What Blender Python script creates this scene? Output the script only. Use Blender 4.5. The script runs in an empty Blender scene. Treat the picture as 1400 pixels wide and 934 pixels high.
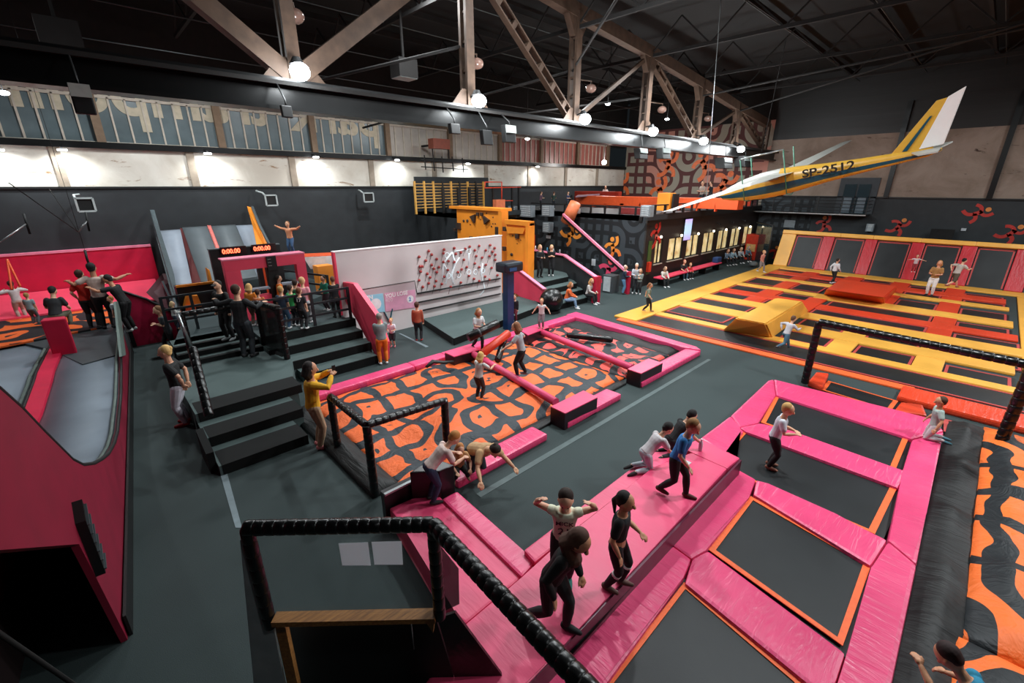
import bpy, bmesh, math, random
from mathutils import Vector, Matrix
random.seed(7)
S = bpy.context.scene
COL = S.collection
PI = math.pi
# ------------------------------------------------------------------ camera, world, lights, exposure
FOC = 607.0; PIT = math.radians(19.4); YAW = math.radians(46.5); EYE = 5.0
cd = bpy.data.cameras.new('camera'); cam = bpy.data.objects.new('camera', cd); COL.objects.link(cam)
cd.sensor_width = 36.0; cd.lens = 36.0 * FOC / 1400.0; cd.clip_start = 0.05; cd.clip_end = 300
cam.location = (0, 0, EYE)
cam.rotation_euler = (PI / 2 - PIT, 0, YAW - PI / 2)
S.camera = cam
S.view_settings.view_transform = 'Standard'; S.view_settings.look = 'None'
S.view_settings.gamma = 1.0; S.view_settings.use_curve_mapping = False
S.view_settings.exposure = -0.47
w = bpy.data.worlds.new('world'); S.world = w; w.use_nodes = True
w.node_tree.nodes['Background'].inputs[0].default_value = (0.55, 0.7, 0.8, 1)
w.node_tree.nodes['Background'].inputs[1].default_value = 0.02

def lamp_light(name, loc, watts, size=0.5, col=(0.93, 0.98, 1.0), target=None, kind='AREA', spot=None):
    l = bpy.data.lights.new(name, kind)
    l.energy = watts; l.color = col
    if kind == 'AREA':
        l.shape = 'DISK'; l.size = size
    elif kind == 'SPOT':
        l.spot_size = spot or 1.4; l.spot_blend = 0.6; l.shadow_soft_size = size
    else:
        l.shadow_soft_size = size
    o = bpy.data.objects.new(name, l); COL.objects.link(o); o.location = loc
    if target:
        o.rotation_euler = (Vector(target) - Vector(loc)).to_track_quat('-Z', 'Y').to_euler()
    return o

# unseen overhead lights: right side inferred from shadows, the others added for brightness
for (lx, ly, lz, e, s_) in ((9.6, 1.0, 10.4, 1000, 0.6), (11.5, -4.5, 9.8, 900, 0.7), (21, -4.8, 9.8, 950, 0.8), (28, -4.5, 9.8, 800, 0.8),
                        (6.8, 9.0, 10.8, 200, 0.4), (11.0, 8.0, 11.0, 950, 0.6), (-3.5, 16, 9.5, 260, 0.6)):
    lamp_light('unseen_overhead_light', (lx, ly, lz), e, s_, target=(lx, ly, 0))
for (lx, ly, lz, e) in ((3.0, 19.0, 9.4, 600), (11.0, 17.5, 9.4, 650), (16.5, 14.0, 9.2, 520), (19.5, 9.6, 9.6, 800), (8.6, 13.2, 10.4, 380), (24.0, 14.5, 8.6, 330), (30.5, 16.0, 8.4, 420)):  # overhead fill without fixtures, added to brighten far walls and mid floor
    lamp_light('unseen_overhead_light', (lx, ly, lz), e, 0.8, target=(lx, ly, 0))

lamp_light('unseen_rail_spot', (1.6, -1.6, 8.6), 260, 0.25, target=(1.9, 0.9, 4.2), kind='SPOT', spot=0.75)  # unseen spot added to brighten the foreground rail and paper notices
# ------------------------------------------------------------------ geometry of the survey: image ray onto a real plane
cy_, sy_ = math.cos(YAW), math.sin(YAW); cp_, sp_ = math.cos(PIT), math.sin(PIT)
F_ = Vector((cy_ * cp_, sy_ * cp_, -sp_)); R_ = Vector((sy_, -cy_, 0)); U_ = Vector((cy_ * sp_, sy_ * sp_, cp_))
def ray(x, y): return F_ + R_ * ((x - 700) / FOC) - U_ * ((y - 467) / FOC)
def P(x, y, z=0.0):
    d = ray(x, y); t = (z - EYE) / d.z
    return Vector((d.x * t, d.y * t, z))
def onY(x, y, Y):
    d = ray(x, y); t = Y / d.y
    return Vector((d.x * t, Y, EYE + d.z * t))
def onX(x, y, X):
    d = ray(x, y); t = X / d.x
    return Vector((X, d.y * t, EYE + d.z * t))
def top_z(g, x, y):
    d = ray(x, y); return EYE + d.z * math.hypot(g[0], g[1]) / math.hypot(d.x, d.y)

# ------------------------------------------------------------------ materials
def lin(h):
    r = [int(h[i:i + 2], 16) / 255 for i in (0, 2, 4)]
    return tuple(c / 12.92 if c <= 0.04045 else ((c + 0.055) / 1.055) ** 2.4 for c in r) + (1,)
MATS = {}
class NT:
    def __init__(s, name):
        s.m = bpy.data.materials.new(name); s.m.use_nodes = True; s.t = s.m.node_tree; s.n = s.t.nodes; s.l = s.t.links
        s.b = s.n['Principled BSDF']
    def add(s, typ, **k):
        n = s.n.new(typ)
        for a, v in k.items(): setattr(n, a, v)
        return n
    def link(s, a, b): s.l.new(a, b)
    def math(s, op, a, b=None, c=None):
        n = s.add('ShaderNodeMath', operation=op)
        for i, v in enumerate((a, b, c)):
            if v is None: continue
            if isinstance(v, (int, float)): n.inputs[i].default_value = v
            else: s.link(v, n.inputs[i])
        return n.outputs[0]
    def coord(s, kind='Object', scale=(1, 1, 1), rot=(0, 0, 0), loc=(0, 0, 0)):
        tc = s.add('ShaderNodeTexCoord'); mp = s.add('ShaderNodeMapping')
        mp.inputs['Scale'].default_value = scale; mp.inputs['Rotation'].default_value = rot; mp.inputs['Location'].default_value = loc
        s.link(tc.outputs[kind], mp.inputs[0]); return mp.outputs[0]
    def noise(s, vec, scale=5, detail=3, rough=0.5, dist=0):
        n = s.add('ShaderNodeTexNoise'); s.link(vec, n.inputs['Vector'])
        n.inputs['Scale'].default_value = scale; n.inputs['Detail'].default_value = detail
        n.inputs['Roughness'].default_value = rough; n.inputs['Distortion'].default_value = dist
        return n
    def mix(s, fac, a, b):
        n = s.add('ShaderNodeMix', data_type='RGBA')
        if isinstance(fac, (int, float)): n.inputs[0].default_value = fac
        else: s.link(fac, n.inputs[0])
        for i, v in ((6, a), (7, b)):
            if isinstance(v, tuple): n.inputs[i].default_value = v
            else: s.link(v, n.inputs[i])
        return n.outputs[2]
    def ramp(s, fac, stops):
        r = s.add('ShaderNodeValToRGB'); s.link(fac, r.inputs[0]); e = r.color_ramp.elements
        e[0].position, e[0].color = stops[0]; e[1].position, e[1].color = stops[1]
        for p_, c_ in stops[2:]:
            x = e.new(p_); x.color = c_
        return r.outputs[0]
    def bump(s, h, strength=0.3, dist=0.02):
        b = s.add('ShaderNodeBump'); b.inputs['Strength'].default_value = strength; b.inputs['Distance'].default_value = dist
        s.link(h, b.inputs['Height']); s.link(b.outputs[0], s.b.inputs['Normal'])
def plain(name, hexc, rough=0.6, metal=0.0, var=0.12, vscale=6, bump=0.0, spec=0.5, emit=0.0):
    if name in MATS: return MATS[name]
    t = NT(name); c = lin(hexc); d = tuple(x * (1 - var) for x in c[:3]) + (1,); e = tuple(min(1, x * (1 + var)) for x in c[:3]) + (1,)
    v = t.coord('Object'); n = t.noise(v, vscale, 4)
    col = t.ramp(n.outputs['Fac'], [(0.3, d), (0.7, e)])
    t.link(col, t.b.inputs['Base Color']); t.b.inputs['Roughness'].default_value = rough; t.b.inputs['Metallic'].default_value = metal
    t.b.inputs['Specular IOR Level'].default_value = spec
    if bump: t.bump(n.outputs['Fac'], bump, 0.02)
    if emit:
        t.link(col, t.b.inputs['Emission Color']); t.b.inputs['Emission Strength'].default_value = emit
    MATS[name] = t.m; return t.m
def glow(name, hexc, strength):
    if name in MATS: return MATS[name]
    t = NT(name); t.b.inputs['Base Color'].default_value = (0.02, 0.02, 0.02, 1)
    t.b.inputs['Emission Color'].default_value = lin(hexc); t.b.inputs['Emission Strength'].default_value = strength
    MATS[name] = t.m; return t.m
def vinyl(name, hexc, rough=0.33, wr=0.5, axis='x'):
    t = NT(name); c = lin(hexc); v = t.coord('Object')
    big = t.noise(v, 1.3, 3); s1 = t.coord('Object', scale=(9, 1.6, 3) if axis == 'x' else (1.6, 9, 3)); w1 = t.noise(s1, 1.0, 3, 0.55, 0.6)
    fine = t.noise(v, 60, 2)
    col = t.ramp(big.outputs['Fac'], [(0.3, tuple(x * 0.86 for x in c[:3]) + (1,)), (0.7, c)])
    t.link(col, t.b.inputs['Base Color']); t.b.inputs['Specular IOR Level'].default_value = 0.5
    r = t.math('MULTIPLY_ADD', big.outputs['Fac'], 0.2, rough - 0.08); t.link(r, t.b.inputs['Roughness'])
    h = t.math('MULTIPLY_ADD', fine.outputs['Fac'], 0.03, w1.outputs['Fac']); t.bump(h, wr, 0.05)
    MATS[name] = t.m; return t.m
def carpet(name, hexc, var=0.1):
    t = NT(name); c = lin(hexc); v = t.coord('Object')
    a = t.noise(v, 0.35, 4, 0.6); f = t.noise(v, 90, 2, 0.7)
    k = t.math('MULTIPLY_ADD', f.outputs['Fac'], 0.7, t.math('MULTIPLY', a.outputs['Fac'], 0.5))
    col = t.ramp(k, [(0.35, tuple(x * (1 - var * 2.2) for x in c[:3]) + (1,)), (0.85, tuple(x * (1 + var * 2) for x in c[:3]) + (1,))])
    t.link(col, t.b.inputs['Base Color']); t.b.inputs['Roughness'].default_value = 0.8; t.b.inputs['Specular IOR Level'].default_value = 0.3
    t.bump(f.outputs['Fac'], 0.25, 0.01); MATS[name] = t.m; return t.m
def truchet(name, fg, bg, scale, axes='XY', rings=2.0, width=0.36, dist=0.25, rough=0.7, fold=0.0, dots=True, bg2=None, seed=0.0, spec=0.4):
    """thick flowing strokes and dots: random quarter-arc tiles"""
    t = NT(name); tc = t.add('ShaderNodeTexCoord'); sx = t.add('ShaderNodeSeparateXYZ')
    nz = t.add('ShaderNodeTexNoise'); nz.inputs['Scale'].default_value = 1.1 * scale; nz.inputs['Detail'].default_value = 1
    t.link(tc.outputs['Object'], nz.inputs['Vector'])
    off = t.add('ShaderNodeVectorMath', operation='MULTIPLY_ADD'); t.link(nz.outputs['Color'], off.inputs[0])
    off.inputs[1].default_value = (dist / scale,) * 3; t.link(tc.outputs['Object'], off.inputs[2]); t.link(off.outputs[0], sx.inputs[0])
    A, B = {'XY': (0, 1), 'YZ': (1, 2), 'XZ': (0, 2)}[axes]
    u = t.math('MULTIPLY_ADD', sx.outputs[A], scale, 13.3 + seed); v = t.math('MULTIPLY_ADD', sx.outputs[B], scale, 7.7 + seed * 1.7)
    fu = t.math('FRACT', u); fv = t.math('FRACT', v)
    cu = t.math('SUBTRACT', u, fu); cv = t.math('SUBTRACT', v, fv)
    cb = t.add('ShaderNodeCombineXYZ'); t.link(cu, cb.inputs[0]); t.link(cv, cb.inputs[1])
    wn = t.add('ShaderNodeTexWhiteNoise', noise_dimensions='2D'); t.link(cb.outputs[0], wn.inputs['Vector'])
    flip = t.math('GREATER_THAN', wn.outputs['Value'], 0.5)
    # flipped u: |flip - u|
    gu = t.math('ABSOLUTE', t.math('SUBTRACT', flip, fu))
    d1 = t.math('SQRT', t.math('ADD', t.math('MULTIPLY', gu, gu), t.math('MULTIPLY', fv, fv)))
    iu = t.math('SUBTRACT', 1.0, gu); iv = t.math('SUBTRACT', 1.0, fv)
    d2 = t.math('SQRT', t.math('ADD', t.math('MULTIPLY', iu, iu), t.math('MULTIPLY', iv, iv)))
    ang = t.add('ShaderNodeSeparateColor'); t.link(wn.outputs['Color'], ang.inputs[0]); ak = t.math('GREATER_THAN', ang.outputs[2], 0.5)
    c1 = t.math('MAXIMUM', gu, fv); c2 = t.math('MAXIMUM', iu, iv)
    def pick(r_, a_): return t.math('ADD', t.math('MULTIPLY', r_, t.math('SUBTRACT', 1.0, ak)), t.math('MULTIPLY', a_, ak))
    m = t.math('MINIMUM', pick(d1, c1), pick(d2, c2))
    band = t.math('ABSOLUTE', t.math('SUBTRACT', t.math('FRACT', t.math('MULTIPLY', m, rings)), 0.5))
    def lane_(q): return t.math('ABSOLUTE', t.math('SUBTRACT', t.math('FRACT', t.math('MULTIPLY', q, rings)), 0.5))
    straight = t.math('LESS_THAN', ang.outputs[0], 0.3); bs = t.math('MINIMUM', lane_(fu), lane_(fv))
    band = t.math('ADD', t.math('MULTIPLY', band, t.math('SUBTRACT', 1.0, straight)), t.math('MULTIPLY', bs, straight))
    on = t.math('LESS_THAN', band, width * 0.5)
    if dots:
        wr = t.add('ShaderNodeSeparateColor'); t.link(wn.outputs['Color'], wr.inputs[0])
        dd = t.math('LESS_THAN', t.math('MINIMUM', d1, d2), 0.13); dd = t.math('MULTIPLY', dd, t.math('GREATER_THAN', wr.outputs[1], 0.72)); on = t.math('MAXIMUM', on, dd)
    b = lin(bg)
    if bg2:
        pn = t.noise(tc.outputs['Object'], 0.35, 1); b = t.mix(t.math('GREATER_THAN', pn.outputs['Fac'], 0.5), lin(bg), lin(bg2))
    col = t.mix(on, b, lin(fg)); t.link(col, t.b.inputs['Base Color']); t.b.inputs['Roughness'].default_value = rough
    t.b.inputs['Specular IOR Level'].default_value = spec
    if fold:
        fn = t.noise(tc.outputs['Object'], 2.2, 4, 0.6, 1.2); t.bump(fn.outputs['Fac'], fold, 0.12)
    MATS[name] = t.m; return t.m
def wood(name, a, b, scale=6):
    t = NT(name); v = t.coord('Object', scale=(1, 9, 9)); n = t.noise(v, scale, 5, 0.6, 0.5)
    t.link(t.ramp(n.outputs['Fac'], [(0.3, lin(a)), (0.7, lin(b))]), t.b.inputs['Base Color']); t.b.inputs['Roughness'].default_value = 0.6
    t.bump(n.outputs['Fac'], 0.2, 0.01); MATS[name] = t.m; return t.m
def plaster(name, a, b, c):
    t = NT(name); v = t.coord('Object'); n = t.noise(v, 0.5, 6, 0.65, 0.4); n2 = t.noise(t.coord('Object', scale=(0.6, 0.6, 2.2)), 1.1, 7, 0.75, 0.9)
    base = t.ramp(n.outputs['Fac'], [(0.35, lin(b)), (0.6, lin(a))])
    k = t.ramp(n2.outputs['Fac'], [(0.60, (0, 0, 0, 1)), (0.66, (1, 1, 1, 1))])
    col = t.mix(k, base, lin(c)); t.link(col, t.b.inputs['Base Color']); t.b.inputs['Roughness'].default_value = 0.9
    t.bump(n2.outputs['Fac'], 0.3, 0.02); MATS[name] = t.m; return t.m
def glassmat(name, tint, rough=0.05, alpha=0.35):
    t = NT(name); t.b.inputs['Base Color'].default_value = lin(tint); t.b.inputs['Roughness'].default_value = rough
    t.b.inputs['Alpha'].default_value = alpha; t.b.inputs['Specular IOR Level'].default_value = 0.8; MATS[name] = t.m; return t.m
def mesh_bed(name):
    t = NT(name); v = t.coord('Object'); n = t.noise(v, 0.9, 4); f = t.noise(v, 220, 1)
    t.link(t.ramp(n.outputs['Fac'], [(0.3, lin('14181a')), (0.75, lin('25292b'))]), t.b.inputs['Base Color'])
    t.b.inputs['Roughness'].default_value = 0.45; t.b.inputs['Specular IOR Level'].default_value = 0.35; t.bump(f.outputs['Fac'], 0.3, 0.004); MATS[name] = t.m; return t.m
def striped(name, a, b, scale, axis=0, duty=0.5, rough=0.5):
    t = NT(name); tc = t.add('ShaderNodeTexCoord'); sx = t.add('ShaderNodeSeparateXYZ'); t.link(tc.outputs['Object'], sx.inputs[0])
    f = t.math('FRACT', t.math('MULTIPLY', sx.outputs[axis], scale)); k = t.math('GREATER_THAN', f, duty)
    t.link(t.mix(k, lin(a), lin(b)), t.b.inputs['Base Color']); t.b.inputs['Roughness'].default_value = rough; t.bump(f, 0.3, 0.02); MATS[name] = t.m; return t.m

M_floor = carpet('floor_carpet', '343f3f', 0.1)
M_step = carpet('step_carpet', '4a5857', 0.08)
M_black = plain('black_paint', '0c0d0e', 0.55, var=0.2)
M_blackwall = plain('black_wall_paint', '262a2d', 0.7, var=0.14, vscale=2.5, bump=0.15)
M_riser = carpet('riser_black', '070909', 0.1)
M_pinkx = vinyl('pink_vinyl_x', 'e8487a', axis='x'); M_pinky = vinyl('pink_vinyl_y', 'e8487a', axis='y')
M_pinkflat = vinyl('pink_vinyl_flat', 'ea4a76', rough=0.42, wr=0.16)
M_maroon = plain('maroon_vinyl', '57122f', 0.35, var=0.2)
M_magenta = plain('shaded_magenta_board', '820a2c', 0.55, var=0.1, vscale=3)  # darker copy of the magenta, shade of the near side wall put into it
M_mag2 = plain('lit_magenta', 'cf1440', 0.55, var=0.08, vscale=3)  # lit copy of the same magenta, brightness put into the colour
M_coral = plain('coral_pink_board', 'f24a66', 0.45, var=0.06, vscale=2)
M_pinktop = plain('pale_pink_trim', 'f58aa6', 0.45, var=0.06)
M_yelx = vinyl('yellow_vinyl_x', 'f3b44a', rough=0.4, wr=0.22); M_yely = vinyl('yellow_vinyl_y', 'f3b44a', rough=0.4, wr=0.22, axis='y')
M_redx = vinyl('red_vinyl_x', 'e04424', rough=0.36, wr=0.45, axis='x'); M_redy = vinyl('red_vinyl_y', 'e04424', rough=0.36, wr=0.45, axis='y')
M_crim = vinyl('crimson_vinyl', 'c21f2c', rough=0.36, wr=0.35, axis='y')
M_blk = vinyl('black_vinyl', '0b0c0d', rough=0.28, wr=0.25)
M_bed = mesh_bed('trampoline_mesh')
M_ostrip = plain('orange_webbing', 'f0642a', 0.6, var=0.1, vscale=20)
M_rstrip = plain('red_webbing', 'b5403c', 0.6, var=0.1, vscale=20)
M_orange = plain('orange_board', 'f2912a', 0.5, var=0.06, vscale=2)
M_orgred = plain('orange_red_board', 'ea5a2a', 0.45, var=0.06)
M_bag = truchet('airbag_print', '222d34', 'ee6a2c', 1.35, rings=1.0, width=0.3, dist=0.6, fold=0.5, rough=0.55)
M_bag2 = truchet('airbag_print_big', '12181c', 'f0702a', 0.95, rings=1.0, width=0.24, dist=0.55, fold=0.45, rough=0.55, seed=3.3)
M_bagp = truchet('airbag_print_pink', '1a2024', 'ea5a50', 1.7, rings=1.0, width=0.4, dist=0.8, fold=0.5, rough=0.55, seed=5.1)
M_bagblack = vinyl('airbag_black', '050606', rough=0.6, wr=0.7)
M_mural = truchet('mural_dark', '171b1e', '363d42', 0.95, axes='YZ', rings=2.0, width=0.42, dist=0.1)
M_muralX = truchet('mural_dark_long', '1f2326', '34393d', 0.7, axes='XZ', rings=2.0, width=0.4, dist=0.1)
M_muralR = truchet('mural_red', '5a3331', 'c58a7b', 0.6, axes='YZ', rings=2.0, width=0.36, dist=0.08, bg2='9a9384')
M_muralRx = truchet('mural_red_long', '7a4540', 'd59c88', 0.42, axes='XZ', rings=2.0, width=0.3, dist=0.08)
M_white = plain('white_panel', 'ccc5c4', 0.6, var=0.05, vscale=1.2)
M_whiteedge = plain('white_edge', 'efeaea', 0.5, var=0.03)
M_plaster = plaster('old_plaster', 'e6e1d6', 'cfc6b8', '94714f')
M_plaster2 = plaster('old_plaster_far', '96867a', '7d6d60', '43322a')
M_steel = plain('brown_steel', '4f3d31', 0.6, 0.3, var=0.25, vscale=4, bump=0.2)
M_steeld = plain('dark_steel', '161413', 0.9, 0.0, var=0.25, vscale=4)
M_beam = plain('black_beam', '0e0f10', 0.32, 0.3, var=0.2)
M_roof = plain('dark_roof', '040505', 0.9, var=0.3)
M_grey = plain('grey_ramp', '8e97a3', 0.5, var=0.1, vscale=1.2, bump=0.08)
M_greyd = plain('dark_grey_ramp', '5a6266', 0.55, var=0.1, vscale=1.5)
M_rail = plain('dark_rail', '2b3135', 0.4, 0.5)
M_wood = wood('raw_timber', 'a9743a', '6f4722')
M_navy = plain('navy_post', '12355f', 0.4)
M_paper = plain('paper', 'e6e9ec', 0.7, var=0.02)
_t = M_paper.node_tree; _tr = _t.nodes.new('ShaderNodeBsdfTranslucent'); _tr.inputs[0].default_value = (0.85, 0.87, 0.9, 1); _mx = _t.nodes.new('ShaderNodeMixShader'); _mx.inputs[0].default_value = 0.5
_t.links.new(_t.nodes['Principled BSDF'].outputs[0], _mx.inputs[1]); _t.links.new(_tr.outputs[0], _mx.inputs[2]); _t.links.new(_mx.outputs[0], _t.nodes['Material Output'].inputs[0])
M_lampon = glow('lamp_on', 'f2fbff', 60.0)
M_lampsm = glow('downlight_on', 'f5fbff', 25.0)
M_led = glow('led_red', 'ff5a3c', 7.0)
M_chrome = plain('dull_chrome', 'a9adae', 0.3, 0.8)
M_glass = glassmat('window_glass', '33434a', 0.08, 0.7)
M_clear = glassmat('clear_plastic', 'c8dde0', 0.05, 0.3)

ORD = ('first', 'second', 'third', 'fourth', 'fifth', 'sixth', 'seventh', 'eighth', 'ninth', 'tenth', 'eleventh', 'twelfth', 'thirteenth', 'fourteenth', 'fifteenth', 'sixteenth', 'seventeenth', 'eighteenth')
# ------------------------------------------------------------------ mesh helpers
def link(name, bm, mat, parent=None, smooth=False):
    me = bpy.data.meshes.new(name)
    bmesh.ops.recalc_face_normals(bm, faces=bm.faces)
    bm.to_mesh(me); bm.free()
    for m in (mat if isinstance(mat, (list, tuple)) else [mat]): me.materials.append(m)
    if smooth: me.shade_smooth()
    o = bpy.data.objects.new(name, me); COL.objects.link(o)
    if parent: o.parent = parent
    return o
def tag(o, label=None, cat=None, group=None, kind=None):
    if label: o['label'] = label
    if cat: o['category'] = cat
    if group: o['group'] = group
    if kind: o['kind'] = kind
    return o
def empty(name, loc=(0, 0, 0), label=None, cat=None, group=None, rz=0.0, kind=None):
    loc = tuple(loc) + (0,) * (3 - len(loc))
    o = bpy.data.objects.new(name, None); COL.objects.link(o); o.location = loc; o.rotation_euler = (0, 0, rz); o.empty_display_size = 0.1
    return tag(o, label, cat, group, kind)
def setloc(o, parent):
    """child built in world coordinates: keep it there"""
    o.parent = parent; o.matrix_parent_inverse = Matrix.Translation(-Vector(parent.location)) if not any(parent.rotation_euler) else (Matrix.Translation(parent.location) @ parent.rotation_euler.to_matrix().to_4x4()).inverted()
    return o
def bmn(): return bmesh.new()
def box(bm, x0, x1, y0, y1, z0, z1, bev=0.0, mi=0):
    vs = [bm.verts.new((x, y, z)) for z in (z0, z1) for (x, y) in ((x0, y0), (x1, y0), (x1, y1), (x0, y1))]
    fs = [bm.faces.new([vs[i] for i in f]) for f in ((3, 2, 1, 0), (4, 5, 6, 7), (0, 1, 5, 4), (1, 2, 6, 5), (2, 3, 7, 6), (3, 0, 4, 7))]
    for f in fs: f.material_index = mi
    if bev:
        es = list({e for f in fs for e in f.edges}); bmesh.ops.bevel(bm, geom=es, offset=bev, segments=2, affect='EDGES', profile=0.6)
    return bm
def prism(bm, pts, z0, z1, bev=0.0, mi=0):
    """pts: plan outline; z1 may be a list"""
    n = len(pts); zz0 = z0 if isinstance(z0, (list, tuple)) else [z0] * n; zz = z1 if isinstance(z1, (list, tuple)) else [z1] * n
    lo = [bm.verts.new((p[0], p[1], a)) for p, a in zip(pts, zz0)]; hi = [bm.verts.new((p[0], p[1], a)) for p, a in zip(pts, zz)]
    fs = [bm.faces.new(lo[::-1]), bm.faces.new(hi)] + [bm.faces.new((lo[i], lo[(i + 1) % n], hi[(i + 1) % n], hi[i])) for i in range(n)]
    for f in fs: f.material_index = mi
    if bev:
        es = list({e for f in fs for e in f.edges}); bmesh.ops.bevel(bm, geom=es, offset=bev, segments=2, affect='EDGES', profile=0.6)
    return bm
def slab(bm, pts, vec, bev=0.0, mi=0):
    """planar outline in 3D given thickness along vec"""
    vec = Vector(vec); a = [bm.verts.new(Vector(p)) for p in pts]; b = [bm.verts.new(Vector(p) + vec) for p in pts]; n = len(pts)
    fs = [bm.faces.new(a[::-1]), bm.faces.new(b)] + [bm.faces.new((a[i], a[(i + 1) % n], b[(i + 1) % n], b[i])) for i in range(n)]
    for f in fs: f.material_index = mi
    if bev:
        es = list({e for f in fs for e in f.edges}); bmesh.ops.bevel(bm, geom=es, offset=bev, segments=2, affect='EDGES', profile=0.6)
    return bm
def frame_of(d):
    d = d.normalized(); up = Vector((0, 0, 1)) if abs(d.z) < 0.95 else Vector((1, 0, 0))
    a = d.cross(up).normalized(); return a, a.cross(d).normalized()
def tube(bm, pts, rad, n=8, cap=True, flat=1.0, mi=0):
    pts = [Vector(p) for p in pts]; rr = rad if isinstance(rad, (list, tuple)) else [rad] * len(pts); rings = []
    pa = None
    for i, p in enumerate(pts):
        d = (pts[min(i + 1, len(pts) - 1)] - pts[max(i - 1, 0)])
        if d.length < 1e-6: d = Vector((0, 0, 1))
        a, b = frame_of(d)
        if pa is not None and a.dot(pa) < 0: a, b = -a, -b
        pa = a
        rings.append([bm.verts.new(p + a * math.cos(2 * PI * k / n) * rr[i] + b * math.sin(2 * PI * k / n) * rr[i] * flat) for k in range(n)])
    for i in range(len(rings) - 1):
        for k in range(n):
            f = bm.faces.new((rings[i][k], rings[i][(k + 1) % n], rings[i + 1][(k + 1) % n], rings[i + 1][k])); f.material_index = mi; f.smooth = True
    if cap:
        for r in (rings[0], rings[-1]):
            f = bm.faces.new(r); f.material_index = mi
    return bm
def bar(bm, a, b, wd, ht=None, mi=0):
    """rectangular bar"""
    a, b = Vector(a), Vector(b); s, u = frame_of(b - a); ht = ht or wd; s = s * wd / 2; u = u * ht / 2
    A = [bm.verts.new(a + v) for v in (-s - u, s - u, s + u, -s + u)]; B = [bm.verts.new(b + v) for v in (-s - u, s - u, s + u, -s + u)]
    for f in ((A[::-1]), B, *[(A[i], A[(i + 1) % 4], B[(i + 1) % 4], B[i]) for i in range(4)]):
        g = bm.faces.new(f); g.material_index = mi
    return bm
def ball(bm, c, r, sc=(1, 1, 1), n=12, rot=None):
    m = Matrix.Translation(c) @ (rot.to_4x4() if rot else Matrix.Identity(4)) @ Matrix.Diagonal((r * sc[0], r * sc[1], r * sc[2], 1))
    bmesh.ops.create_uvsphere(bm, u_segments=n, v_segments=max(6, n // 2 + 2), radius=1, matrix=m); return bm
def disc(bm, c, r, h, n=20, axis='z'):
    m = Matrix.Translation(c)
    if axis == 'x': m = m @ Matrix.Rotation(PI / 2, 4, 'Y')
    if axis == 'y': m = m @ Matrix.Rotation(PI / 2, 4, 'X')
    bmesh.ops.create_cone(bm, cap_ends=True, segments=n, radius1=r, radius2=r, depth=h, matrix=m); return bm
def box_obj(name, dims, mat, bev=0.0, parent=None, **k):
    o = link(name, box(bmn(), *dims, bev=bev), mat); 
    if parent: setloc(o, parent)
    return tag(o, **k) if k else o
def struct(name, bm, mat):
    o = link(name, bm, mat); o['kind'] = 'structure'; return o
def text_obj(name, s, size, mat, loc, ux, uy, parent=None, depth=0.004, bold=0.0, sx=1.0, align='LEFT'):
    """lettering whose baseline runs along ux and height along uy"""
    cu = bpy.data.curves.new(name, 'FONT'); cu.body = s; cu.size = size; cu.extrude = depth; cu.offset = bold; cu.align_x = align
    t = bpy.data.objects.new(name, cu); COL.objects.link(t)
    dg = bpy.context.evaluated_depsgraph_get(); dg.update(); me = bpy.data.meshes.new_from_object(t.evaluated_get(dg))
    COL.objects.unlink(t); bpy.data.objects.remove(t)
    ux, uy = Vector(ux).normalized(), Vector(uy).normalized(); uz = ux.cross(uy)
    M = Matrix((ux * sx, uy, uz)).transposed().to_4x4(); M.translation = Vector(loc)
    me.transform(M); me.materials.clear(); me.materials.append(mat)
    o = bpy.data.objects.new(name, me); COL.objects.link(o)
    if parent: setloc(o, parent)
    return o
def padrail(bm, a, b, r=0.06, pitch=0.13, n=12):
    """foam-wrapped bar pinched by ties"""
    a, b = Vector(a), Vector(b); L = (b - a).length; k = max(1, round(L / pitch)); pts = []; rs = []
    for i in range(k):
        for f, q in ((0.0, 0.87), (0.05, 0.96), (0.15, 1.0), (0.5, 1.015), (0.88, 1.0), (0.96, 0.95)):
            pts.append(a.lerp(b, (i + f) / k)); rs.append(r * q)
    pts.append(b); rs.append(r * 0.75)
    return tube(bm, pts, rs, n=n)
# ------------------------------------------------------------------ hall shell
XF = 36.0; YW = 23.5
struct('floor', box(bmn(), -9, XF, -9, YW, -0.3, 0.0), M_floor)
# left long wall: black below, old plaster, band of windows
struct('wall_left', box(bmn(), -14, XF + 0.3, YW, YW + 0.3, 0, 4.92), M_blackwall)
struct('wall_left', box(bmn(), -14, XF, YW + 0.06, YW + 0.4, 4.92, 6.3), M_plaster)
struct('trim_1', box(bmn(), -14, XF, YW - 0.05, YW + 0.12, 4.87, 4.95), M_black)
struct('trim_2', box(bmn(), -14, XF, YW - 0.12, YW + 0.3, 6.28, 6.5), M_beam)
struct('wall_left', box(bmn(), -14, XF, YW + 0.2, YW + 0.4, 8.0, 11.6), M_steeld)
for i, X in enumerate(range(-12, 36, 4)):
    struct('trim_3', box(bmn(), X - 0.14, X + 0.14, YW - 0.02, YW + 0.2, 4.95, 6.3), plain('plaster_pier', '9a8c7c', 0.8))
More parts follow.
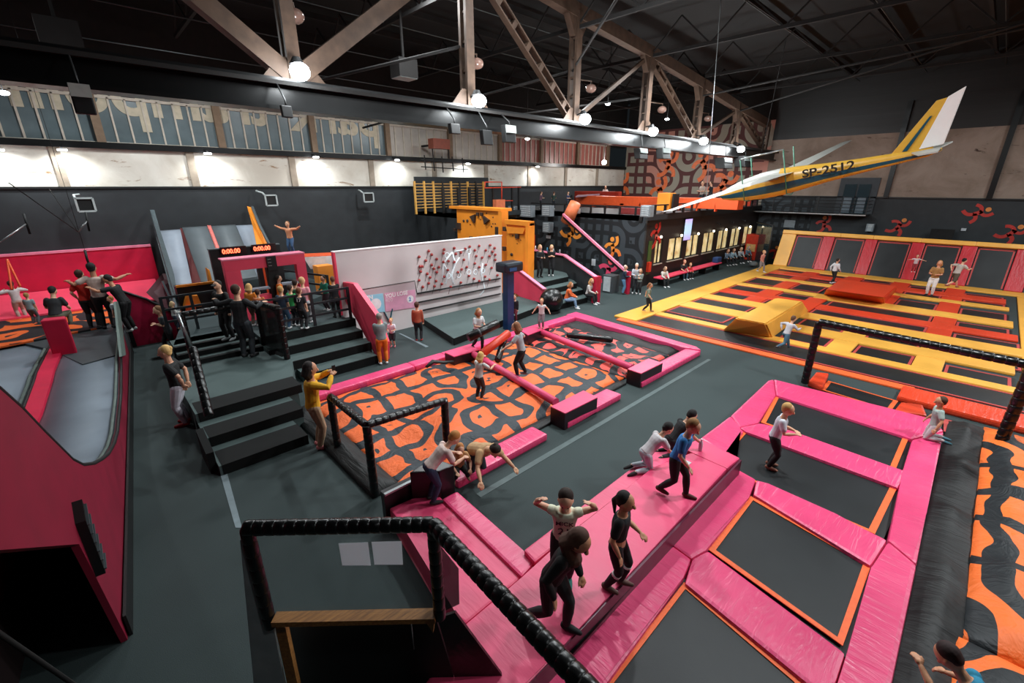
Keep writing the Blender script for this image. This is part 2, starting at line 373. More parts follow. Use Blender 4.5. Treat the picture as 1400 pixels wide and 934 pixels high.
# windows as one bay each between posts
posts_x = [-10.2, -6.4, -2.6, 1.35, 5.25, 9.15, 13.1, 17.2, 21.2, 25.2, 29.3, 33.3]
M_pane = plain('painted_pane', '5a676b', 0.25, var=0.15, vscale=1.5)
M_panew = plain('pale_pane', 'a79f96', 0.4, var=0.12, vscale=1.5)
M_paner = plain('red_lit_pane', '9a5a50', 0.4, var=0.15, vscale=1.5)
M_mull = plain('window_mullion', 'b5ab9d', 0.6)
M_brownpost = plain('brown_post', '75604c', 0.7)
for i in range(len(posts_x) - 1):
    a, b = posts_x[i], posts_x[i + 1]
    bm = box(bmn(), a, b, YW + 0.12, YW + 0.16, 6.5, 8.05)
    wo = struct('window_%d' % (i + 1), bm, M_pane if b < 14 else (M_panew if b < 24 else M_paner))
    f = bmn()
    n = 8
    for k in range(n + 1):
        x = a + (b - a) * k / n; box(f, x - 0.03, x + 0.03, YW + 0.06, YW + 0.13, 6.5, 8.05)
    box(f, a, b, YW + 0.04, YW + 0.13, 6.46, 6.53); box(f, a, b, YW + 0.06, YW + 0.13, 8.0, 8.1)
    fr = link('window_frame', f, M_mull); setloc(fr, wo)
for i, x in enumerate(posts_x):
    struct('trim_4', box(bmn(), x - 0.13, x + 0.13, YW - 0.1, YW + 0.1, 6.5, 8.6), M_brownpost)
# far end wall
struct('wall_back', box(bmn(), XF, XF + 0.3, -9, 11.9, 0, 4.27), M_blackwall)
zpl = onX(1300, 176.6, XF).z
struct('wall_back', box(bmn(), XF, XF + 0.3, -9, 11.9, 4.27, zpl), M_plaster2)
struct('wall_back', box(bmn(), XF, XF + 0.3, 11.9, YW, 0, 9.2), M_muralR)
struct('wall_back', box(bmn(), XF, XF + 0.3, 11.9, YW, 9.2, 12), M_steeld)
struct('wall_back', prism(bmn(), [(XF + .001, -9), (XF + 0.3, -9), (XF + 0.3, 11.9), (XF + .001, 11.9)], zpl, 12), striped('corrugated_dark', '0c0a09', '120f0d', 3.0, axis=2, duty=0.8))
mur = link('painted_wall_panel', box(bmn(), XF - 0.04, XF, 8.6, 11.9, 1.2, 4.3), M_mural); tag(mur, 'dark patterned mural panel on the end wall beneath the balcony', 'mural')
for (a, b) in (((1390, 160), (1368, 240)), ((1248, 130), (1224, 235))):
    p0 = onX(*a, XF - 0.12)
    struct('trim_5', box(bmn(), XF - 0.2, XF - 0.02, p0.y - 0.12, p0.y + 0.12, 4.27, 9.5), M_beam)
struct('trim_6', box(bmn(), XF - 0.1, XF, -8, 11.9, 4.25, 4.33), M_black)
# unseen sides that close the hall
struct('wall_right', box(bmn(), -9, XF, -9.3, -9, 0, 12), M_blackwall)
struct('wall_front', box(bmn(), -9.3, -9, -9, YW, 0, 12), M_blackwall)
struct('ceiling', box(bmn(), -14, XF + 1, -9.3, YW + 1, 11.6, 11.9), M_roof)
# roof decking purlins
for i, y in enumerate((-7, -4, -1, 2, 5, 8, 14.5, 17.5, 20.5)):
    o = link('roof_purlin', bar(bmn(), (-9, y, 11.3), (XF, y, 11.3), 0.12, 0.2), M_steeld); tag(o, kind='structure'); 
# ------------------------------------------------------------------ crane rail and the long roof truss
YT = 11.7
g = bmn(); box(g, -9, XF, YT - 0.1, YT + 0.1, 6.62, 7.12); box(g, -9, XF, YT - 0.32, YT + 0.32, 7.08, 7.2); box(g, -9, XF, YT - 0.25, YT + 0.25, 6.58, 6.66)
o = link('crane_rail_beam', g, M_beam); tag(o, 'long black crane rail beam running the length of the hall', 'beam')
box_obj('flange_strip', (-9, XF, YT - 0.36, YT - 0.3, 7.06, 7.14), M_steeld, parent=o)
NX = [-5.5, -0.6, 4.3, 9.3, 14.2, 19.1, 24.1, 29.0, 34.0]
ZT = [10.3, 10.9, 11.2, 11.2, 10.65, 10.25, 9.75, 9.2, 8.75]
tr = empty('roof_truss', (14, YT, 7.2), 'brown riveted steel truss standing on the long black crane rail', 'truss')
for i in range(len(NX) - 1):
    b = bar(bmn(), (NX[i], YT, ZT[i]), (NX[i + 1], YT, ZT[i + 1]), 0.34, 0.42); setloc(link('top_chord', b, M_steel), tr)
for i, x in enumerate(NX):
    b = bmn(); bar(b, (x, YT - 0.13, 7.2), (x, YT - 0.13, ZT[i]), 0.1, 0.28); bar(b, (x, YT + 0.13, 7.2), (x, YT + 0.13, ZT[i]), 0.1, 0.28)
    for k in range(6):
        z = 7.4 + (ZT[i] - 7.6) * k / 5; box(b, x - 0.1, x + 0.1, YT - 0.12, YT + 0.12, z, z + 0.06)
    setloc(link('post', b, M_steel), tr)
def laced(a, b_):
    b = bmn(); a, b_ = Vector(a), Vector(b_); s = Vector((0, 1, 0)); d = (b_ - a).normalized(); u = d.cross(s).normalized()
    for q in (-0.14, 0.14): bar(b, a + u * q, b_ + u * q, 0.22, 0.05)
    L = (b_ - a).length; k = max(3, int(L / 0.75))
    for j in range(k + 1):
        c = a.lerp(b_, j / k); bar(b, c - u * 0.16, c + u * 0.16, 0.2, 0.16)
    return b
for (i, j, wide) in ((1, 2, 1), (3, 2, 1), (3, 4, 2), (5, 4, 0), (5, 6, 2), (7, 6, 0), (7, 8, 2), (1, 0, 1)):
    A = (NX[i], YT, ZT[i] - 0.1); B = (NX[j], YT, 7.25)
    b = laced(A, B) if wide == 2 else bar(bmn(), A, B, 0.3 if wide else 0.12, 0.36 if wide else 0.14)
    setloc(link('diagonal', b, M_steel), tr)
for i in (2, 3, 4, 5, 6, 7):
    g = bmn(); x = NX[i]
    slab(g, [(x - 0.7, YT - 0.12, 7.2), (x + 0.7, YT - 0.12, 7.2), (x + 0.3, YT - 0.12, 7.65), (x - 0.3, YT - 0.12, 7.65)], (0, 0.02, 0)); setloc(link('gusset', g, M_steel), tr)
    g = bmn(); slab(g, [(x - 0.65, YT - 0.12, ZT[i]), (x + 0.65, YT - 0.12, ZT[i]), (x + 0.2, YT - 0.12, ZT[i] - 0.75), (x - 0.2, YT - 0.12, ZT[i] - 0.75)], (0, 0.24, 0)); setloc(link('gusset', g, M_steel), tr)
# cross girders of the roof, lattice beams running away from the camera side
for i, x in enumerate((4.3, 9.3, 14.2, 19.1, 24.1, 29.0)):
    ct = empty('cross_girder', (x, 0, 10), 'dark lattice girder crossing under the roof, %s from the near end' % ('first', 'second', 'third', 'fourth', 'fifth', 'sixth')[i], 'girder', 'lattice girders under the roof')
    zb = 10.3 - 0.06 * i
    for (y0, y1) in ((-8.8, YT), (YT, 23)):
        b = bmn(); bar(b, (x, y0, zb), (x, y1, zb), 0.1, 0.12); setloc(link('bottom_chord', b, M_steeld), ct)
        b = bmn(); n = 8 if y0 < 0 else 5
        for k in range(n):
            ya, yb, ym = y0 + (y1 - y0) * k / n, y0 + (y1 - y0) * (k + 1) / n, y0 + (y1 - y0) * (k + 0.5) / n
            bar(b, (x, ya, zb), (x, ym, 11.3), 0.05); bar(b, (x, ym, 11.3), (x, yb, zb), 0.05)
        setloc(link('web', b, M_steeld), ct)
for i, (a, b_) in enumerate((((4.3, YT, 7.4), (9.3, 21.5, 10.6)), ((9.3, YT, 8.8), (4.6, 18, 7.6)), ((14.2, YT, 9.0), (9.3, 5, 10.3)), ((14.2, YT, 8.9), (11, 22, 7.6)), ((19.1, YT, 8.6), (14.2, 20, 7.8)), ((24.1, YT, 9.2), (22, -8, 10)), ((29, YT, 9.0), (20, -3, 9.9)))):
    o = link('wind_brace', tube(bmn(), [a, b_], 0.045, 6), M_steeld); tag(o, 'thin slanting steel brace tied to the roof truss, %s from the near end' % ORD[i], 'brace', 'slanting braces of the roof')
for i, (y, z) in enumerate(((20.8, 9.3), (18.5, 9.8), (16.2, 10.3), (14, 10.7), (7.5, 10.8), (4.5, 10.8), (1.5, 10.7), (-2, 10.6))):
    o = link('roof_rod', tube(bmn(), [(-8, y, z), (35.5, y, z)], 0.02, 5), plain('bright_rod', '4a5050', 0.5, 0.3)); tag(o, 'long thin steel rod strung under the dark roof, %s from the left wall' % ORD[i], 'rod', 'thin rods under the roof')

# ------------------------------------------------------------------ lamps
ord_ = ('nearest', 'second', 'third', 'fourth', 'fifth', 'farthest')
for i, (px, py) in enumerate(((410, 98), (655, 138), (800, 163), (893, 180), (962, 193), (1013, 204))):
    p = onY(px, py, YT - 0.56)
    L = empty('high_bay_lamp', p, 'glowing round floodlight on the crane rail, %s of the row' % ord_[i], 'lamp')
    g = bmn(); bmesh.ops.create_cone(g, cap_ends=True, segments=18, radius1=0.16, radius2=0.08, depth=0.14, matrix=Matrix.Translation(p + Vector((0, 0.1, 0.22)))); setloc(link('housing', g, M_black), L)
    setloc(link('lamp_face', ball(bmn(), p, 0.21, (1, 1, 0.85), 14), M_lampon, smooth=True), L)
    setloc(link('bracket', bar(bmn(), p + Vector((0, 0, 0.25)), (p.x, YT, 7.4), 0.05), M_black), L)
    lamp_light('high_bay_light', p - Vector((0, 0.45, 0.0)), (190, 330, 420, 420, 400, 300)[i], 0.18, kind='POINT')
p = onY(826, 222, 21.0)
L = empty('wall_flood_lamp', p, 'bright floodlight in front of the red mural', 'lamp'); setloc(link('lamp_face', ball(bmn(), p, 0.16, (1, 1, 1), 12), M_lampon, smooth=True), L)
setloc(link('stem', tube(bmn(), [p, Vector((p.x, p.y, 11.6))], 0.02, 6), M_black), L); lamp_light('wall_flood_light', p - Vector((0, 0.3, 0)), 480, 0.2, kind='POINT', col=(1, 0.93, 0.88))
# pendant glass lamps above the rail that are switched off
for i, (px, py, yy) in enumerate(((403, 22, YT + 0.4), (652, 87, YT + 0.4), (808, 121, YT + 0.4), (905, 150, YT + 0.4), (968, 162, YT + 0.4))):
    p = onY(px, py, yy); L = empty('glass_pendant', p, 'unlit glass globe on a bent arm by the truss, %s from the left' % ord_[i].replace('nearest', 'first'), 'lamp', 'unlit globes by the truss')
    setloc(link('globe', ball(bmn(), p, 0.21, (1, 1, 0.75), 12), plain('dusty_globe', '7a5f55', 0.2), smooth=True), L)
    n = min(NX, key=lambda q: abs(q - p.x)); setloc(link('arm', tube(bmn(), [p, p + Vector((0, 0, 0.25)), (p.x * 0.5 + n * 0.5, yy, p.z + 0.2), (n, YT, p.z - 0.5)], 0.025, 6), M_steel), L)
# wall-wash downlights over the plaster
for i, (px, py) in enumerate(((-2, 205), (85, 205), (284, 210), (432, 215), (543, 219), (640, 224), (735, 228))):
    p = onY(px, py, YW - 0.55); L = empty('downlight', p, 'small bright downlight above the old plaster wall, %s from the left' % ('first', 'second', 'third', 'fourth', 'fifth', 'sixth', 'seventh')[i], 'lamp')
    setloc(link('lamp_face', disc(bmn(), p, 0.13, 0.05), M_lampsm), L); setloc(link('arm', bar(bmn(), p + Vector((0, 0, 0.06)), (p.x, YW, p.z + 0.15), 0.06), M_black), L)
    lamp_light('downlight_light', p - Vector((0, 0, 0.05)), 230, 0.1, kind='SPOT', target=p + Vector((0, 0.5, -1.2)), spot=2.5)
for i, (px, py, yy) in enumerate(((5, 127, 19), (831, 142, 14), (912, 163, 14), (721, 190, 18))):
    p = onY(px, py, yy); o = link('distant_lamp', ball(bmn(), p, 0.12, (1, 1, 0.5), 10), M_lampsm, smooth=True)
    tag(o, ('bright lamp at the far left edge under the rail', 'small bright lamp in the dark roof right of a truss post', 'small bright lamp behind the laced truss diagonal', 'small lamp over the pale windows')[i], 'lamp')
    setloc(link('stem', tube(bmn(), [p, Vector((p.x, p.y, 11.6))], 0.012, 5), M_black), o)
# fluorescent battens left on the rail
for i, (a, b_) in enumerate((((152, 80), (266, 95)), ((517, 129), (577, 138)), ((712, 160), (752, 166)))):
    p, q = onY(*a, 12.2), onY(*b_, 12.2); o = link('strip_light', bar(bmn(), p, q, 0.1, 0.07), plain('batten', '6b5f5a', 0.5)); setloc(link('holder', bar(bmn(), (p + q) / 2, ((p.x + q.x) / 2, YT + .2, 7.2), .04), M_steeld), o); tag(o, 'unlit strip light under the roof, %s from the left' % ('first', 'second', 'third')[i], 'strip light')
# loudspeakers and projectors hung from the rail
def speaker(px0, py0, px1, py1, yy, label, top=True, name='loudspeaker'):
    a, c = onY(px0, py0, yy), onY(px1, py1, yy); cx, cz = (a.x + c.x) / 2, (a.z + c.z) / 2; w_, h_ = abs(a.x - c.x) * 0.75, abs(a.z - c.z)
    L = empty(name, (cx, yy, cz), label, 'speaker' if name == 'loudspeaker' else 'spotlight')
    g = bmn(); d = w_ * 0.5; s = [(cx - w_ / 2, yy - d / 2, cz - h_ / 2), (cx + w_ / 2, yy - d / 2, cz - h_ / 2), (cx + w_ / 2, yy - d * 0.2, cz + h_ / 2), (cx - w_ / 2, yy - d * 0.2, cz + h_ / 2)]
    slab(g, s, (0, d, 0), bev=0.02); setloc(link('cabinet', g, M_black), L)
    if top: setloc(link('grille', slab(bmn(), [Vector(s[3]) + Vector((0, -0.02, -h_ * 0.02)), Vector(s[2]) + Vector((0, -0.02, -h_ * 0.02)), Vector(s[2]).lerp(Vector(s[1]), 0.45) + Vector((0, -0.02, 0)), Vector(s[3]).lerp(Vector(s[0]), 0.45) + Vector((0, -0.02, 0))], (0, -0.02, 0)), plain('speaker_grille', 'b9c2bd', 0.6) if name == 'loudspeaker' else plain('spot_front', '5c6462', 0.5)), L)
    setloc(link('hanger', tube(bmn(), [(cx, yy, cz + h_ / 2 - 0.05), (cx, yy, cz + h_ / 2 + 0.1), (cx, YT - .3, 7.1)], 0.02, 6), M_black), L)
speaker(86, 112, 138, 158, 11.0, 'large speaker with pale grille hanging under the rail at the left')
speaker(687, 170, 705, 196, 11.0, 'speaker with pale front hanging under the middle of the rail')
speaker(657, 177, 674, 199, 11.0, 'dark speaker hanging left of the pale fronted one', False)
speaker(381, 143, 403, 162, 11.0, 'dark box speaker hanging in front of the painted windows', False)
speaker(613, 168, 630, 184, 11.0, 'small dark speaker hanging above the gym bars', False)
for i, (x, y) in enumerate(((877, 210), (908, 210), (991, 223), (1018, 221))):
    speaker(x - 6, y - 8, x + 6, y + 8, 11.3, 'small angled spotlight under the far end of the rail, %s from the left' % ('first', 'second', 'third', 'fourth')[i], True, 'hanging_spotlight')
for (x, y, yy, l) in ((86, 65, 15, 'flat dark ventilation hatch in the roof at the upper left'), (553, 105, 15, 'pale square ceiling speaker in the roof above the rail')):
    p = onY(x, y, yy); o = link('roof_box', box(box(bmn(), p.x - 0.35, p.x + 0.35, yy - 0.3, yy + 0.3, p.z - 0.05, p.z + 0.5), p.x - .03, p.x + .03, yy - .03, yy + .03, p.z + .5, 11.6), M_steeld); tag(o, l, 'box')
    box_obj('base_plate', (p.x - 0.33, p.x + 0.33, yy - 0.28, yy + 0.28, p.z - 0.07, p.z - 0.05), plain('pale_plate', '9aa3a3', 0.6), parent=o)

# mirrored lettering painted on the panes
M_let = plain('painted_letters', 'b7ad97', 0.7)
def letters(s, x_right_px, x_left_px, top, size):
    xr = onY(x_right_px, 190, YW).x; xl = onY(x_left_px, 190, YW).x
    n = len(s); o = text_obj('window_lettering', s, size, M_let, (xr, YW + 0.1, top), (-1, 0, 0), (0, 0, 1), depth=0.01, bold=0.05)
    wd = max(v.co.x for v in o.data.vertices) - min(v.co.x for v in o.data.vertices); k = (xr - xl) / wd
    for v in o.data.vertices: v.co.x = xr + (v.co.x - xr) * k
    return o
tag(letters('park', 522, 402, 7.45, 2.4), 'mirrored pale letters painted across the panes right of the second brown post', 'lettering')
tag(letters('trampolin', 375, -10, 7.55, 2.4), 'mirrored pale letters painted across the panes at the left', 'lettering')

# ------------------------------------------------------------------ trampoline arena
def pad(nm, x0, x1, y0, y1, mat, label, group, z0=0.0, z1=0.14, bev=0.05, cat='pad'):
    o = link(nm, box(bmn(), x0, x1, y0, y1, z0, z1, bev=bev), mat, smooth=False); tag(o, label, cat, group); return o
def tramp(x0, x1, y0, y1, strip, label, group, zb=0.03):
    T = empty('trampoline', ((x0 + x1) / 2, (y0 + y1) / 2, 0), label, 'trampoline', group)
    setloc(link('frame_well', box(bmn(), x0 - 0.05, x1 + 0.05, y0 - 0.05, y1 + 0.05, 0.002, 0.014), M_black), T)
    B_ = link('jumping_bed', box(bmn(), x0 + 0.1, x1 - 0.04, y0 + 0.04, y1 - 0.04, zb - 0.015, zb), M_bed); setloc(B_, T)
    g = bmn(); q = 0.07
    box(g, x0 + 0.06, x1 - 0.02, y0 + 0.02, y0 + 0.02 + q, zb - 0.01, zb + 0.008); box(g, x0 + 0.06, x1 - 0.02, y1 - 0.02 - q, y1 - 0.02, zb - 0.01, zb + 0.008)
    box(g, x0 + 0.06, x0 + 0.06 + q, y0 + 0.02 + q, y1 - 0.02 - q, zb - 0.01, zb + 0.008); box(g, x1 - 0.02 - q, x1 - 0.02, y0 + 0.02 + q, y1 - 0.02 - q, zb - 0.01, zb + 0.008)
    link('edge_webbing', g, strip, B_); return T
RW = ('first', 'second', 'third', 'fourth', 'fifth', 'sixth', 'seventh')
cells = {
 'leftmost': [(16.95, 18.2, 6.2, 8.6), (19.15, 20.35, 6.2, 8.6), (21.25, 22.3, 6.25, 8.6), (23.2, 24.5, 7.1, 8.6), (25.55, 27.35, 7.1, 8.6), (28.55, 29.4, 7.15, 8.6), (30.5, 31.4, 7.15, 8.6)],
 'second': [(23.15, 24.25, 5.05, 6.35), (25.5, 27.3, 5.1, 6.4), (28.55, 29.35, 5.05, 6.45), (30.46, 31.3, 5.05, 6.45)],
 'middle': [(16.65, 17.85, 2.8, 4.2), (18.8, 20.0, 2.8, 4.25), (21.0, 21.95, 0.75, 4.4), (22.85, 24.05, 0.78, 4.25), (30.5, 31.3, 3.0, 4.3)],
 'fourth': [(16.45, 17.75, 0.68, 2.12), (18.65, 19.8, 0.7, 2.16), (25.05, 26.7, 0.83, 2.2), (27.9, 28.9, 0.88, 2.25), (29.95, 30.85, 0.9, 2.28)],
 'rightmost': [(16.3, 17.55, -1.35, 0.0), (18.4, 19.65, -1.55, 0.03), (20.9, 21.7, -1.55, 0.07), (22.7, 23.75, -1.32, 0.1), (24.85, 26.6, -1.25, 0.14), (27.8, 28.75, -1.2, 0.16), (30.0, 30.6, -1.15, 0.2)]}
for col, lst in cells.items():
    for i, c in enumerate(lst):
        tramp(*c, M_rstrip, 'black trampoline in the %s column of the yellow arena, %s from the front' % (col, RW[i]), 'trampolines of the yellow arena')
T = tramp(14.85, 16.15, -4.5, 8.7, M_rstrip, 'long narrow black tumbling track along the front of the yellow arena', None)
o = link('orange_border', box(bmn(), 14.45, 14.8, 0.4, 9.3, 0.0, 0.05, bev=0.01), M_ostrip); tag(o, 'flat orange strip along the front of the tumbling track', 'border')
# cross bars (along Y) that separate the rows
bars = [('yellow', 16.15, 16.6, -4.5, 8.6), ('yellow', 18.2, 19.15, 4.5, 8.6), ('yellow', 17.85, 18.75, -1.4, 4.25), ('yellow', 20.35, 21.2, 5.9, 8.6), ('yellow', 19.95, 20.9, -1.6, 4.5),
        ('red', 22.3, 23.15, 5.05, 8.6), ('red', 21.95, 22.8, -1.5, 4.4), ('yellow', 24.5, 25.1, -1.4, 8.6), ('yellow', 24.05, 24.5, -1.4, 5.0), ('yellow', 27.35, 28.0, -1.3, 8.6), ('red', 29.4, 30.4, 5.05, 8.6), ('red', 28.9, 29.95, -1.2, 2.3), ('yellow', 31.4, 32.5, -1.8, 9.6)]
nm_ = {}
for k, (c, x0, x1, y0, y1) in enumerate(bars):
    n = nm_[c] = nm_.get(c, 0) + 1
    pad('row_pad', x0, x1, y0, y1, M_yely if c == 'yellow' else M_redy, '%s padded bar running across the arena, %s %s bar counted from the front' % (c, ORD[n - 1], c), 'padded bars between the trampoline rows', z1=0.085, bev=.03)
cols = [('yellow', 14.75, 31.4, 8.6, 9.6), ('red', 21.2, 24.5, 6.35, 7.1), ('red', 25.1, 27.35, 6.4, 7.1), ('red', 28.0, 31.4, 6.45, 7.15), ('red', 20.95, 24.05, 4.42, 5.08), ('yellow', 16.6, 20.9, 2.14, 2.8), ('yellow', 16.6, 20.9, 0.02, 0.68),
        ('red', 20.95, 24.05, 0.1, 0.76), ('red', 25.1, 27.35, 0.16, 0.84), ('red', 28.0, 31.4, 0.18, 0.88), ('red', 28.0, 31.4, 2.28, 3.0), ('red', 28.0, 31.4, 4.3, 5.05), ('yellow', 16.3, 31.4, -2.0, -1.55), ('red', 25.1, 27.35, 2.22, 2.6)]
gapn = {}
for k, (c, x0, x1, y0, y1) in enumerate(cols):
    if k == 0: pad('border_pad', x0, x1, y0, y1, M_yelx, 'long yellow padded walkway along the left side of the arena', None, z1=0.09, bev=.03); continue
    spans = [(x0, x1)]
    for (c2, a0, a1, b0_, b1_) in bars:
        if min(y1, b1_) - max(y0, b0_) < 0.1: continue
        ns = []
        for (u, v) in spans:
            if a1 <= u or a0 >= v: ns.append((u, v))
            else:
                if a0 - u > 0.15: ns.append((u, a0))
                if v - a1 > 0.15: ns.append((a1, v))
        spans = ns
    gp_ = 'left' if y0 > 5.9 else 'left of middle' if y0 > 3.9 else 'right of middle' if y0 > 1.5 else 'right' if y0 > -.5 else 'rightmost'
    for (u, v) in spans:
        n = gapn[gp_] = gapn.get(gp_, 0) + 1
        pad('column_pad', u, v, y0, y1, M_yelx if c == 'yellow' else M_redx, '%s pad between trampolines, %s piece of the %s pad line of the arena' % (c, ORD[(n - 1) % 18], gp_), 'pads between the trampoline columns', z1=0.075, bev=.03)
# the yellow truncated block and the red block
def block(nm, base, top, h, mat, label):
    g = bmn(); lo = [g.verts.new((x, y, 0.02)) for x, y in base]; hi = [g.verts.new((x, y, h)) for x, y in top]
    fs = [g.faces.new(lo[::-1]), g.faces.new(hi)] + [g.faces.new((lo[i], lo[(i + 1) % 4], hi[(i + 1) % 4], hi[i])) for i in range(4)]
    bmesh.ops.bevel(g, geom=list(g.edges), offset=0.05, segments=2, affect='EDGES'); return tag(link(nm, g, mat), label, 'foam block')
hb = 0.72
tp = [P(1006, 435, hb), P(1047, 443, hb), P(1098, 412, hb), P(1062, 407, hb)]
block('foam_block', [(16.02, 5.85), (16.4, 4.3), (21.4, 4.45), (21.0, 6.15)], [(p.x, p.y) for p in tp], hb, M_yelx, 'large yellow trapezoid foam block in the front of the arena')
hb = 0.55
tp = [P(1129.2, 396, hb), P(1209.3, 406.8, hb), P(1227.6, 391, hb), P(1148.6, 381.3, hb)]
block('foam_block', [(25.15, 4.85), (25.0, 2.5), (28.6, 2.55), (28.7, 4.85)], [(p.x, p.y) for p in tp], hb, M_redx, 'large flat red foam block in the rear of the arena')
# sloping back wall of the arena
xb, xt, zt = 32.5, 33.4, 2.15
def sl(y, t, off=0.0):
    n = Vector((-zt, 0, xt - xb)).normalized() * off
    return Vector((xb + (xt - xb) * t, y, 0.05 + zt * t)) + n
def slope_piece(nm, y0, y1, t0, t1, mat, off=0.0, thick=0.1, bev=0.03):
    n = Vector((-zt, 0, xt - xb)).normalized()
    return link(nm, slab(bmn(), [sl(y0, t0, off), sl(y1, t0, off), sl(y1, t1, off), sl(y0, t1, off)], n * thick, bev=bev), mat)
gaps = [(8.55, 7.05), (6.47, 4.95), (4.4, 2.86), (2.33, 0.85), (0.29, -1.09), (-1.72, -3.0)]
tops = []
for i, (ya, yb_) in enumerate(gaps):
    T = empty('sloping_trampoline', (xb, (ya + yb_) / 2, 0), 'sloping black rebound trampoline on the arena back wall, %s from the left' % RW[i], 'trampoline', 'sloping wall trampolines')
    B_ = slope_piece('jumping_bed', yb_ + 0.02, ya - 0.02, 0.0, 0.9, M_bed, 0.0, 0.03, 0); setloc(B_, T)
    g = bmn()
    for (y0, y1, t0, t1) in ((yb_ + 0.05, yb_ + 0.11, 0.04, 0.88), (ya - 0.11, ya - 0.05, 0.04, 0.88), (yb_ + 0.05, ya - 0.05, 0.85, 0.88)):
        n = Vector((-zt, 0, xt - xb)).normalized(); slab(g, [sl(y0, t0, 0.03), sl(y1, t0, 0.03), sl(y1, t1, 0.03), sl(y0, t1, 0.03)], n * 0.01)
    link('edge_webbing', g, M_rstrip, B_)
for i, (a, b_) in enumerate(((7.05, 6.47), (4.95, 4.4), (2.86, 2.33), (0.85, 0.29), (-1.09, -1.72))):
    tag(slope_piece('sloping_pad', b_, a, 0, 0.9, M_crim, 0.0, 0.13), 'crimson sloping pad between back wall trampolines, %s from the left' % RW[i], 'pad', 'crimson sloping pads')
tag(slope_piece('sloping_pad', 8.55, 9.35, 0, 1.0, M_yelx, 0.0, 0.13), 'yellow sloping pad at the left end of the back wall', 'pad')
for i, (a, b_) in enumerate(((9.35, 6.2), (6.2, 4.6), (4.6, 2.5), (2.5, 0.4), (0.4, -3.0))):
    tag(slope_piece('ledge_pad', b_, a, 0.9, 1.0, M_yely, 0.0, 0.2), 'yellow pad along the top edge of the back wall, %s from the left' % RW[i], 'pad', 'yellow top edge pads')
o = link('back_wall_frame', slab(bmn(), [(xb + 0.1, -3, 0), (xt + 0.1, -3, 2.1), (xt + 0.5, -3, 2.1), (xt + 0.5, -3, 0)], (0, 12.3, 0)), M_black); tag(o, 'black frame structure carrying the sloping back wall', 'frame')
# right side sloping wall
g = slab(bmn(), [(16.3, -2.0, 0.1), (32.4, -2.0, 0.1), (32.4, -2.9, 2.0), (16.3, -2.9, 2.0)], (0, -0.15, 0)); tag(link('side_pad', g, M_crim), 'crimson sloping side wall at the right edge of the arena', 'pad')
g = slab(bmn(), [(21.5, -1.95, 0.12), (23.6, -1.95, 0.12), (23.0, -2.5, 1.3), (22.1, -2.5, 1.3)], (0, -0.1, 0)); tag(link('corner_pad', g, M_orange), 'orange triangular pad at the right edge of the arena', 'pad')
# ------------------------------------------------------------------ red trampolines between arena and pink court
pad('red_pad', 13.55, 14.45, -4.0, 0.62, M_redy, 'glossy red padded bar in front of the tumbling track', None, z1=0.16)
def quadp(nm, pts, z0, z1, mat, label, cat='pad', group=None, bev=0.05):
    q = [P(x, y, z1) for x, y in pts]
    return tag(link(nm, prism(bmn(), [(v.x, v.y) for v in q], z0, z1, bev=bev), mat), label, cat, group)
quadp('red_pad', [(1116, 508), (1134, 510), (1126, 529), (1105, 521)], 0.0, 0.16, M_redx, 'small red end pad beside the padded post')
quadp('red_pad', [(1232, 549), (1262, 553), (1268, 568), (1222, 561)], 0.0, 0.16, M_redx, 'glossy red pad next to the kneeling boy')
def qtramp(pts, zb, strip, label, group=None):
    q = [P(x, y, zb) for x, y in pts]; c = sum(q, Vector()) / len(q)
    T = empty('trampoline', (c.x, c.y, 0), label, 'trampoline', group)
    def ins(k): 
        return [(c + (v - c).normalized() * max(0.1, (v - c).length - k)) for v in q]
    setloc(link('frame_well', prism(bmn(), [(v.x, v.y) for v in ins(-0.12)], zb - 0.1, zb - 0.03), M_black), T)
    b = ins(0.02); B_ = link('jumping_bed', prism(bmn(), [(v.x, v.y) for v in b], zb - 0.02, zb), M_bed); setloc(B_, T)
    g = bmn(); s = ins(0.0); r = ins(0.1); n = len(q)
    for i in range(n):
        j = (i + 1) % n; slab(g, [s[i] + Vector((0, 0, 0.002)), s[j] + Vector((0, 0, 0.002)), r[j] + Vector((0, 0, 0.002)), r[i] + Vector((0, 0, 0.002))], (0, 0, 0.01))
    link('edge_webbing', g, strip, B_); return T
qtramp([(1132, 521), (1228, 549), (1218, 562), (1122, 533)], 0.05, M_ostrip, 'black trampoline behind the pink court, left of the kneeling boy')
qtramp([(1290, 573), (1400, 600), (1400, 632), (1290, 590)], 0.05, M_rstrip, 'black trampoline behind the orange airbag at the right edge')
# ------------------------------------------------------------------ pink trampoline court
ZP = 0.32
ct_ = ['farthest', 'second farthest', 'second nearest', 'nearest']
qtramp([(1061, 541), (1242, 600), (1224, 643), (1040, 578)], ZP - 0.06, M_ostrip, 'black trampoline of the pink court, farthest of the four', 'trampolines of the pink court')
qtramp([(1016, 589), (1226, 668), (1196, 731), (974, 635)], ZP - 0.06, M_ostrip, 'black trampoline of the pink court with the blond boy on it', 'trampolines of the pink court')
qtramp([(1026, 679), (1191, 773), (1152, 884), (968, 752)], ZP - 0.06, M_ostrip, 'black trampoline of the pink court, second nearest of the four', 'trampolines of the pink court')
qtramp([(935, 797), (1100, 934), (1040, 1100), (790, 985)], ZP - 0.06, M_ostrip, 'black trampoline of the pink court, nearest of the four', 'trampolines of the pink court')
G = 'puffy pink pads of the trampoline court'
quadp('pink_pad', [(1058, 518), (1275, 572), (1291, 589), (1247, 600), (1061, 540)], 0.0, ZP, M_pinky, 'wide pink pad at the far end of the pink court', group=G)
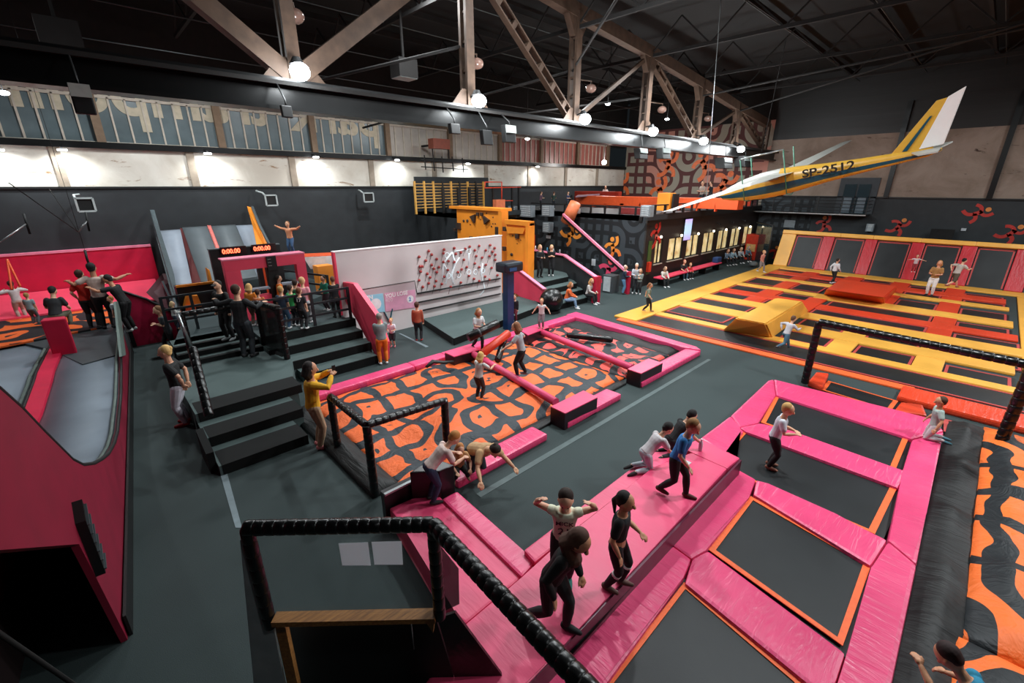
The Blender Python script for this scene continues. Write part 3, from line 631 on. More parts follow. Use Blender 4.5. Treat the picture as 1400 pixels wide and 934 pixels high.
quadp('pink_pad', [(1050, 520), (1058, 518), (1061, 540), (1037, 578), (1011, 584), (999, 568)], 0.0, ZP, M_pinkx, 'pink pad at the far left corner of the pink court', group=G)
quadp('pink_pad', [(1040, 578), (1082, 588), (1240, 644), (1228, 667), (1020, 590), (1011, 584)], 0.0, ZP, M_pinky, 'pink pad between the farthest trampoline and the blond boy', group=G)
quadp('pink_pad', [(1011, 583), (1017, 590), (978, 630), (1008, 642), (1012, 628), (957, 599), (999, 568)], 0.0, ZP, M_pinkx, 'pink pad beside the water bottle', group=G)
quadp('pink_pad', [(1034, 655), (1050, 661), (1142, 702), (1214, 738), (1191, 774), (1030, 676)], 0.0, ZP, M_pinky, 'pink pad between the blond boy and the second nearest trampoline', group=G)
quadp('pink_pad', [(968, 752), (1157, 893), (1135, 960), (936, 797), (946, 764)], 0.0, ZP, M_pinky, 'pink pad between the two nearest trampolines', group=G)
quadp('pink_pad', [(1008.6, 641), (1034, 655), (1024, 680), (966, 752), (945.6, 764), (913.4, 741)], 0.0, ZP, M_pinkx, 'pink pad along the maroon edge, upper one', group=G)
quadp('pink_pad', [(913, 741), (945.6, 764), (934, 790), (790, 990), (690, 990), (775, 898)], 0.0, ZP, M_pinkx, 'pink pad along the maroon edge, lower one', group=G)
quadp('pink_pad', [(1247, 601), (1291, 589), (1267, 701), (1254, 772), (1214, 738), (1234, 645)], 0.0, ZP, M_pinkx, 'pink pad on the right side of the pink court, upper one', group=G)
quadp('pink_pad', [(1214, 739), (1254, 772.7), (1205, 1010), (1120, 1010), (1158, 893), (1191, 776)], 0.0, ZP, M_pinkx, 'pink pad on the right side of the pink court, lower one', group=G)
# raised walkway
ZR = 0.62
quadp('walkway_mat', [(945.6, 618.6), (994.4, 640.4), (766, 887), (694, 965), (560, 965), (636, 853), (714, 789), (779.7, 729), (892.8, 637.8)], 0.0, ZR, M_pinkflat, 'large flat pink walkway mat with children walking on it', 'mat', bev=0.03)
quadp('walkway_mat', [(957, 599), (1012, 626), (994.4, 640.4), (945.6, 618.6), (930, 611)], 0.0, ZR, M_pinkflat, 'small pink mat at the far end of the walkway', 'mat', bev=0.03)
quadp('step_pad', [(905, 607), (945, 619), (892, 638), (779, 729), (731, 769), (716, 752), (863, 641)], 0.0, ZR - 0.1, M_pinkflat, 'low pink step pad along the left side of the walkway', 'pad', bev=0.03)
a, b_ = P(1012, 627, ZR), P(640, 1015, ZR)
g = slab(bmn(), [(a.x, a.y - 0.0, ZR - 0.02), (b_.x, b_.y, ZR - 0.02), (b_.x, b_.y, 0.05), (a.x, a.y, 0.05)], (0, -0.03, 0)); tag(link('maroon_edge', g, M_maroon), 'dark maroon side skirt of the pink walkway', 'skirt')
o = link('gap_net', tube(bmn(), [P(880, 778, 0.42), P(830, 836, 0.4), P(775, 897, 0.42)], 0.035, 8), M_blk); tag(o, 'bunched black edging sheet between walkway and pad', 'sheet')
# band of pads from the pit to the walkway
quadp('entry_mat', [(532, 695), (591, 669), (609, 687), (713, 789), (636, 853), (623, 838), (548, 710)], 0.0, 0.4, M_pinkflat, 'flat pink entry mat with the leaning boy on it', 'mat', bev=0.03)
quadp('entry_pad', [(604, 682), (625, 671), (716, 753), (732, 768), (713, 789)], 0.0, 0.45, M_pinky, 'long wrinkled pink pad right of the entry mat', bev=0.04)

# ------------------------------------------------------------------ airbag pit
Yn, Yf, Xa, Xb_ = 5.75, 10.3, 3.0, 13.45
def bag(nm, x0, x1, y0, y1, mat, label, amp, z0, seed, n=60, dents=()):
    import mathutils.noise as mn
    g = bmn(); nx = max(8, int((x1 - x0) * 9)); ny = max(8, int((y1 - y0) * 9)); V = []
    for j in range(ny + 1):
        r = []
        for i in range(nx + 1):
            x = x0 + (x1 - x0) * i / nx; y = y0 + (y1 - y0) * j / ny
            z = z0 + amp * mn.fractal(Vector((x * 0.9 + seed, y * 0.9, seed)), 0.9, 2.1, 4)
            z += amp * 0.7 * abs(mn.noise(Vector((x * 2.2, y * 0.8 + seed, 3.1))))
            for (dx, dy, dr, dz) in dents:
                z += dz * math.exp(-((x - dx) ** 2 + (y - dy) ** 2) / dr ** 2)
            e = min(x - x0, x1 - x, y - y0, y1 - y); z = z * min(1, 0.35 + e * 2.2)
            r.append(g.verts.new((x, y, max(0.012, z))))
        V.append(r)
    for j in range(ny):
        for i in range(nx): g.faces.new((V[j][i], V[j][i + 1], V[j + 1][i + 1], V[j + 1][i]))
    per = V[0] + [r[-1] for r in V[1:]] + V[-1][::-1][1:] + [r[0] for r in V[::-1][1:-1]]
    lo = [g.verts.new((v.co.x, v.co.y, 0.004)) for v in per]
    for i in range(len(per)): g.faces.new((per[i], per[(i + 1) % len(per)], lo[(i + 1) % len(per)], lo[i]))
    o = link(nm, g, mat, smooth=True); return tag(o, label, 'airbag')
xd1, xd2 = 7.35, 9.85
bag('airbag', 3.05, 9.85, 5.95, 10.25, M_bag, 'big orange airbag with thick dark doodle print in the pink bordered pit', 0.09, 0.12, 2.0, dents=((4.4, 8.3, 0.5, -0.3), (5.0, 7.0, 1.0, 0.12), (7.4, 7.6, 0.8, 0.12), (3.7, 7.0, 0.7, -0.15), (6.4, 8.4, 0.25, -0.12)))
bag('airbag', 9.85, 12.35, 5.95, 10.25, M_bagp, 'reddish part of the airbag print beyond the right balance beam', 0.08, 0.12, 7.0)
bag('airbag', 12.35, 13.2, 5.95, 10.25, M_bagblack, 'crumpled black end flap of the pit airbag', 0.08, 0.1, 9.0)
bag('airbag_skirt', 2.55, 3.05, 6.1, 10.25, M_bagblack, 'crumpled black airbag sheeting behind the padded frame', 0.12, 0.16, 4.0)
bag('airbag_skirt', 3.05, 9.6, 5.7, 5.95, M_bagblack, 'narrow black edge of the pit airbag on the near side', 0.03, 0.12, 6.0)
GP = 'pink border pads of the airbag pit'
ZQ = 0.16
# far border
fx = [P(x, 0, 0) for x in ()]
for i, (x0, x1) in enumerate(((3.2, 6.0), (6.0, 7.15), (7.15, 9.75), (9.75, 13.55))):
    pad('pit_pad', x0, x1, 10.3, 10.72, M_pinkx, 'pink pad on the far side of the airbag pit, %s from the left' % RW[i], GP, z1=0.18)
for i, (x0, x1) in enumerate(((3.75, 6.05), (6.7, 8.75), (9.7, 13.1))):
    pad('pit_pad', x0, x1, 5.3, 5.75, M_pinkx, 'pale pink pad on the near side of the airbag pit, %s from the left' % RW[i], GP, z1=ZQ)
g = prism(bmn(), [(13.1, 5.3), (13.3, 5.55), (13.75, 10.75), (13.15, 10.75), (12.95, 5.75)], 0, 0.2, bev=0.04); tag(link('pit_pad', g, M_pinky), 'long pink pad closing the right end of the airbag pit', 'pad', GP)
def stepblock(tops, h, label):
    q = [P(x, y, h) for x, y in tops]; c = sum(q, Vector()) / 4
    B = empty('step_block', (c.x, c.y, 0), label, 'foam block', 'step blocks around the airbag pit')
    setloc(link('cover', prism(bmn(), [(v.x, v.y) for v in q], h - 0.03, h, bev=0.012), M_pinkflat), B)
    setloc(link('body', prism(bmn(), [(v.x, v.y) for v in q], 0, h - 0.03), M_maroon if False else plain('block_side', '24161d', 0.4)), B)
stepblock([(753, 555.7), (797.7, 533.6), (817, 543), (772.7, 565)], 0.42, 'pink topped step block nearest to the middle of the near pit edge')
stepblock([(857.8, 504.3), (886.7, 490), (906.2, 496), (876.6, 510.6)], 0.42, 'pink topped step block at the right of the near pit edge')
stepblock([(608, 481.7), (640, 471), (655, 478), (620.7, 487.5)], 0.42, 'pink topped step block on the far pit edge at the left')
stepblock([(712, 452), (738, 442), (751, 447), (722, 458)], 0.42, 'pink topped step block on the far pit edge at the right')
def beam(a, b_, z, label):
    A, B = P(*a, z), P(*b_, z); o = link('balance_beam', tube(bmn(), [A, A.lerp(B, 0.33), A.lerp(B, 0.66), B], 0.1, 10), M_pinkflat); return tag(o, label, 'beam')
beam((640, 480), (760, 550), 0.32, 'pink round balance beam across the airbag pit under the standing girl')
beam((735, 452), (864, 503), 0.32, 'pink round balance beam across the right part of the pit')
# gladiator rollers of the pit: black and red foam bars
a, b_ = P(640, 462, 0.9), P(681, 442, 1.15)
o = empty('jousting_bar', a, 'thick black padded jousting bar held by the girl in white', 'foam bar')
setloc(link('foam_cover', tube(bmn(), [a, a.lerp(b_, .02), a.lerp(b_, .98), b_], [0.09, 0.13, 0.13, 0.09], 12), M_blk), o)
setloc(link('band', tube(bmn(), [a.lerp(b_, 0.3), a.lerp(b_, 0.36)], 0.135, 12), plain('grey_band', '3c4246', 0.5)), o)
A, B = P(659, 484, 0.5), P(696, 455, 0.9)
o = tag(link('foam_bar', tube(bmn(), [A, A.lerp(B, .03), A.lerp(B, .97), B], [0.09, 0.12, 0.12, 0.09], 12), plain('orange_red_vinyl', 'cf3a1f', 0.4)), 'long orange red foam bar across the pit', 'foam bar')
A, B = P(680, 494, 0.3), P(690, 462, 0.7)
o = tag(link('foam_bar', tube(bmn(), [A, A.lerp(B, .05), A.lerp(B, .95), B], [0.07, 0.1, 0.1, 0.07], 12), M_blk), 'black foam bar in the hand of the girl in grey', 'foam bar')
A, B = P(775, 458, 0.3), P(838, 465, 0.3)
o = tag(link('foam_bar', tube(bmn(), [A, A.lerp(B, .05), A.lerp(B, .95), B], [0.07, 0.1, 0.1, 0.07], 12), M_blk), 'black foam bar lying on the right part of the airbag', 'foam bar')
A = P(583, 502, 0.32); g = tube(bmn(), [A, A + Vector((0.25, 0.05, 0.08)), A + Vector((0.5, -0.1, 0.03)), A + Vector((0.75, -0.22, 0.02))], [0.05, 0.09, 0.07, 0.05], 8, flat=0.6); tag(link('black_jacket', g, M_black, smooth=True), 'crumpled black garment lying on the far pit pad', 'garment')
# light line on the floor
tag(link('floor_line', prism(bmn(), [(3.9, 4.88), (13.0, 4.92), (13.0, 5.02), (3.9, 5.0)], 0.001, 0.006), plain('floor_tape', '4f5d5d', 0.7)), 'pale tape line on the carpet along the airbag pit', 'tape')
q = [P(x, y, 0) for x, y in ((299, 641), (309, 641), (331, 722), (322, 722))]
tag(link('floor_line', prism(bmn(), [(v.x, v.y) for v in q], 0.001, 0.006), plain('tape_bright', '76858a', 0.7)), 'pale tape line on the carpet at the foot of the dark stairs', 'tape')
tag(link('floor_line', prism(bmn(), [(v.x, v.y) for v in [P(x, y, 0) for x, y in ((545, 456), (548, 456), (586, 474), (582, 475))]], 0.001, 0.006), plain('tape_bright', '76858a', 0.7)), 'short tape line on the carpet in front of the white wall', 'tape')
# padded frame at the pit corner
F = empty('safety_barrier', P(513, 678), 'black laced padded guard frame at the left corner of the airbag pit', 'guard frame')
b1 = P(463, 618); b2 = P(513, 678); b3 = P(612, 628)
h1, h2, h3 = top_z(b1, 447, 543), top_z(b2, 498, 582), top_z(b3, 606, 548)
hz = (h1 + h2 + h3) / 3
def up(v, z): return Vector((v.x, v.y, z))
for v, h in ((b1, h1), (b2, h2), (b3, h3)): setloc(link('padded_post', padrail(bmn(), up(v, 0.0), up(v, h), 0.07, 0.15), M_blk), F)
setloc(link('padded_rail', padrail(bmn(), up(b1, h1), up(b2, h2), 0.065), M_blk), F); setloc(link('padded_rail', padrail(bmn(), up(b2, h2), up(b3, h3), 0.065), M_blk), F)
# low black wall and box under it
q0, q1 = P(532, 695, 0.4), P(604, 661, 0.4); yq = q0.y + 0.02; zq = top_z(q0, 518, 677)
o = tag(link('low_wall', box(bmn(), q0.x - .05, q1.x, yq, yq + .1, 0, zq), plain('panel_dark', '150e11', 0.35)), 'low black wall panel below the padded frame', 'wall panel')
setloc(link('top_trim', bar(bmn(), (q0.x - .05, yq - .02, zq), (q1.x, yq - .02, zq), 0.05, 0.03), M_chrome), o)
c1 = P(603.6, 680, 0.4); c2 = P(623, 671, 0.4); zc = top_z(c2, 622, 636)
g = prism(bmn(), [(c1.x, c1.y), (c2.x, c2.y), (c2.x - .12, c2.y + 0.4), (c1.x - 0.35, c1.y + 0.3)], 0, zc, bev=0.02); tag(link('leaning_box', g, plain('panel_dark', '150e11', 0.35)), 'black box panel that the boy leans on', 'box')
# ------------------------------------------------------------------ right airbag beyond the pink court
bag('airbag', 6.3, 13.2, -8.6, -0.9, M_bag2, 'orange airbag with bold dark print at the right edge', 0.08, 0.22, 11.0)
bag('airbag_skirt', 2.0, 13.2, -0.95, -0.35, M_bagblack, 'crumpled black sheeting between the pink pads and the right airbag', 0.14, 0.1, 14.0)
bag('airbag', 3.0, 6.3, -6.0, -0.85, M_bag2, 'lower part of the orange airbag at the bottom right corner', 0.06, 0.22, 11.0)
def CAM(x, y, d):
    return cam.location + (R_ * ((x - 700) / FOC) - U_ * ((y - 467) / FOC) + F_) * d
def xy(v): return (v.x, v.y)
# ------------------------------------------------------------------ left: big wave ramp with magenta sides
A0 = Vector((0.40, 18.89, 0)); B0 = Vector((-0.68, 5.84, 0)); du = (B0 - A0).normalized(); pn = Vector((du.y, -du.x, 0)); pn = pn if pn.x < 0 else -pn
prof = [(0.9, 0.84), (2.33, 0.84), (4.4, 0.83), (4.9, 0.77), (6.64, 0.67), (8.71, 0.73), (9.5, 0.85), (10.33, 1.07), (10.95, 1.3), (11.55, 1.55), (12.14, 1.85), (12.52, 2.13), (13.15, 2.79), (13.5, 3.18), (13.83, 3.49), (14.4, 3.95), (15.2, 4.3)]
def rp(s, z, off=0.0): return A0 + du * s + pn * off + Vector((0, 0, z))
def side_wall(nm, off, th, low, mat, label, cut=True, top=0.0):
    pts = [rp(s, z + top, off) for s, z in prof]
    if cut: pts += [rp(15.3, 2.98, off), rp(15.04, 2.79, off), rp(13.48, 1.66, off), rp(13.15, 0.02, off)]
    else: pts += [rp(15.2, low, off)]
    pts += [rp(0.9, low, off)]
    # triangulate as strips: build manually
    g = bmn(); n = pn * th
    def q(s):
        for (a, za), (b, zb_) in zip(prof, prof[1:]):
            if a <= s <= b: return za + (zb_ - za) * (s - a) / (b - a) + top
        return prof[-1][1] + top
    ss = sorted(set([s for s, z in prof] + [13.15, 13.48]))
    def lo(s):
        if not cut or s <= 13.15: return low
        if s <= 13.48: return (s - 13.15) / 0.33 * 1.66
        return 1.66 + (s - 13.48) * 0.72
    rows = [[g.verts.new(rp(s, z, off) + n * k) for k in (0, 1) for z in (lo(s), q(s))] for s in ss]
    for a, b in zip(rows, rows[1:]):
        g.faces.new((a[0], b[0], b[1], a[1])); g.faces.new((a[2], a[3], b[3], b[2])); g.faces.new((a[1], b[1], b[3], a[3])); g.faces.new((a[0], a[2], b[2], b[0]))
    g.faces.new((rows[0][0], rows[0][1], rows[0][3], rows[0][2])); g.faces.new((rows[-1][0], rows[-1][2], rows[-1][3], rows[-1][1]))
    bmesh.ops.remove_doubles(g, verts=g.verts, dist=1e-5)
    return link(nm, g, mat)
LW = 1.25
RA = empty('wave_ramp', A0, 'grey wave ramp with magenta side walls dipping at the left of the picture', 'ramp')
setloc(side_wall('side_wall', 0.0, 0.06, 0.0, M_magenta, ''), RA)
g = bmn(); prev = None
for off in (0.06, LW):
    pass
def ramp_surface(o0, o1, mat, dz=-0.06, s0=0.9):
    g = bmn(); R = []
    for s, z in prof:
        R.append([g.verts.new(rp(s, z + dz, o0)), g.verts.new(rp(s, z + dz, o1)), g.verts.new(rp(s, z + dz - 0.08, o0)), g.verts.new(rp(s, z + dz - 0.08, o1))])
    for a, b in zip(R, R[1:]):
        f = g.faces.new((a[0], a[1], b[1], b[0])); f.smooth = True; g.faces.new((a[2], b[2], b[3], a[3])); g.faces.new((a[0], b[0], b[2], a[2])); g.faces.new((a[1], a[3], b[3], b[1]))
    g.faces.new((R[0][0], R[0][2], R[0][3], R[0][1])); g.faces.new((R[-1][0], R[-1][1], R[-1][3], R[-1][2])); return g
M_ramp = plain('slate_ramp', '707b86', 0.55, var=0.12, vscale=1.0)
setloc(link('running_surface', ramp_surface(0.06, LW, M_ramp), M_ramp), RA)
g = bmn()
tube(g, [rp(s, z, 0.02) for s, z in prof], 0.03, 6); setloc(link('edge_trim', g, M_black), RA)
g = bmn(); tube(g, [rp(s, z - 0.03, 0.12) for s, z in prof], 0.03, 6, flat=0.5); setloc(link('edge_band', g, plain('grey_green_band', '66756f', 0.6)), RA)
setloc(side_wall('divider_wall', LW, 0.3, 0.0, M_mag2, '', cut=False, top=0.02), RA)
g = bmn(); tube(g, [rp(s, z + 0.02, LW + 0.3) for s, z in prof], 0.03, 6); setloc(link('edge_trim', g, M_black), RA)
RB = empty('wave_ramp', rp(2, 0, LW + 0.4), 'second dark grey wave ramp at the left edge beyond the magenta divider', 'ramp')
setloc(link('running_surface', ramp_surface(LW + 0.3, LW + 2.6, M_ramp, -0.1), M_ramp), RB)
g = bmn(); tube(g, [rp(s, z - 0.06, LW + 0.42) for s, z in prof], 0.04, 6, flat=0.5); setloc(link('edge_band', g, plain('grey_green_band', '66756f', 0.6)), RB)
# dark service space under the near end of the ramp
tag(link('service_space_panel', slab(bmn(), [rp(12.6, 0, 0.9), rp(17.5, 0, 0.9), rp(17.5, 3.2, 0.9), rp(12.6, 1.6, 0.9)], pn * 0.05), plain('dark_red_net', '1c0708', 0.8)), 'dark reddish net panel under the magenta wall at the bottom left', 'panel')
tag(link('service_rail', tube(bmn(), [rp(14.3, 1.9, 0.5), rp(13.7, 0.05, 0.3)], 0.02, 6), M_steeld), 'thin dark rail in the opening under the magenta wall', 'rail')
VG = empty('ventilation_grille', rp(13.25, 1.2, 0), 'small black louvred grille set in the magenta wall', 'grille')
q = [PLq for PLq in (rp(13.2, 1.98), rp(13.36, 1.82), rp(13.38, 1.15), rp(13.22, 1.22))]
setloc(link('grille_frame', slab(bmn(), q, -pn * 0.08), M_black), VG)
g = bmn()
for k in range(6):
    t = (k + 0.5) / 6; a = q[0].lerp(q[3], t); b_ = q[1].lerp(q[2], t); bar(g, a - pn * 0.09, b_ - pn * 0.09, 0.02, 0.02)
setloc(link('louvre', g, plain('louvre_grey', '4a5255', 0.5)), VG)
g = slab(bmn(), [rp(13.1, 0, -0.02), rp(0.9, 0, -0.02), rp(0.9, 0.3, -0.02), rp(13.1, 0.3, -0.02)], -pn * 0.03); tag(link('kick_board', g, M_black), 'black kick board along the foot of the magenta ramp wall', 'board')
# end blocks of the divider
e = rp(0.75, 0, LW)
q = [P(45, 420, 1.7), P(72, 415, 1.7)]
g = prism(bmn(), [(e.x - 0.35, e.y - 2.2), (e.x + 0.12, e.y - 2.3), (e.x + 0.12, e.y - 1.95), (e.x - 0.3, e.y - 1.85)], 0.3, 1.75, bev=0.04); tag(link('end_pad', g, M_mag2), 'upright magenta pad at the head of the divider between the ramps', 'pad')
# deck at the head of the ramps, mats and magenta end wall
DZ = 0.96; RZ = 0.8
dk0, dk1, dk2 = P(160, 485, RZ), P(113, 498, RZ), P(70, 478, RZ)
tag(link('ramp_deck', prism(bmn(), [(-8.9, P(0, 462, RZ).y), xy(P(0, 462, RZ)), xy(dk2), xy(dk1), xy(dk0), (0.3, 17.4), (0.4, 18.6), (1.85, 18.6), (1.85, YW - .02), (-8.9, YW - .02)], 0.0, RZ), plain('deck_slate', '3c4347', 0.6)), 'raised dark deck at the head of the wave ramps', 'deck')
tag(link('printed_mat', prism(bmn(), [(-8, 16.6), (-0.2, 18.3), (0.9, 20.6), (0.9, 22.0), (-8, 22.0)], RZ + 0.002, RZ + 0.05), truchet('mat_print', '1d2125', 'ee6a2c', 0.9, rings=1.0, width=0.4, dist=0.8, seed=2.2)), 'orange mat with black print on the left deck', 'mat')
tag(link('sloped_mat', slab(bmn(), [(-8.5, 21.3, RZ + 0.06), (1.8, 21.3, RZ + 0.06), (1.8, YW - 0.2, RZ + 0.5), (-8.5, YW - 0.2, RZ + 0.5)], (0, 0, 0.06)), M_coral), 'coral sloped mat at the foot of the magenta end wall', 'mat')
g = box(bmn(), -8.9, 1.95, YW - 0.16, YW - 0.02, RZ + 0.3, 2.66); tag(link('padded_end_wall', g, M_mag2), 'long magenta padded wall below the black wall at the left', 'padding')
box_obj('wall_top_trim', (-8.9, 1.95, YW - 0.2, YW - 0.02, 2.66, 2.74), M_pinktop, label='pale pink strip along the top of the magenta padded wall', cat='trim')
# black trim post and magenta panel at the corridor end
g = slab(bmn(), [onY(160, 397, 18.45), onY(200, 410, 18.45), onY(243, 432, 18.45), onY(247, 440, 18.45), Vector((1.75, 18.45, 0)), Vector((0.42, 18.45, 0))], (0, 0.08, 0)); e_ = tag(link('corridor_board', g, plain('deep_magenta', 'b0123f', 0.45)), 'deep magenta panel with sloping black top edge closing the corridor', 'panel')
setloc(link('top_edge', tube(bmn(), [onY(160, 396, 18.4), onY(200, 409, 18.4), onY(243, 431, 18.4)], 0.04, 6), M_black), e_)
def onR(x, y, off=0.0):
    n = Vector((-du.y, du.x, 0)); d = ray(x, y); t = (A0 + pn * off - cam.location).dot(n) / d.dot(n); return cam.location + d * t
g = slab(bmn(), [onR(155, 413), onR(160, 412), onR(169, 486), onR(163, 488)], -pn * .05); tag(link('slim_post', g, plain('grey_green_band', '66756f', 0.6)), 'slim grey post standing at the head of the ramp', 'post')
g = slab(bmn(), [Vector((.5, 18.4, 0)), Vector((.36, 18.4, 0)), onY(156, 397, 18.4), onY(162, 397, 18.4)], (0, .04, 0)); tag(link('corridor_trim', g, M_black), 'black upright edge at the left of the deep magenta panel', 'trim')
q = [P(155, 413, 1.6), P(165, 489, 0.95)]
# dark brown slide at the far side of the deck
tag(link('side_slide', slab(bmn(), [onY(200, 400, 20), onY(238, 432, 19), onY(240, 375, 21.5), onY(222, 374, 22)], (0.05, 0, -0.1)), plain('brown_violet', '4c2a30', 0.5)), 'dark brown sloping panel behind the corridor end', 'panel')

# slides in front of the black wall
def lane(nm, tl, tr, bl, br, yb, mat, label, wave=0.0, yt=YW - 0.3, thick=0.1):
    TL, TR, BL, BR = onY(*tl, yt), onY(*tr, yt), onY(*bl, yb), onY(*br, yb); g = bmn(); n = 24; R = []
    for i in range(n + 1):
        t = i / n; a, b = TL.lerp(BL, t), TR.lerp(BR, t); h = wave * math.sin(t * 4.2 * PI) * (1 - 0.3 * t) - 0.5 * abs(wave) - (0.35 * math.sin(t * PI) * 0)
        R.append([g.verts.new(a + Vector((0, 0, h))), g.verts.new(b + Vector((0, 0, h))), g.verts.new(b + Vector((0, 0, h - thick))), g.verts.new(a + Vector((0, 0, h - thick)))])
    for a, b in zip(R, R[1:]):
        for k in range(4): f = g.faces.new((a[k], a[(k + 1) % 4], b[(k + 1) % 4], b[k])); f.smooth = k == 0
    g.faces.new(R[0]); g.faces.new(R[-1][::-1]); return tag(link(nm, g, mat), label, 'slide')
lane('slide_lane', (217, 313), (246, 311), (248, 452), (274, 441), 17.0, M_grey, 'pale grey wavy slide lane, leftmost of the four', 0.14)
lane('slide_lane', (249, 311), (283, 309), (276, 388), (312, 384), 19.2, M_greyd, 'flat green grey slide lane right of the wavy one', 0.0)
lane('lane_divider', (283, 308), (288, 308), (312, 384), (318, 384), 19.2, plain('salmon_strip', 'd9746c', 0.5), 'narrow salmon strip between the grey slide lanes', 0.0, thick=0.05)
lane('slide_lane', (288, 309), (322, 307), (318, 384), (352, 378), 19.2, M_greyd, 'flat green grey slide lane right of the salmon strip', 0.0)
lane('slide_lane', (322, 307), (346, 306), (352, 378), (386, 374), 19.2, M_grey, 'pale grey slide lane, rightmost of the four', 0.07)
g = slab(bmn(), [onY(246, 312, YW - 0.3), onY(250, 312, YW - 0.3), onY(262, 345, 21.5), onY(276, 388, 19.2), onY(270, 436, 18), onY(262, 400, 19), onY(258, 360, 21)], (0.03, 0.0, -0.05)); tag(link('curved_board', g, plain('maroon_board', '5d2323', 0.5)), 'maroon curved side board between the two left slide lanes', 'board')
g = slab(bmn(), [onY(205, 287, 23.0), onY(211, 287, 23.0), onY(219, 315, 22), onY(238, 375, 19.5), onY(249, 440, 17), onY(245, 441, 17), onY(231, 380, 19.5), onY(212, 318, 22)], (0.0, 0.05, 0)); tag(link('slide_fin', g, plain('slate_fin', '4c575b', 0.5)), 'tall slate side fin left of the wavy slide', 'fin')
g = slab(bmn(), [onY(338, 282, 23.0), onY(345, 284, 23.0), onY(354, 308, 22), onY(368, 335, 20.5), onY(366, 345, 20.2), onY(352, 340, 20.5), onY(346, 310, 22)], (0.0, 0.05, 0)); e_ = tag(link('slide_fin', g, M_orange), 'orange side fin right of the slides with a slate edge', 'fin')
setloc(link('fin_edge', tube(bmn(), [onY(345, 283, 22.9), onY(355, 308, 21.9), onY(369, 336, 20.4)], 0.06, 6), plain('slate_fin', '4c575b', 0.5)), e_)

# ------------------------------------------------------------------ dais, stairs and platform
XS = 0.85
def st(px, py, z): return P(px, py, z)
b0 = P(313, 647, 0).y
y1a, y1b = P(296, 617, .2).y, P(305, 606, .2).y
y2a, y2b = P(299, 578, .4).y, P(296, 571, .4).y
y3a = P(287, 545, .6).y
yb_ = P(271.4, 498.6, .6).y
SB = empty('seating_steps', (XS, b0, 0), 'wide dark carpeted steps leading up to the dais behind the woman in yellow', 'stairs')
def step(nm, pts, z0, z1, mat): setloc(link(nm, prism(bmn(), pts, z0, z1), mat), SB)
XR = [P(424, 609, 0).x, P(418, 573, .2).x, P(416, 545, .4).x, P(403, 516, .6).x]
step('tread', [(XS, b0), (XR[0], b0), (XR[0], y1b + .3), (XS, y1b + .3)], 0, .2, M_step)
step('tread', [(XS, y1b), (XR[1], y1b), (XR[1], y2b + .3), (XS, y2b + .3)], 0, .4, M_step)
step('tread', [(XS, y2b), (XR[2], y2b), (XR[3], y3a + .2), (XS, y3a + .2)], 0, .6, M_step)
for (xr, ya, yb2, z) in ((XR[0], b0, y1a, .2), (XR[1], y1b, y2a, .4), (XR[2] + 0.08, y2b, y3a, .6)):
    step('black_nosing', [(XS + .05, ya - 0.012), (xr + 0.01, ya - 0.012), (xr + 0.01, yb2), (XS + .05, yb2)], max(0, z - .2) + 0.005, z + .008, M_riser)
dq = [(XS, y3a), (XR[3], y3a), xy(P(396, 493, .6)), (P(396, 493, .6).x, yb_), (XS, yb_)]
tag(link('dais', prism(bmn(), [(XS, y3a + .01), (XR[3], y3a + .01), xy(P(400, 494, .6)), (P(400, 494, .6).x - 0.3, yb_ + 0.1), (XS, yb_ + 0.1)], 0, .598), M_step), 'grey green carpeted dais on which the man in black stands', 'dais')
k0 = P(297, 614, .45)
tag(link('stair_kerb', prism(bmn(), [(XS - .12, k0.y), (XS, k0.y), (XS, k0.y + .75), (XS - .12, k0.y + .75)], 0, [.42, .42, .6, .6]), M_riser), 'black box kerb along the left edge of the steps', 'kerb')
# three low steps to the back platform
yy = yb_
for k in range(3):
    SBk = prism(bmn(), [(1.1, yy), (3.0, yy), (3.0, yy + .8), (1.1, yy + .8)], .4, .6 + .12 * (k + 1)); o = link('low_step', SBk, M_step); tag(o, '%s of the low carpeted steps behind the dais' % ('lowest', 'middle', 'topmost')[k], 'step')
    setloc(link('black_nosing', box(bmn(), 1.1, 3.0, yy - .012, yy + .12, .6 + .12 * k, .6 + .12 * (k + 1) + .006), M_riser), o)
    yy += .34
ypl = yy - .34
# right flight
rl = [((447, 517), (518, 495.7), 0.0), ((422.5, 510.5), (517.6, 485.3), .24), ((400, 493), (507, 468), .48), ((392.6, 474), (496, 451.5), .72), ((389, 455.5), (487, 436), .96)]
YR = [11.63, 12.2, 12.8, 13.4]
SB = empty('seating_steps', (4.5, YR[0], 0), 'wide carpeted steps below the railed platform next to the pink stringer', 'stairs')
for k in range(4):
    z = .24 * (k + 1); xl = [3.45, 3.1, 3.0, 3.0][k]; xr = [5.55, 5.66, 5.7, 5.78][k]
    step('tread', [(xl, YR[k]), (xr, YR[k]), (xr, YR[k] + (.62 if k < 3 else 0.3)), (xl, YR[k] + (.62 if k < 3 else 0.3))], 0, z, M_step)
    step('black_riser', [(xl - .005, YR[k] - .012), (xr, YR[k] - .012), (xr, YR[k] + .03), (xl - .005, YR[k] + .03)], z - .235, z + .004, M_riser)
tag(link('platform', prism(bmn(), [(3.0, YR[3] + .3), (5.6, YR[3] + .3), (5.6, 16.8), (7.2, 18), (7.2, YW - 0.2), (1.95, YW - 0.2), (1.95, 18.4), xy(P(249, 440, .96)), (1.12, ypl + .3), (3.0, ypl + .3)], 0, DZ), carpet('platform_carpet', '3c484a')), 'dark carpeted platform carrying the obstacle course', 'platform')
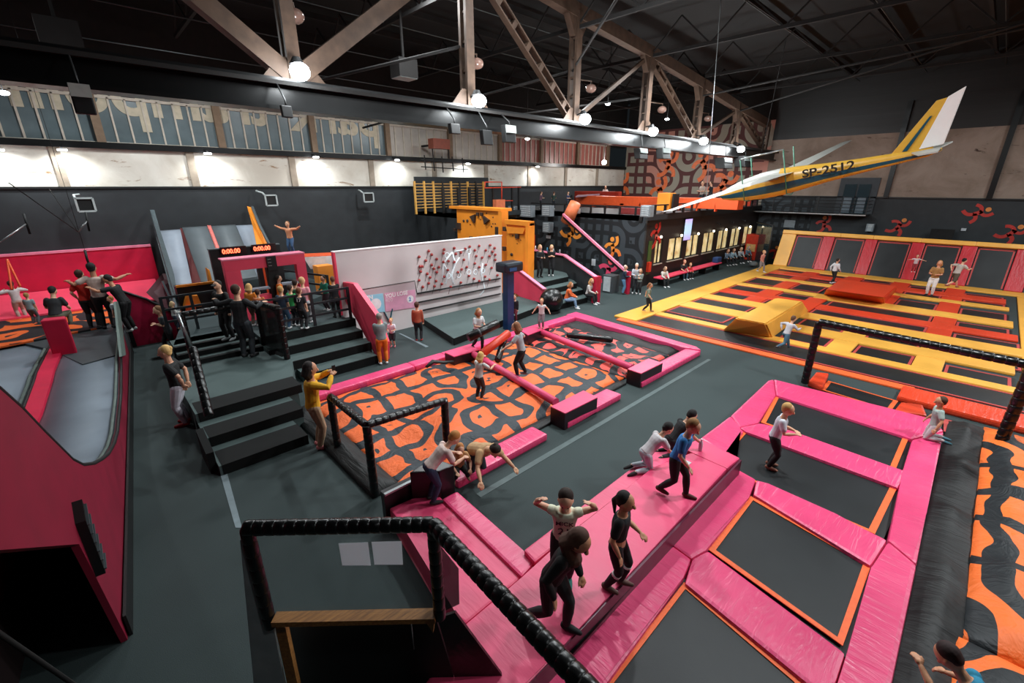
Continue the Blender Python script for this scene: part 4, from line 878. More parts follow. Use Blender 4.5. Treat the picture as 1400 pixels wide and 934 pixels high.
# pink stringer of the flight
q = [P(488, 436, .96), P(518, 496, 0)]
g = slab(bmn(), [onX(463, 385, 5.8), onX(483, 388, 5.8), onX(513, 430, 5.8), onX(527, 468, 5.8), onX(527, 492, 5.8), onX(519, 497, 5.8), onX(487, 437, 5.8), onX(465, 400, 5.8)], (0.14, 0, 0)); e_ = tag(link('stair_stringer', g, M_coral), 'coral pink stair stringer beside the railed steps', 'stringer')
# ------------------------------------------------------------------ railings of the platform
def rail(nm, pts, heights, label, mat=M_rail, th=0.06, base=0.96, posts=None):
    E_ = empty(nm, pts[0], label, 'railing'); pp = [Vector((p[0], p[1], base)) for p in pts]
    for h in heights:
        g = bmn()
        for a, b in zip(pp, pp[1:]): bar(g, a + Vector((0, 0, h)), b + Vector((0, 0, h)), th, th)
        setloc(link('rail', g, mat), E_)
    for p in (posts or pp):
        p = Vector((p[0], p[1], base)); setloc(link('post', box(bmn(), p.x - th * .6, p.x + th * .6, p.y - th * .6, p.y + th * .6, base, base + heights[-1] + .03), mat), E_)
    return E_
rail('platform_railing', [(3.1, YR[3] + .1), (5.68, YR[3] + .1)], (0.32, 0.68, 1.0), 'dark railing in front of the group of children on the platform', posts=[(3.1, YR[3] + .1), (4.55, YR[3] + .1), (5.68, YR[3] + .1)])
rail('platform_railing', [(5.0, 18.3), (5.9, 15.6)], (0.35, 0.7, 1.05), 'dark slanting railing right of the coral gate', posts=[(5.0, 18.3), (5.45, 17.0), (5.9, 15.6)])
rail('platform_railing', [(1.2, 15.6), (2.6, 15.6)], (0.35, 0.7, 1.05), 'dark railing below the wavy slide', posts=[(1.2, 15.6), (1.9, 15.6), (2.6, 15.6)])
g = bmn()
for k in range(6):
    a = onY(222 + k * 4.2, 385 + k * 11, 17.5 - k * 0.2); bar(g, a, a + Vector((0, 0, -0.9)), 0.05)
bar(g, onY(222, 385, 17.5), onY(246, 440, 16.5), 0.06); tag(link('ladder_fence', g, M_rail), 'dark slatted fence left of the blond child', 'fence')
# padded guard frames round the dais
pa = P(272, 497, .6)
tA = onY(248, 430, pa.y); tB = onY(350, 411, pa.y)
GF = empty('safety_barrier', (tA.x, pa.y, .6), 'black padded guard frame at the back of the dais behind the standing man', 'guard frame')
setloc(link('padded_rail', padrail(bmn(), tA, Vector((tB.x, pa.y, tA.z)), 0.07, 0.15), M_blk), GF)
setloc(link('padded_post', padrail(bmn(), Vector((tA.x, pa.y, .6)), tA, 0.07, 0.15), M_blk), GF)
setloc(link('padded_post', padrail(bmn(), Vector((tB.x, pa.y, .6)), Vector((tB.x, pa.y, tA.z)), 0.07, 0.15), M_blk), GF)
pc = P(395, 493, .6); pc = Vector((tB.x + 0.02, pc.y, .6)); pc = P(393, 491, .6)
tC = Vector((pc.x, pc.y, top_z(pc, 381.5, 421)))
setloc(link('padded_post', padrail(bmn(), Vector((pc.x, pc.y, .6)), tC, 0.08, 0.15), M_blk), GF)
setloc(link('padded_rail', padrail(bmn(), Vector((tB.x, pa.y, tA.z)), tC, 0.075, 0.15), M_blk), GF)
setloc(link('net_panel', slab(bmn(), [Vector((tB.x, pa.y, .7)), Vector((pc.x, pc.y, .7)), tC - Vector((0, 0, .08)), Vector((tB.x, pa.y, tA.z - .08))], (0.01, 0.02, 0)), glassmat('dark_net', '0c0e10', 0.6, 0.8)), GF)
setloc(link('handrail', padrail(bmn(), onX(263, 476, 1.05), onX(286, 569, .92), 0.075, 0.15), M_blk), GF)
setloc(link('zip_tie_strip', tube(bmn(), [onY(243, 430, pa.y - .1), onY(261, 473, pa.y - .15)], 0.035, 8), M_chrome), GF)

# ------------------------------------------------------------------ coral start gate and the dark timing gate
YG = 15.4
GT = empty('start_gate', onY(365, 430, YG), 'coral pink start gate with two openings on the platform', 'gate')
def gb(x0, y0, x1, y1, yy, mat, nm, par, d=0.22, zb=None):
    a, b = onY(x0, y0, yy), onY(x1, y1, yy); z0, z1 = min(a.z, b.z), max(a.z, b.z)
    if zb is not None: z0 = zb
    setloc(link(nm, box(bmn(), min(a.x, b.x), max(a.x, b.x), yy, yy + d, z0, z1, bev=0.01), mat), par)
tl = onY(304, 357, YG); trr = onY(416, 347, YG); zt_ = (tl.z + trr.z) / 2
xa_, xb2 = tl.x, trr.x; wl = 0.42
for (x0, x1, z0, z1, m, n_) in ((xa_, xb2, zt_ - .32, zt_, M_coral, 'lintel'), (xa_, xa_ + .42, DZ, zt_ - .32, M_coral, 'leg'), (xb2 - .3, xb2, DZ, zt_ - .32, M_coral, 'leg'), (xa_ + 1.15, xa_ + 1.5, DZ, zt_ - .32, M_black, 'centre_column'),
    (xa_ + .42, xa_ + 1.15, DZ, DZ + .75, M_coral, 'lower_panel'), (xa_ + 1.5, xb2 - .3, DZ, DZ + .6, M_coral, 'lower_panel'), (xa_ + .42, xa_ + 1.15, zt_ - 1.0, zt_ - .94, M_grey, 'cross_bar'), (xa_ + 1.5, xb2 - .3, zt_ - .95, zt_ - .89, M_grey, 'cross_bar')):
    setloc(link(n_, box(bmn(), x0, x1, YG, YG + .25, z0, z1, bev=0.01), m), GT)
setloc(link('top_face', box(bmn(), xa_ - .01, xb2 + .01, YG - .01, YG + .5, zt_, zt_ + .04), M_pinktop), GT)
SG = empty('info_sign', (xa_ + 1.3, YG - .05, zt_ - .2), 'small black sign hanging on the middle of the coral gate', 'sign')
setloc(link('sign_plate', box(bmn(), xa_ + 1.17, xa_ + 1.45, YG - .05, YG - .02, zt_ - .42, zt_ + .02), M_black), SG)
for k in range(3): setloc(text_obj('sign_text', ('RUNNING', 'CHALLENGE', 'START')[k] if False else '-----', .06, M_whiteedge, (xa_ + 1.2, YG - .055, zt_ - .08 - k * .1), (1, 0, 0), (0, 0, 1)), SG)
Y2 = 17.2
TG = empty('timing_gate', onY(330, 400, Y2), 'dark timing gate with two red digital clocks in front of the slides', 'gate')
a, b_ = onY(286, 343, Y2), onY(382, 334, Y2); zt2 = (a.z + b_.z) / 2
setloc(link('lintel', box(bmn(), a.x, b_.x, Y2, Y2 + .2, zt2 - .28, zt2), M_black), TG); setloc(link('top_edge', box(bmn(), a.x - .01, b_.x + .01, Y2 - .01, Y2 + .21, zt2, zt2 + .03), plain('slate_fin', '4c575b', 0.5)), TG)
for (x0, x1, m) in ((a.x, a.x + .42, M_black), (a.x + 1.3, a.x + 1.45, M_black), (a.x + 1.45, a.x + 1.58, M_orgred), (a.x + 1.58, a.x + 1.7, M_black), (b_.x - .35, b_.x, M_black)):
    setloc(link('leg', box(bmn(), x0, x1, Y2, Y2 + .2, DZ, zt2 - .28), m), TG)
for k, (px, py) in enumerate(((304, 346), (347, 342))):
    c = onY(px, py + 1, Y2 - .06); D = empty('digital_clock', c, 'glowing red digital clock on the dark gate, %s one' % ('left', 'right')[k], 'clock', None)
    setloc(link('clock_case', box(bmn(), c.x - .04, c.x + .72, Y2 - .06, Y2 - .005, c.z - .04, c.z + .2), plain('clock_case', '2a0d0b', 0.4)), D)
    CC_ = D.children[0]; _t = (text_obj('clock_digits', '0:00.00', .2, M_led, (c.x + .0, Y2 - .07, c.z - .005), (1, 0, 0), (0, 0, 1), sx=.9, bold=.005)); _t.parent = CC_
# obstacle pieces behind the gates
for i, (x, y, yy, w_, h_, m, l) in enumerate(((262, 412, 17.6, .5, .35, M_orange, 'orange climbing step below the wavy slide'), (262, 428, 17.4, .35, .4, M_orgred, 'orange red foam post below the wavy slide'), (288, 385, 18.6, .12, .8, M_orange, 'slim orange post left of the gates'), (295, 408, 17.8, .25, .5, M_orange, 'orange obstacle piece left of the coral gate'))):
    p = onY(x, y, yy); g = slab(bmn(), [(p.x - w_ / 2, yy, p.z - h_ / 2), (p.x + w_ / 2, yy, p.z - h_ / 2 - .05), (p.x + w_ * .4, yy, p.z + h_ / 2), (p.x - w_ * .2, yy, p.z + h_ * .6)], (0, .3, 0), bev=.02); tag(link('obstacle_block', g, m), l, 'obstacle')
p = onY(285, 388, 17.8); tag(link('obstacle_bench', box(bmn(), p.x - .9, p.x + .5, 17.8, 18.3, DZ, p.z), M_black), 'black bench box with an orange edge below the slides', 'box')
box_obj('bench_edge', (p.x - .9, p.x + .5, 17.75, 17.82, p.z, p.z + .07), M_orange, label='orange edge of the black bench box below the slides', cat='trim')
# catwalk with orange edge carrying the far jumper
a, b_ = onY(415, 350, 19.5), onY(456, 347, 19.5)
CW = empty('catwalk', a, 'orange edged catwalk under the child with raised arms', 'catwalk')
setloc(link('deck_board', slab(bmn(), [onY(414, 351, 18.3), onY(456, 349, 18.3), onY(456, 345, 21), onY(410, 347, 21)], (0, 0, -.06)), M_orgred), CW)
setloc(link('side_face', slab(bmn(), [onY(415, 352, 18.2), onY(456, 350, 18.2), onY(456, 366, 18.2), onY(425, 368, 18.2)], (0, .04, 0)), plain('white_slope', 'd6d3d4', .6)), CW)
setloc(link('lower_block', box(bmn(), onY(428, 360, 18).x, onY(449, 360, 18).x, 17.6, 18.1, DZ, onY(430, 363, 18).z), M_orange), CW)

# ------------------------------------------------------------------ white game wall with stage
YWW = 14.07
WL = empty('white_game_wall', (9.2, YWW, 0), 'long white game wall with red pegs and projected pictures', 'wall panel')
setloc(link('board', box(bmn(), 5.66, 12.75, YWW, YWW + .12, 0, 3.0), M_white), WL); setloc(link('top_cap', box(bmn(), 5.62, 12.78, YWW - .02, YWW + .2, 3.0, 3.03), M_whiteedge), WL)
setloc(link('end_cap', box(bmn(), 5.6, 5.66, YWW - .03, YWW + .15, DZ, 3.0), M_coral), WL)
for (a, b_) in (((570, 400), (684, 382)), ((570, 413), (684, 392)), ((578, 424), (684, 402))):
    p, q = onY(*a, YWW - .05), onY(*b_, YWW - .05); z = (p.z + q.z) / 2; o = link('ballet_bar', tube(bmn(), [(p.x, YWW - .06, z), (q.x, YWW - .06, z)], .03, 6), plain('bar_black', '030303', .6)); tag(o, 'thin black horizontal bar on the white wall, %s of three' % ('upper', 'middle', 'lower')[((a[1] - 400) // 11) % 3], 'bar')
# projected picture panels
def wquad(nm, pts, mat, par=None, d=.012, y=YWW):
    return link(nm, slab(bmn(), [(onY(px, py, y).x, y - .004, onY(px, py, y).z) for px, py in pts], (0, -d, 0)), mat)
PR = empty('projected_picture', onY(530, 410, YWW - .02), 'projected blue and pink score picture on the white wall', 'picture')
M_pb = plain('projection_blue', '8fc7dc', .7, var=.05); M_pp = plain('projection_pink', 'd79cb6', .7, var=.08); M_pg = plain('projection_grey', 'b9a8ac', .7, var=.03)
setloc(wquad('grey_field', [(487, 400), (566, 385), (569, 398), (494, 410)], M_pg), PR)
setloc(wquad('blue_field', [(493, 405), (523, 401), (526, 426), (509, 428)], M_pb, d=.018), PR)
setloc(wquad('pink_field', [(525, 401), (567, 396), (569, 420), (527, 426)], M_pp, d=.018), PR)
bl = onY(494, 412, YWW - .03); setloc(text_obj('score_text', 'WIN', .2, M_whiteedge, (bl.x + .02, YWW - .024, bl.z + .0), (1, 0, 0), (0, 0, 1), bold=.006), PR)
bl = onY(527, 407, YWW - .03); setloc(text_obj('score_text', 'YOU LOSE', .19, M_whiteedge, (bl.x, YWW - .024, bl.z - .02), (1, 0, 0), (0, 0, 1), bold=.006), PR)
bl = onY(527, 413, YWW - .03); setloc(text_obj('score_text', '400', .19, plain('thin_white', 'e9cfd9', .7), (bl.x, YWW - .024, bl.z - .02), (1, 0, 0), (0, 0, 1)), PR)
c = onY(514, 416, YWW - .03); setloc(link('round_badge', disc(bmn(), (c.x, YWW - .022, c.z), .2, .01, 24, 'y'), plain('badge_pale', 'e6e2e4', .7)), PR)
c = onY(561, 409, YWW - .03); setloc(link('round_badge', disc(bmn(), (c.x, YWW - .022, c.z), .14, .01, 24, 'y'), plain('badge_pale', 'e6e2e4', .7)), PR)
setloc(text_obj('badge_number', '2', .18, plain('badge_blue', '2f7fb8', .6), (c.x - .06, YWW - .03, c.z - .06), (1, 0, 0), (0, 0, 1), bold=.006), PR)
setloc(link('picture_frame_line', tube(bmn(), [onY(488, 397, YWW - .02), onY(567, 384, YWW - .02), onY(570, 400, YWW - .02)], .012, 5), M_black), PR)
PJ = empty('projected_figures', onY(620, 370, YWW), 'pale glowing projected figures and circles among the red pegs', 'picture')
M_pr = plain('projection_white', 'e9f6fb', .6, var=0.02, emit=0.3)
def stroke(pts, r, par, mat=M_pr, yy=YWW - .012):
    q = [onY(x, y, yy) for x, y in pts]; setloc(link('light_stroke', tube(bmn(), q, r, 6, flat=.4), mat), par)
stroke([(618, 345), (606, 360), (605, 380)], .05, PJ); stroke([(605, 358), (613, 372), (609, 388)], .05, PJ); stroke([(618, 345), (622, 360), (617, 376), (620, 388)], .07, PJ); stroke([(622, 362), (628, 352)], .04, PJ)
stroke([(641, 346), (641, 362)], .03, PJ); stroke([(592, 398), (612, 395), (634, 391)], .02, PJ); stroke([(660, 360), (658, 374), (663, 395), (656, 404)], .035, PJ); stroke([(621, 344), (637, 341)], .03, PJ)
for (x, y) in ((611, 349), (641, 344), (627, 376), (641, 372), (650, 372), (660, 370), (613, 377)):
    c = onY(x, y, YWW); g = bmn(); bmesh.ops.create_cone(g, cap_ends=False, segments=18, radius1=.11, radius2=.11, depth=.008, matrix=Matrix.Translation((c.x, YWW - .01, c.z)) @ Matrix.Rotation(PI / 2, 4, 'X'))
    bmesh.ops.solidify(g, geom=list(g.faces), thickness=.025); setloc(link('light_ring', g, M_pr), PJ)
# logo letter on the wall and the pegs
c = onY(525, 430, YWW); g = bmn(); bar(g, (c.x, YWW - .012, c.z + .1), (c.x + .17, YWW - .012, c.z - .32), .12, .02); bar(g, (c.x + .32, YWW - .012, c.z + .16), (c.x + .17, YWW - .012, c.z - .32), .12, .02); tag(link('wall_logo', g, plain('petrol', '1f6370', .5)), 'petrol coloured V shaped mark low on the white wall', 'logo')
random.seed(3)
M_peg = plain('red_peg', 'a83a37', .45); M_rod = plain('dark_rod', '4a4440', .4)
proto = None
PEG = {}
pp_ = [(572, 351), (585, 343), (573, 364), (589, 348), (581, 356), (572, 383), (574, 371), (596, 354), (589, 362), (576, 364), (592, 367), (587, 379), (577, 392), (595, 384), (606, 341), (605, 346), (620, 339), (622, 347), (629, 345), (641, 337), (648, 342), (654, 336), (663, 342), (669, 335), (675, 339), (633, 355), (620, 358), (605, 358), (606, 378), (583, 374), (596, 372), (611, 369), (630, 368), (640, 377), (648, 360), (658, 352), (668, 350), (676, 355), (671, 366), (680, 362), (679, 376), (662, 378), (654, 365), (650, 350), (635, 340), (647, 381), (668, 382), (585, 387), (593, 391), (603, 388), (615, 392), (629, 386), (654, 384), (676, 348), (599, 365), (612, 357), (625, 372), (637, 365), (663, 362), (672, 344)]
def band_(x, y):
    q = y + (x - 572) * .15; return 'top' if q < 353 else 'upper' if q < 367 else 'middle' if q < 380 else 'lower' if q < 393 else 'bottom'
pp_ = sorted(pp_)
for i, (x, y) in enumerate(pp_):
    c = onY(x, y, YWW); bn_ = band_(x, y); PEG[bn_] = PEG.get(bn_, 0) + 1; lb_ = 'small red peg on the white wall, %s from the left in the %s band' % (ORD[PEG[bn_] - 1] if PEG[bn_] < 19 else 'last', bn_)
    if i == 0:
        pg = empty('climbing_peg', (c.x, YWW, c.z), lb_, 'peg', 'red pegs on the white wall')
        setloc(link('peg_head', ball(bmn(), (c.x, YWW - .06, c.z), .055, n=8), M_peg, smooth=True), pg)
        setloc(link('peg_rod', tube(bmn(), [(c.x, YWW - .03, c.z), (c.x - .1, YWW - .03, c.z - .28)], .006, 5), M_rod), pg)
    else:
        d = pg.copy(); d['label'] = lb_; COL.objects.link(d); d.location = (c.x, YWW, c.z)
        for ch in list(pg.children):
            e_ = ch.copy(); COL.objects.link(e_); e_.parent = d; e_.matrix_parent_inverse = ch.matrix_parent_inverse.copy()
# stage
q = [P(578, 436, .24), P(620, 463, .24), P(745, 416, .24), P(700, 403, .24)]
for v in q: v.y = min(v.y, YWW - .01)
tag(link('stage', prism(bmn(), [xy(v) for v in q], 0, .24), M_step), 'low grey stage in front of the white game wall', 'stage')
tag(link('stage_edge', slab(bmn(), [q[0], q[1], Vector((q[1].x, q[1].y, 0)), Vector((q[0].x, q[0].y, 0))], (0.01, -.02, 0)), M_riser), 'black front edge of the low stage, left side', 'edge')
tag(link('stage_edge', slab(bmn(), [q[1], q[2], Vector((q[2].x, q[2].y, 0)), Vector((q[1].x, q[1].y, 0))], (0.01, -.02, 0)), M_riser), 'black front edge of the low stage, right side', 'edge')
# navy post with a device
p = P(696, 450); ht = top_z(p, 690, 370)
NP = empty('machine_post', p, 'navy blue post machine with a dark head beside the pit', 'machine')
setloc(link('post', box(bmn(), p.x - .16, p.x + .16, p.y - .1, p.y + .16, 0, ht, bev=.015), M_navy), NP)
g = box(bmn(), p.x - .42, p.x + .44, p.y - .3, p.y + .28, ht - .04, ht + .32, bev=.1); setloc(link('head', g, plain('head_dark', '16222c', .35)), NP)
setloc(link('display', slab(bmn(), [(p.x - .26, p.y - .31, ht + .03), (p.x + .08, p.y - .31, ht + .03), (p.x + .08, p.y - .31, ht + .15), (p.x - .26, p.y - .31, ht + .15)], (0, -.01, 0)), plain('blue_face', '1d4f80', .3)), NP)

# ------------------------------------------------------------------ right stairs with pink stringers
SB = empty('platform_steps', P(770, 415), 'dark carpeted steps between pink stringers below the orange wall', 'stairs')
back = [(708, 372), (768, 360)]
ln = [((738.6, 386.4), (777, 378), .96), ((744, 397), (788.6, 387), .72), ((745, 408), (797, 395.7), .48), ((745, 421), (803, 406.4), .24)]
bk = [xy(P(768, 362, .96)), xy(P(706, 374, .96))]
for k, (l, r, z) in enumerate(ln):
    L_, R2 = P(*l, z), P(*r, z)
    step('tread', [xy(L_), xy(R2)] + bk, 0, z, M_step)
    step('black_riser', [xy(L_ + Vector((0, -.015, 0))), xy(R2 + Vector((0, -.015, 0))), xy(R2 + Vector((0.0, .03, 0))), xy(L_ + Vector((0, .03, 0)))], max(0, z - .24), z - .02, M_riser)
def wallseg(nm, top, base_z0, mat, label, y0=None, th=0.12):
    g = slab(bmn(), top, (0, th, 0)); return tag(link(nm, g, mat), label, 'stringer')
a = P(743, 426, 0)
def vert(px, py, base): return Vector((base.x, base.y, top_z(base, px, py)))
s1, s2 = P(744, 424, 0), P(697, 414, 0.0)
s2 = Vector((s1.x + (s1.x - P(803, 413).x) * 0.0 - .35, s1.y + 2.6, 0)); 
s2 = P(699, 398, .24)
T1 = vert(743, 396, s1); T2 = vert(707, 361, s2)
g = slab(bmn(), [s1, s2 * 1.0, T2, T1], (0.03, .12, 0)); tag(link('stair_stringer', g, M_coral), 'coral pink stringer left of the steps beside the navy post', 'stringer')
setloc(link('stringer_cap', bar(bmn(), T1 + Vector((0, 0, .02)), T2 + Vector((0, 0, .02)), .16, .04), M_pinktop), SB)
r1 = P(813, 414, 0); r2 = P(771, 372, .96); r2 = Vector((r2.x, r2.y, 0)); r3 = P(724, 384, .0); r3 = P(723, 376, .96); r3 = Vector((r3.x + 2.0, r3.y + 1.6, 0))
R1, R2v, R3 = vert(813, 379, r1), vert(778, 349, r2), vert(724, 342, r3)
g = bmn(); slab(g, [r1, r2, R2v, R1], (.02, .12, 0)); slab(g, [r2, r3, R3, R2v], (.02, .12, 0)); tag(link('stair_wall', g, M_blackwall), 'black wall right of the steps with a pale pink handrail', 'wall panel')
g = bmn(); bar(g, R1, R2v, .2, .06); bar(g, R2v, R3, .2, .06); tag(link('stair_handrail', g, M_pinktop), 'pale pink handrail on the black stair wall', 'handrail')
g = prism(bmn(), [(r1.x - .12, r1.y - .1), (r1.x + .25, r1.y - .1), (r1.x + .25, r1.y + .1), (r1.x - .12, r1.y + .1)], 0, R1.z + .03); tag(link('end_post', g, plain('crimson_board', 'bf1c3e', .45)), 'crimson end post of the pink handrail', 'post')
# stair rail up to the deck
a, b_ = P(857, 378), Vector((19.0, onX(770, 293, 19.0).y, 0))
A_ = vert(857, 374, Vector((18.2, 11.9, 0))); A_ = onX(858, 373, 18.6); B_ = onX(770, 293, 18.6)
UP = empty('deck_stair_rail', (18.6, A_.y, 0), 'long pale pink sloping stair rail in front of the dark mural', 'handrail')
setloc(link('rail_cap', bar(bmn(), A_, B_, .12, .1), M_pinktop), UP); setloc(link('rail_side', slab(bmn(), [A_ - Vector((0, 0, .05)), B_ - Vector((0, 0, .05)), B_ - Vector((0, 0, .22)), A_ - Vector((0, 0, .22))], (.05, 0, 0)), M_black), UP)
setloc(link('rail_end', box(bmn(), 18.55, 18.75, A_.y - .12, A_.y + .05, 0, A_.z + .05), plain('crimson_board', 'bf1c3e', .45)), UP)

# ------------------------------------------------------------------ orange climbing walls
XO = 14.5
def xq(nm, pts, X, mat, d=.12, par=None):
    o = link(nm, slab(bmn(), [onX(px, py, X) for px, py in pts], (d, 0, 0)), mat)
    if par: setloc(o, par)
    return o
OW = empty('climbing_wall', (XO, 17.5, 0), 'large orange climbing wall behind the white wall', 'climbing wall')
t0, t1 = onX(624, 283, XO), onX(686, 286, XO); zo = 3.98
setloc(link('face', box(bmn(), XO, XO + .3, t1.y, t0.y, 0, zo - .12, bev=.01), M_orange), OW)
setloc(link('overhang', box(bmn(), XO - .12, XO + .6, t1.y - .05, t0.y + .5, zo - .14, zo, bev=.02), M_orange), OW)
setloc(link('side_rim', box(bmn(), XO - .12, XO + .3, t1.y - .12, t1.y + .12, 0, zo - .14), M_orange), OW)
X2 = 14.3
s0, s1_ = onX(690, 299, X2), onX(722, 301, X2)
OW2 = empty('climbing_wall', (X2, 15, 0), 'narrower orange climbing wall beside the black steps', 'climbing wall')
setloc(link('face', box(bmn(), X2 + .12, X2 + .4, s1_.y, s0.y, 0, 3.42), M_orange), OW2)
setloc(link('top_rim', box(bmn(), X2, X2 + .4, s1_.y, s0.y, 3.3, 3.5, bev=.01), M_orange), OW2); setloc(link('side_rim', box(bmn(), X2, X2 + .4, s1_.y - .02, s1_.y + .16, 0, 3.3), M_orange), OW2)
setloc(link('top_bulge', slab(bmn(), [(X2 + .12, s1_.y + .2, 3.2), (X2 + .12, s0.y - .05, 3.2), (X2 + .12, s0.y - .15, 2.9), (X2 + .12, s1_.y + .35, 2.95)], (-.1, 0, 0)), M_orange), OW2)
M_hold = plain('dark_hold', '3a2a22', .6)
hn = 0
HN = {}
def hold(px, py, r, X, kind='round'):
    key = (kind, px < 689); HN[key] = HN.get(key, 0) + 1
    c = onX(px, py, X); g = bmn()
    if kind == 'tri1': slab(g, [onX(px - 4, py - 3, X), onX(px + 3, py - 6, X), onX(px + 2, py + 6, X)], (-.12, 0, 0))
    elif kind == 'tri2': slab(g, [onX(px - 4, py - 6, X), onX(px + 4, py, X), onX(px - 2, py + 6, X)], (-.12, 0, 0))
    elif kind == 'sq': box(g, c.x - .1, c.x, c.y - r, c.y + r, c.z - r, c.z + r, bev=.02)
    else: ball(g, c, r, (.6, 1, .8), 8)
    o = link('climbing_hold', g, M_hold); return tag(o, {'tri1': 'left black triangular volume', 'tri2': 'right black triangular volume', 'sq': 'square black hold', 'round': 'small round hold'}[kind] + ' on the %s orange climbing wall, %s counted from the top left' % ('large' if px < 689 else 'narrow', ORD[HN[key] - 1]), 'hold', 'holds on the orange climbing walls')
for (x, y, r, k) in ((648, 299, 0, 'tri1'), (666, 301, 0, 'tri2'), (654, 293, .08, 'sq'), (659.5, 293, .08, 'sq'), (628, 309, .16, 'sq'), (634, 302, .08, 'round'), (639, 302, .09, 'round'), (622.5, 314, .08, 'sq'), (657, 300, .04, 'round'), (665, 291.5, .04, 'round'), (674, 297, .04, 'round'), (674, 306, .04, 'round'), (672, 309.5, .05, 'round'), (677, 306, .04, 'round'), (643, 307, .04, 'round'), (645, 326, .1, 'sq'), (658, 325, .08, 'sq'), (681, 314, .13, 'sq'), (681, 320, .13, 'sq')):
    hold(x, y, r, XO - .01, k)
for (x, y, r, k) in ((691, 313, .1, 'sq'), (701, 313, .04, 'round'), (704, 313, .04, 'round'), (700, 317, .04, 'round'), (701, 322, .04, 'round'), (708, 323, .1, 'sq'), (705.5, 327, .03, 'round'), (712, 328, .03, 'round'), (690.5, 340, .1, 'sq'), (699.5, 348, .09, 'round'), (707, 333, .03, 'round')):
    hold(x, y, r, X2 + .11, k)
# ------------------------------------------------------------------ two-storey block with mural, deck on top
ZD = 3.6
BL_ = empty('mezzanine_block', (26, 15, 0), 'dark two storey block with mural walls and lit windows carrying the upper deck', 'building')
setloc(link('mural_side', box(bmn(), 19.9, 20.05, 11.6, YW, 0, ZD), M_mural), BL_)
setloc(link('upper_deck_floor', prism(bmn(), [(19.9, 11.75), (XF - .05, 11.95), (XF - .05, YW), (14.6, YW), (14.6, 19.6), (19.9, 19.6)], ZD - .25, ZD), plain('deck_dark', '24282b', .6)), BL_)
setloc(link('left_front', box(bmn(), 14.6, 14.75, 19.6, YW, 0, 4.0), M_blackwall), BL_)
YFc = 11.9
M_brownwall = plain('brown_black_wall', '221b1a', .55, var=.1)
M_warm = None
t = NT('lit_room'); v = t.coord('Object', scale=(1.2, 1, .8)); n = t.noise(v, 2.5, 3)
cc = t.ramp(n.outputs['Fac'], [(.3, lin('b08a50')), (.5, lin('e2cf96')), (.75, lin('ffedbf'))]); t.link(cc, t.b.inputs['Base Color']); t.link(cc, t.b.inputs['Emission Color']); t.b.inputs['Emission Strength'].default_value = .75; M_warm = t.m
wins = [(893, 903, 336, 363), (911, 930, 330, 361), (936, 952, 329, 357), (958, 973, 325, 352), (978, 992, 322, 348), (996, 1008, 319, 344), (1013, 1025, 317, 340)]
ws = []
zw0, zw1 = 1.05, 2.3
for (x0, x1, y0, y1) in wins:
    a, b = onY(x0, y1, YFc), onY(x1, y1, YFc); ws.append((a.x, b.x))
xs = [20.05] + [v for w_ in ws for v in w_] + [XF]
g = bmn()
for i in range(0, len(xs), 2): box(g, xs[i], xs[i + 1], YFc, YFc + .15, 0, ZD - .2)
for a, b in ws: box(g, a, b, YFc, YFc + .15, 0, zw0); box(g, a, b, YFc, YFc + .15, zw1, ZD - .2)
setloc(link('front_wall', g, M_brownwall), BL_)
for i, (a, b) in enumerate(ws):
    W_ = link('window', slab(bmn(), [(a, YFc + .1, zw0), (b, YFc + .1, zw0), (b, YFc + .1, zw1), (a, YFc + .1, zw1)], (0, .02, 0)), M_warm); setloc(W_, BL_)
    g = bmn(); m_ = (a + b) / 2
    for x in (a + .03, m_, b - .03): box(g, x - .03, x + .03, YFc + .02, YFc + .08, zw0, zw1)
    box(g, a, b, YFc + .02, YFc + .08, zw0, zw0 + .05); box(g, a, b, YFc + .02, YFc + .08, zw1 - .05, zw1)
    f_ = link('window_frame', g, M_black); setloc(f_, W_)
    setloc(link('window_sill', box(bmn(), a - .05, b + .05, YFc - .06, YFc + .02, zw0 - .05, zw0), plain('pale_sill', 'a9a596', .5)), W_)
setloc(link('fascia', box(bmn(), 19.85, XF, YFc - .12, YFc + .05, ZD - .3, ZD + .02), M_black), BL_)
a = onY(887, 360, YFc - .03); setloc(link('green_strip', box(bmn(), a.x - .16, a.x + .16, YFc - .03, YFc, .6, 2.3), plain('green_strip', '3f5a2a', .5)), BL_)
for i, (x, y) in enumerate(((904, 324), (932, 322), (955, 319.6), (976, 316), (993, 314), (1011, 312), (1026, 310))):
    p = onY(x, y, YFc - .12); L = empty('wall_lamp', p, 'small warm wall lamp on the windowed front, %s from the left' % ('first', 'second', 'third', 'fourth', 'fifth', 'sixth', 'seventh')[i], 'lamp')
    setloc(link('lamp_face', ball(bmn(), p, .07, n=8), glow('warm_lamp', 'fff0cf', 8)), L); setloc(link('arm', bar(bmn(), p, (p.x, YFc, p.z), .03), M_black), L)
for i, (x, y) in enumerate(((985, 307), (1003, 304), (1019, 302))):
    p = onY(x, y, YFc - .3); lamp_light('wall_washer', p, 9, .05, kind='SPOT', target=(p.x, YFc + .1, p.z - .9), spot=1.6, col=((.9, .9, .9), (.5, .8, .9), (.45, .8, .9))[i])
    o = link('spot_fitting', disc(bmn(), p, .05, .12), M_black); setloc(link('bracket', bar(bmn(), p, (p.x, YFc, p.z + .1), .03), M_black), o); tag(o, 'small black spot fitting shining down the windowed front, %s of three' % ('left', 'middle', 'right')[i], 'lamp')
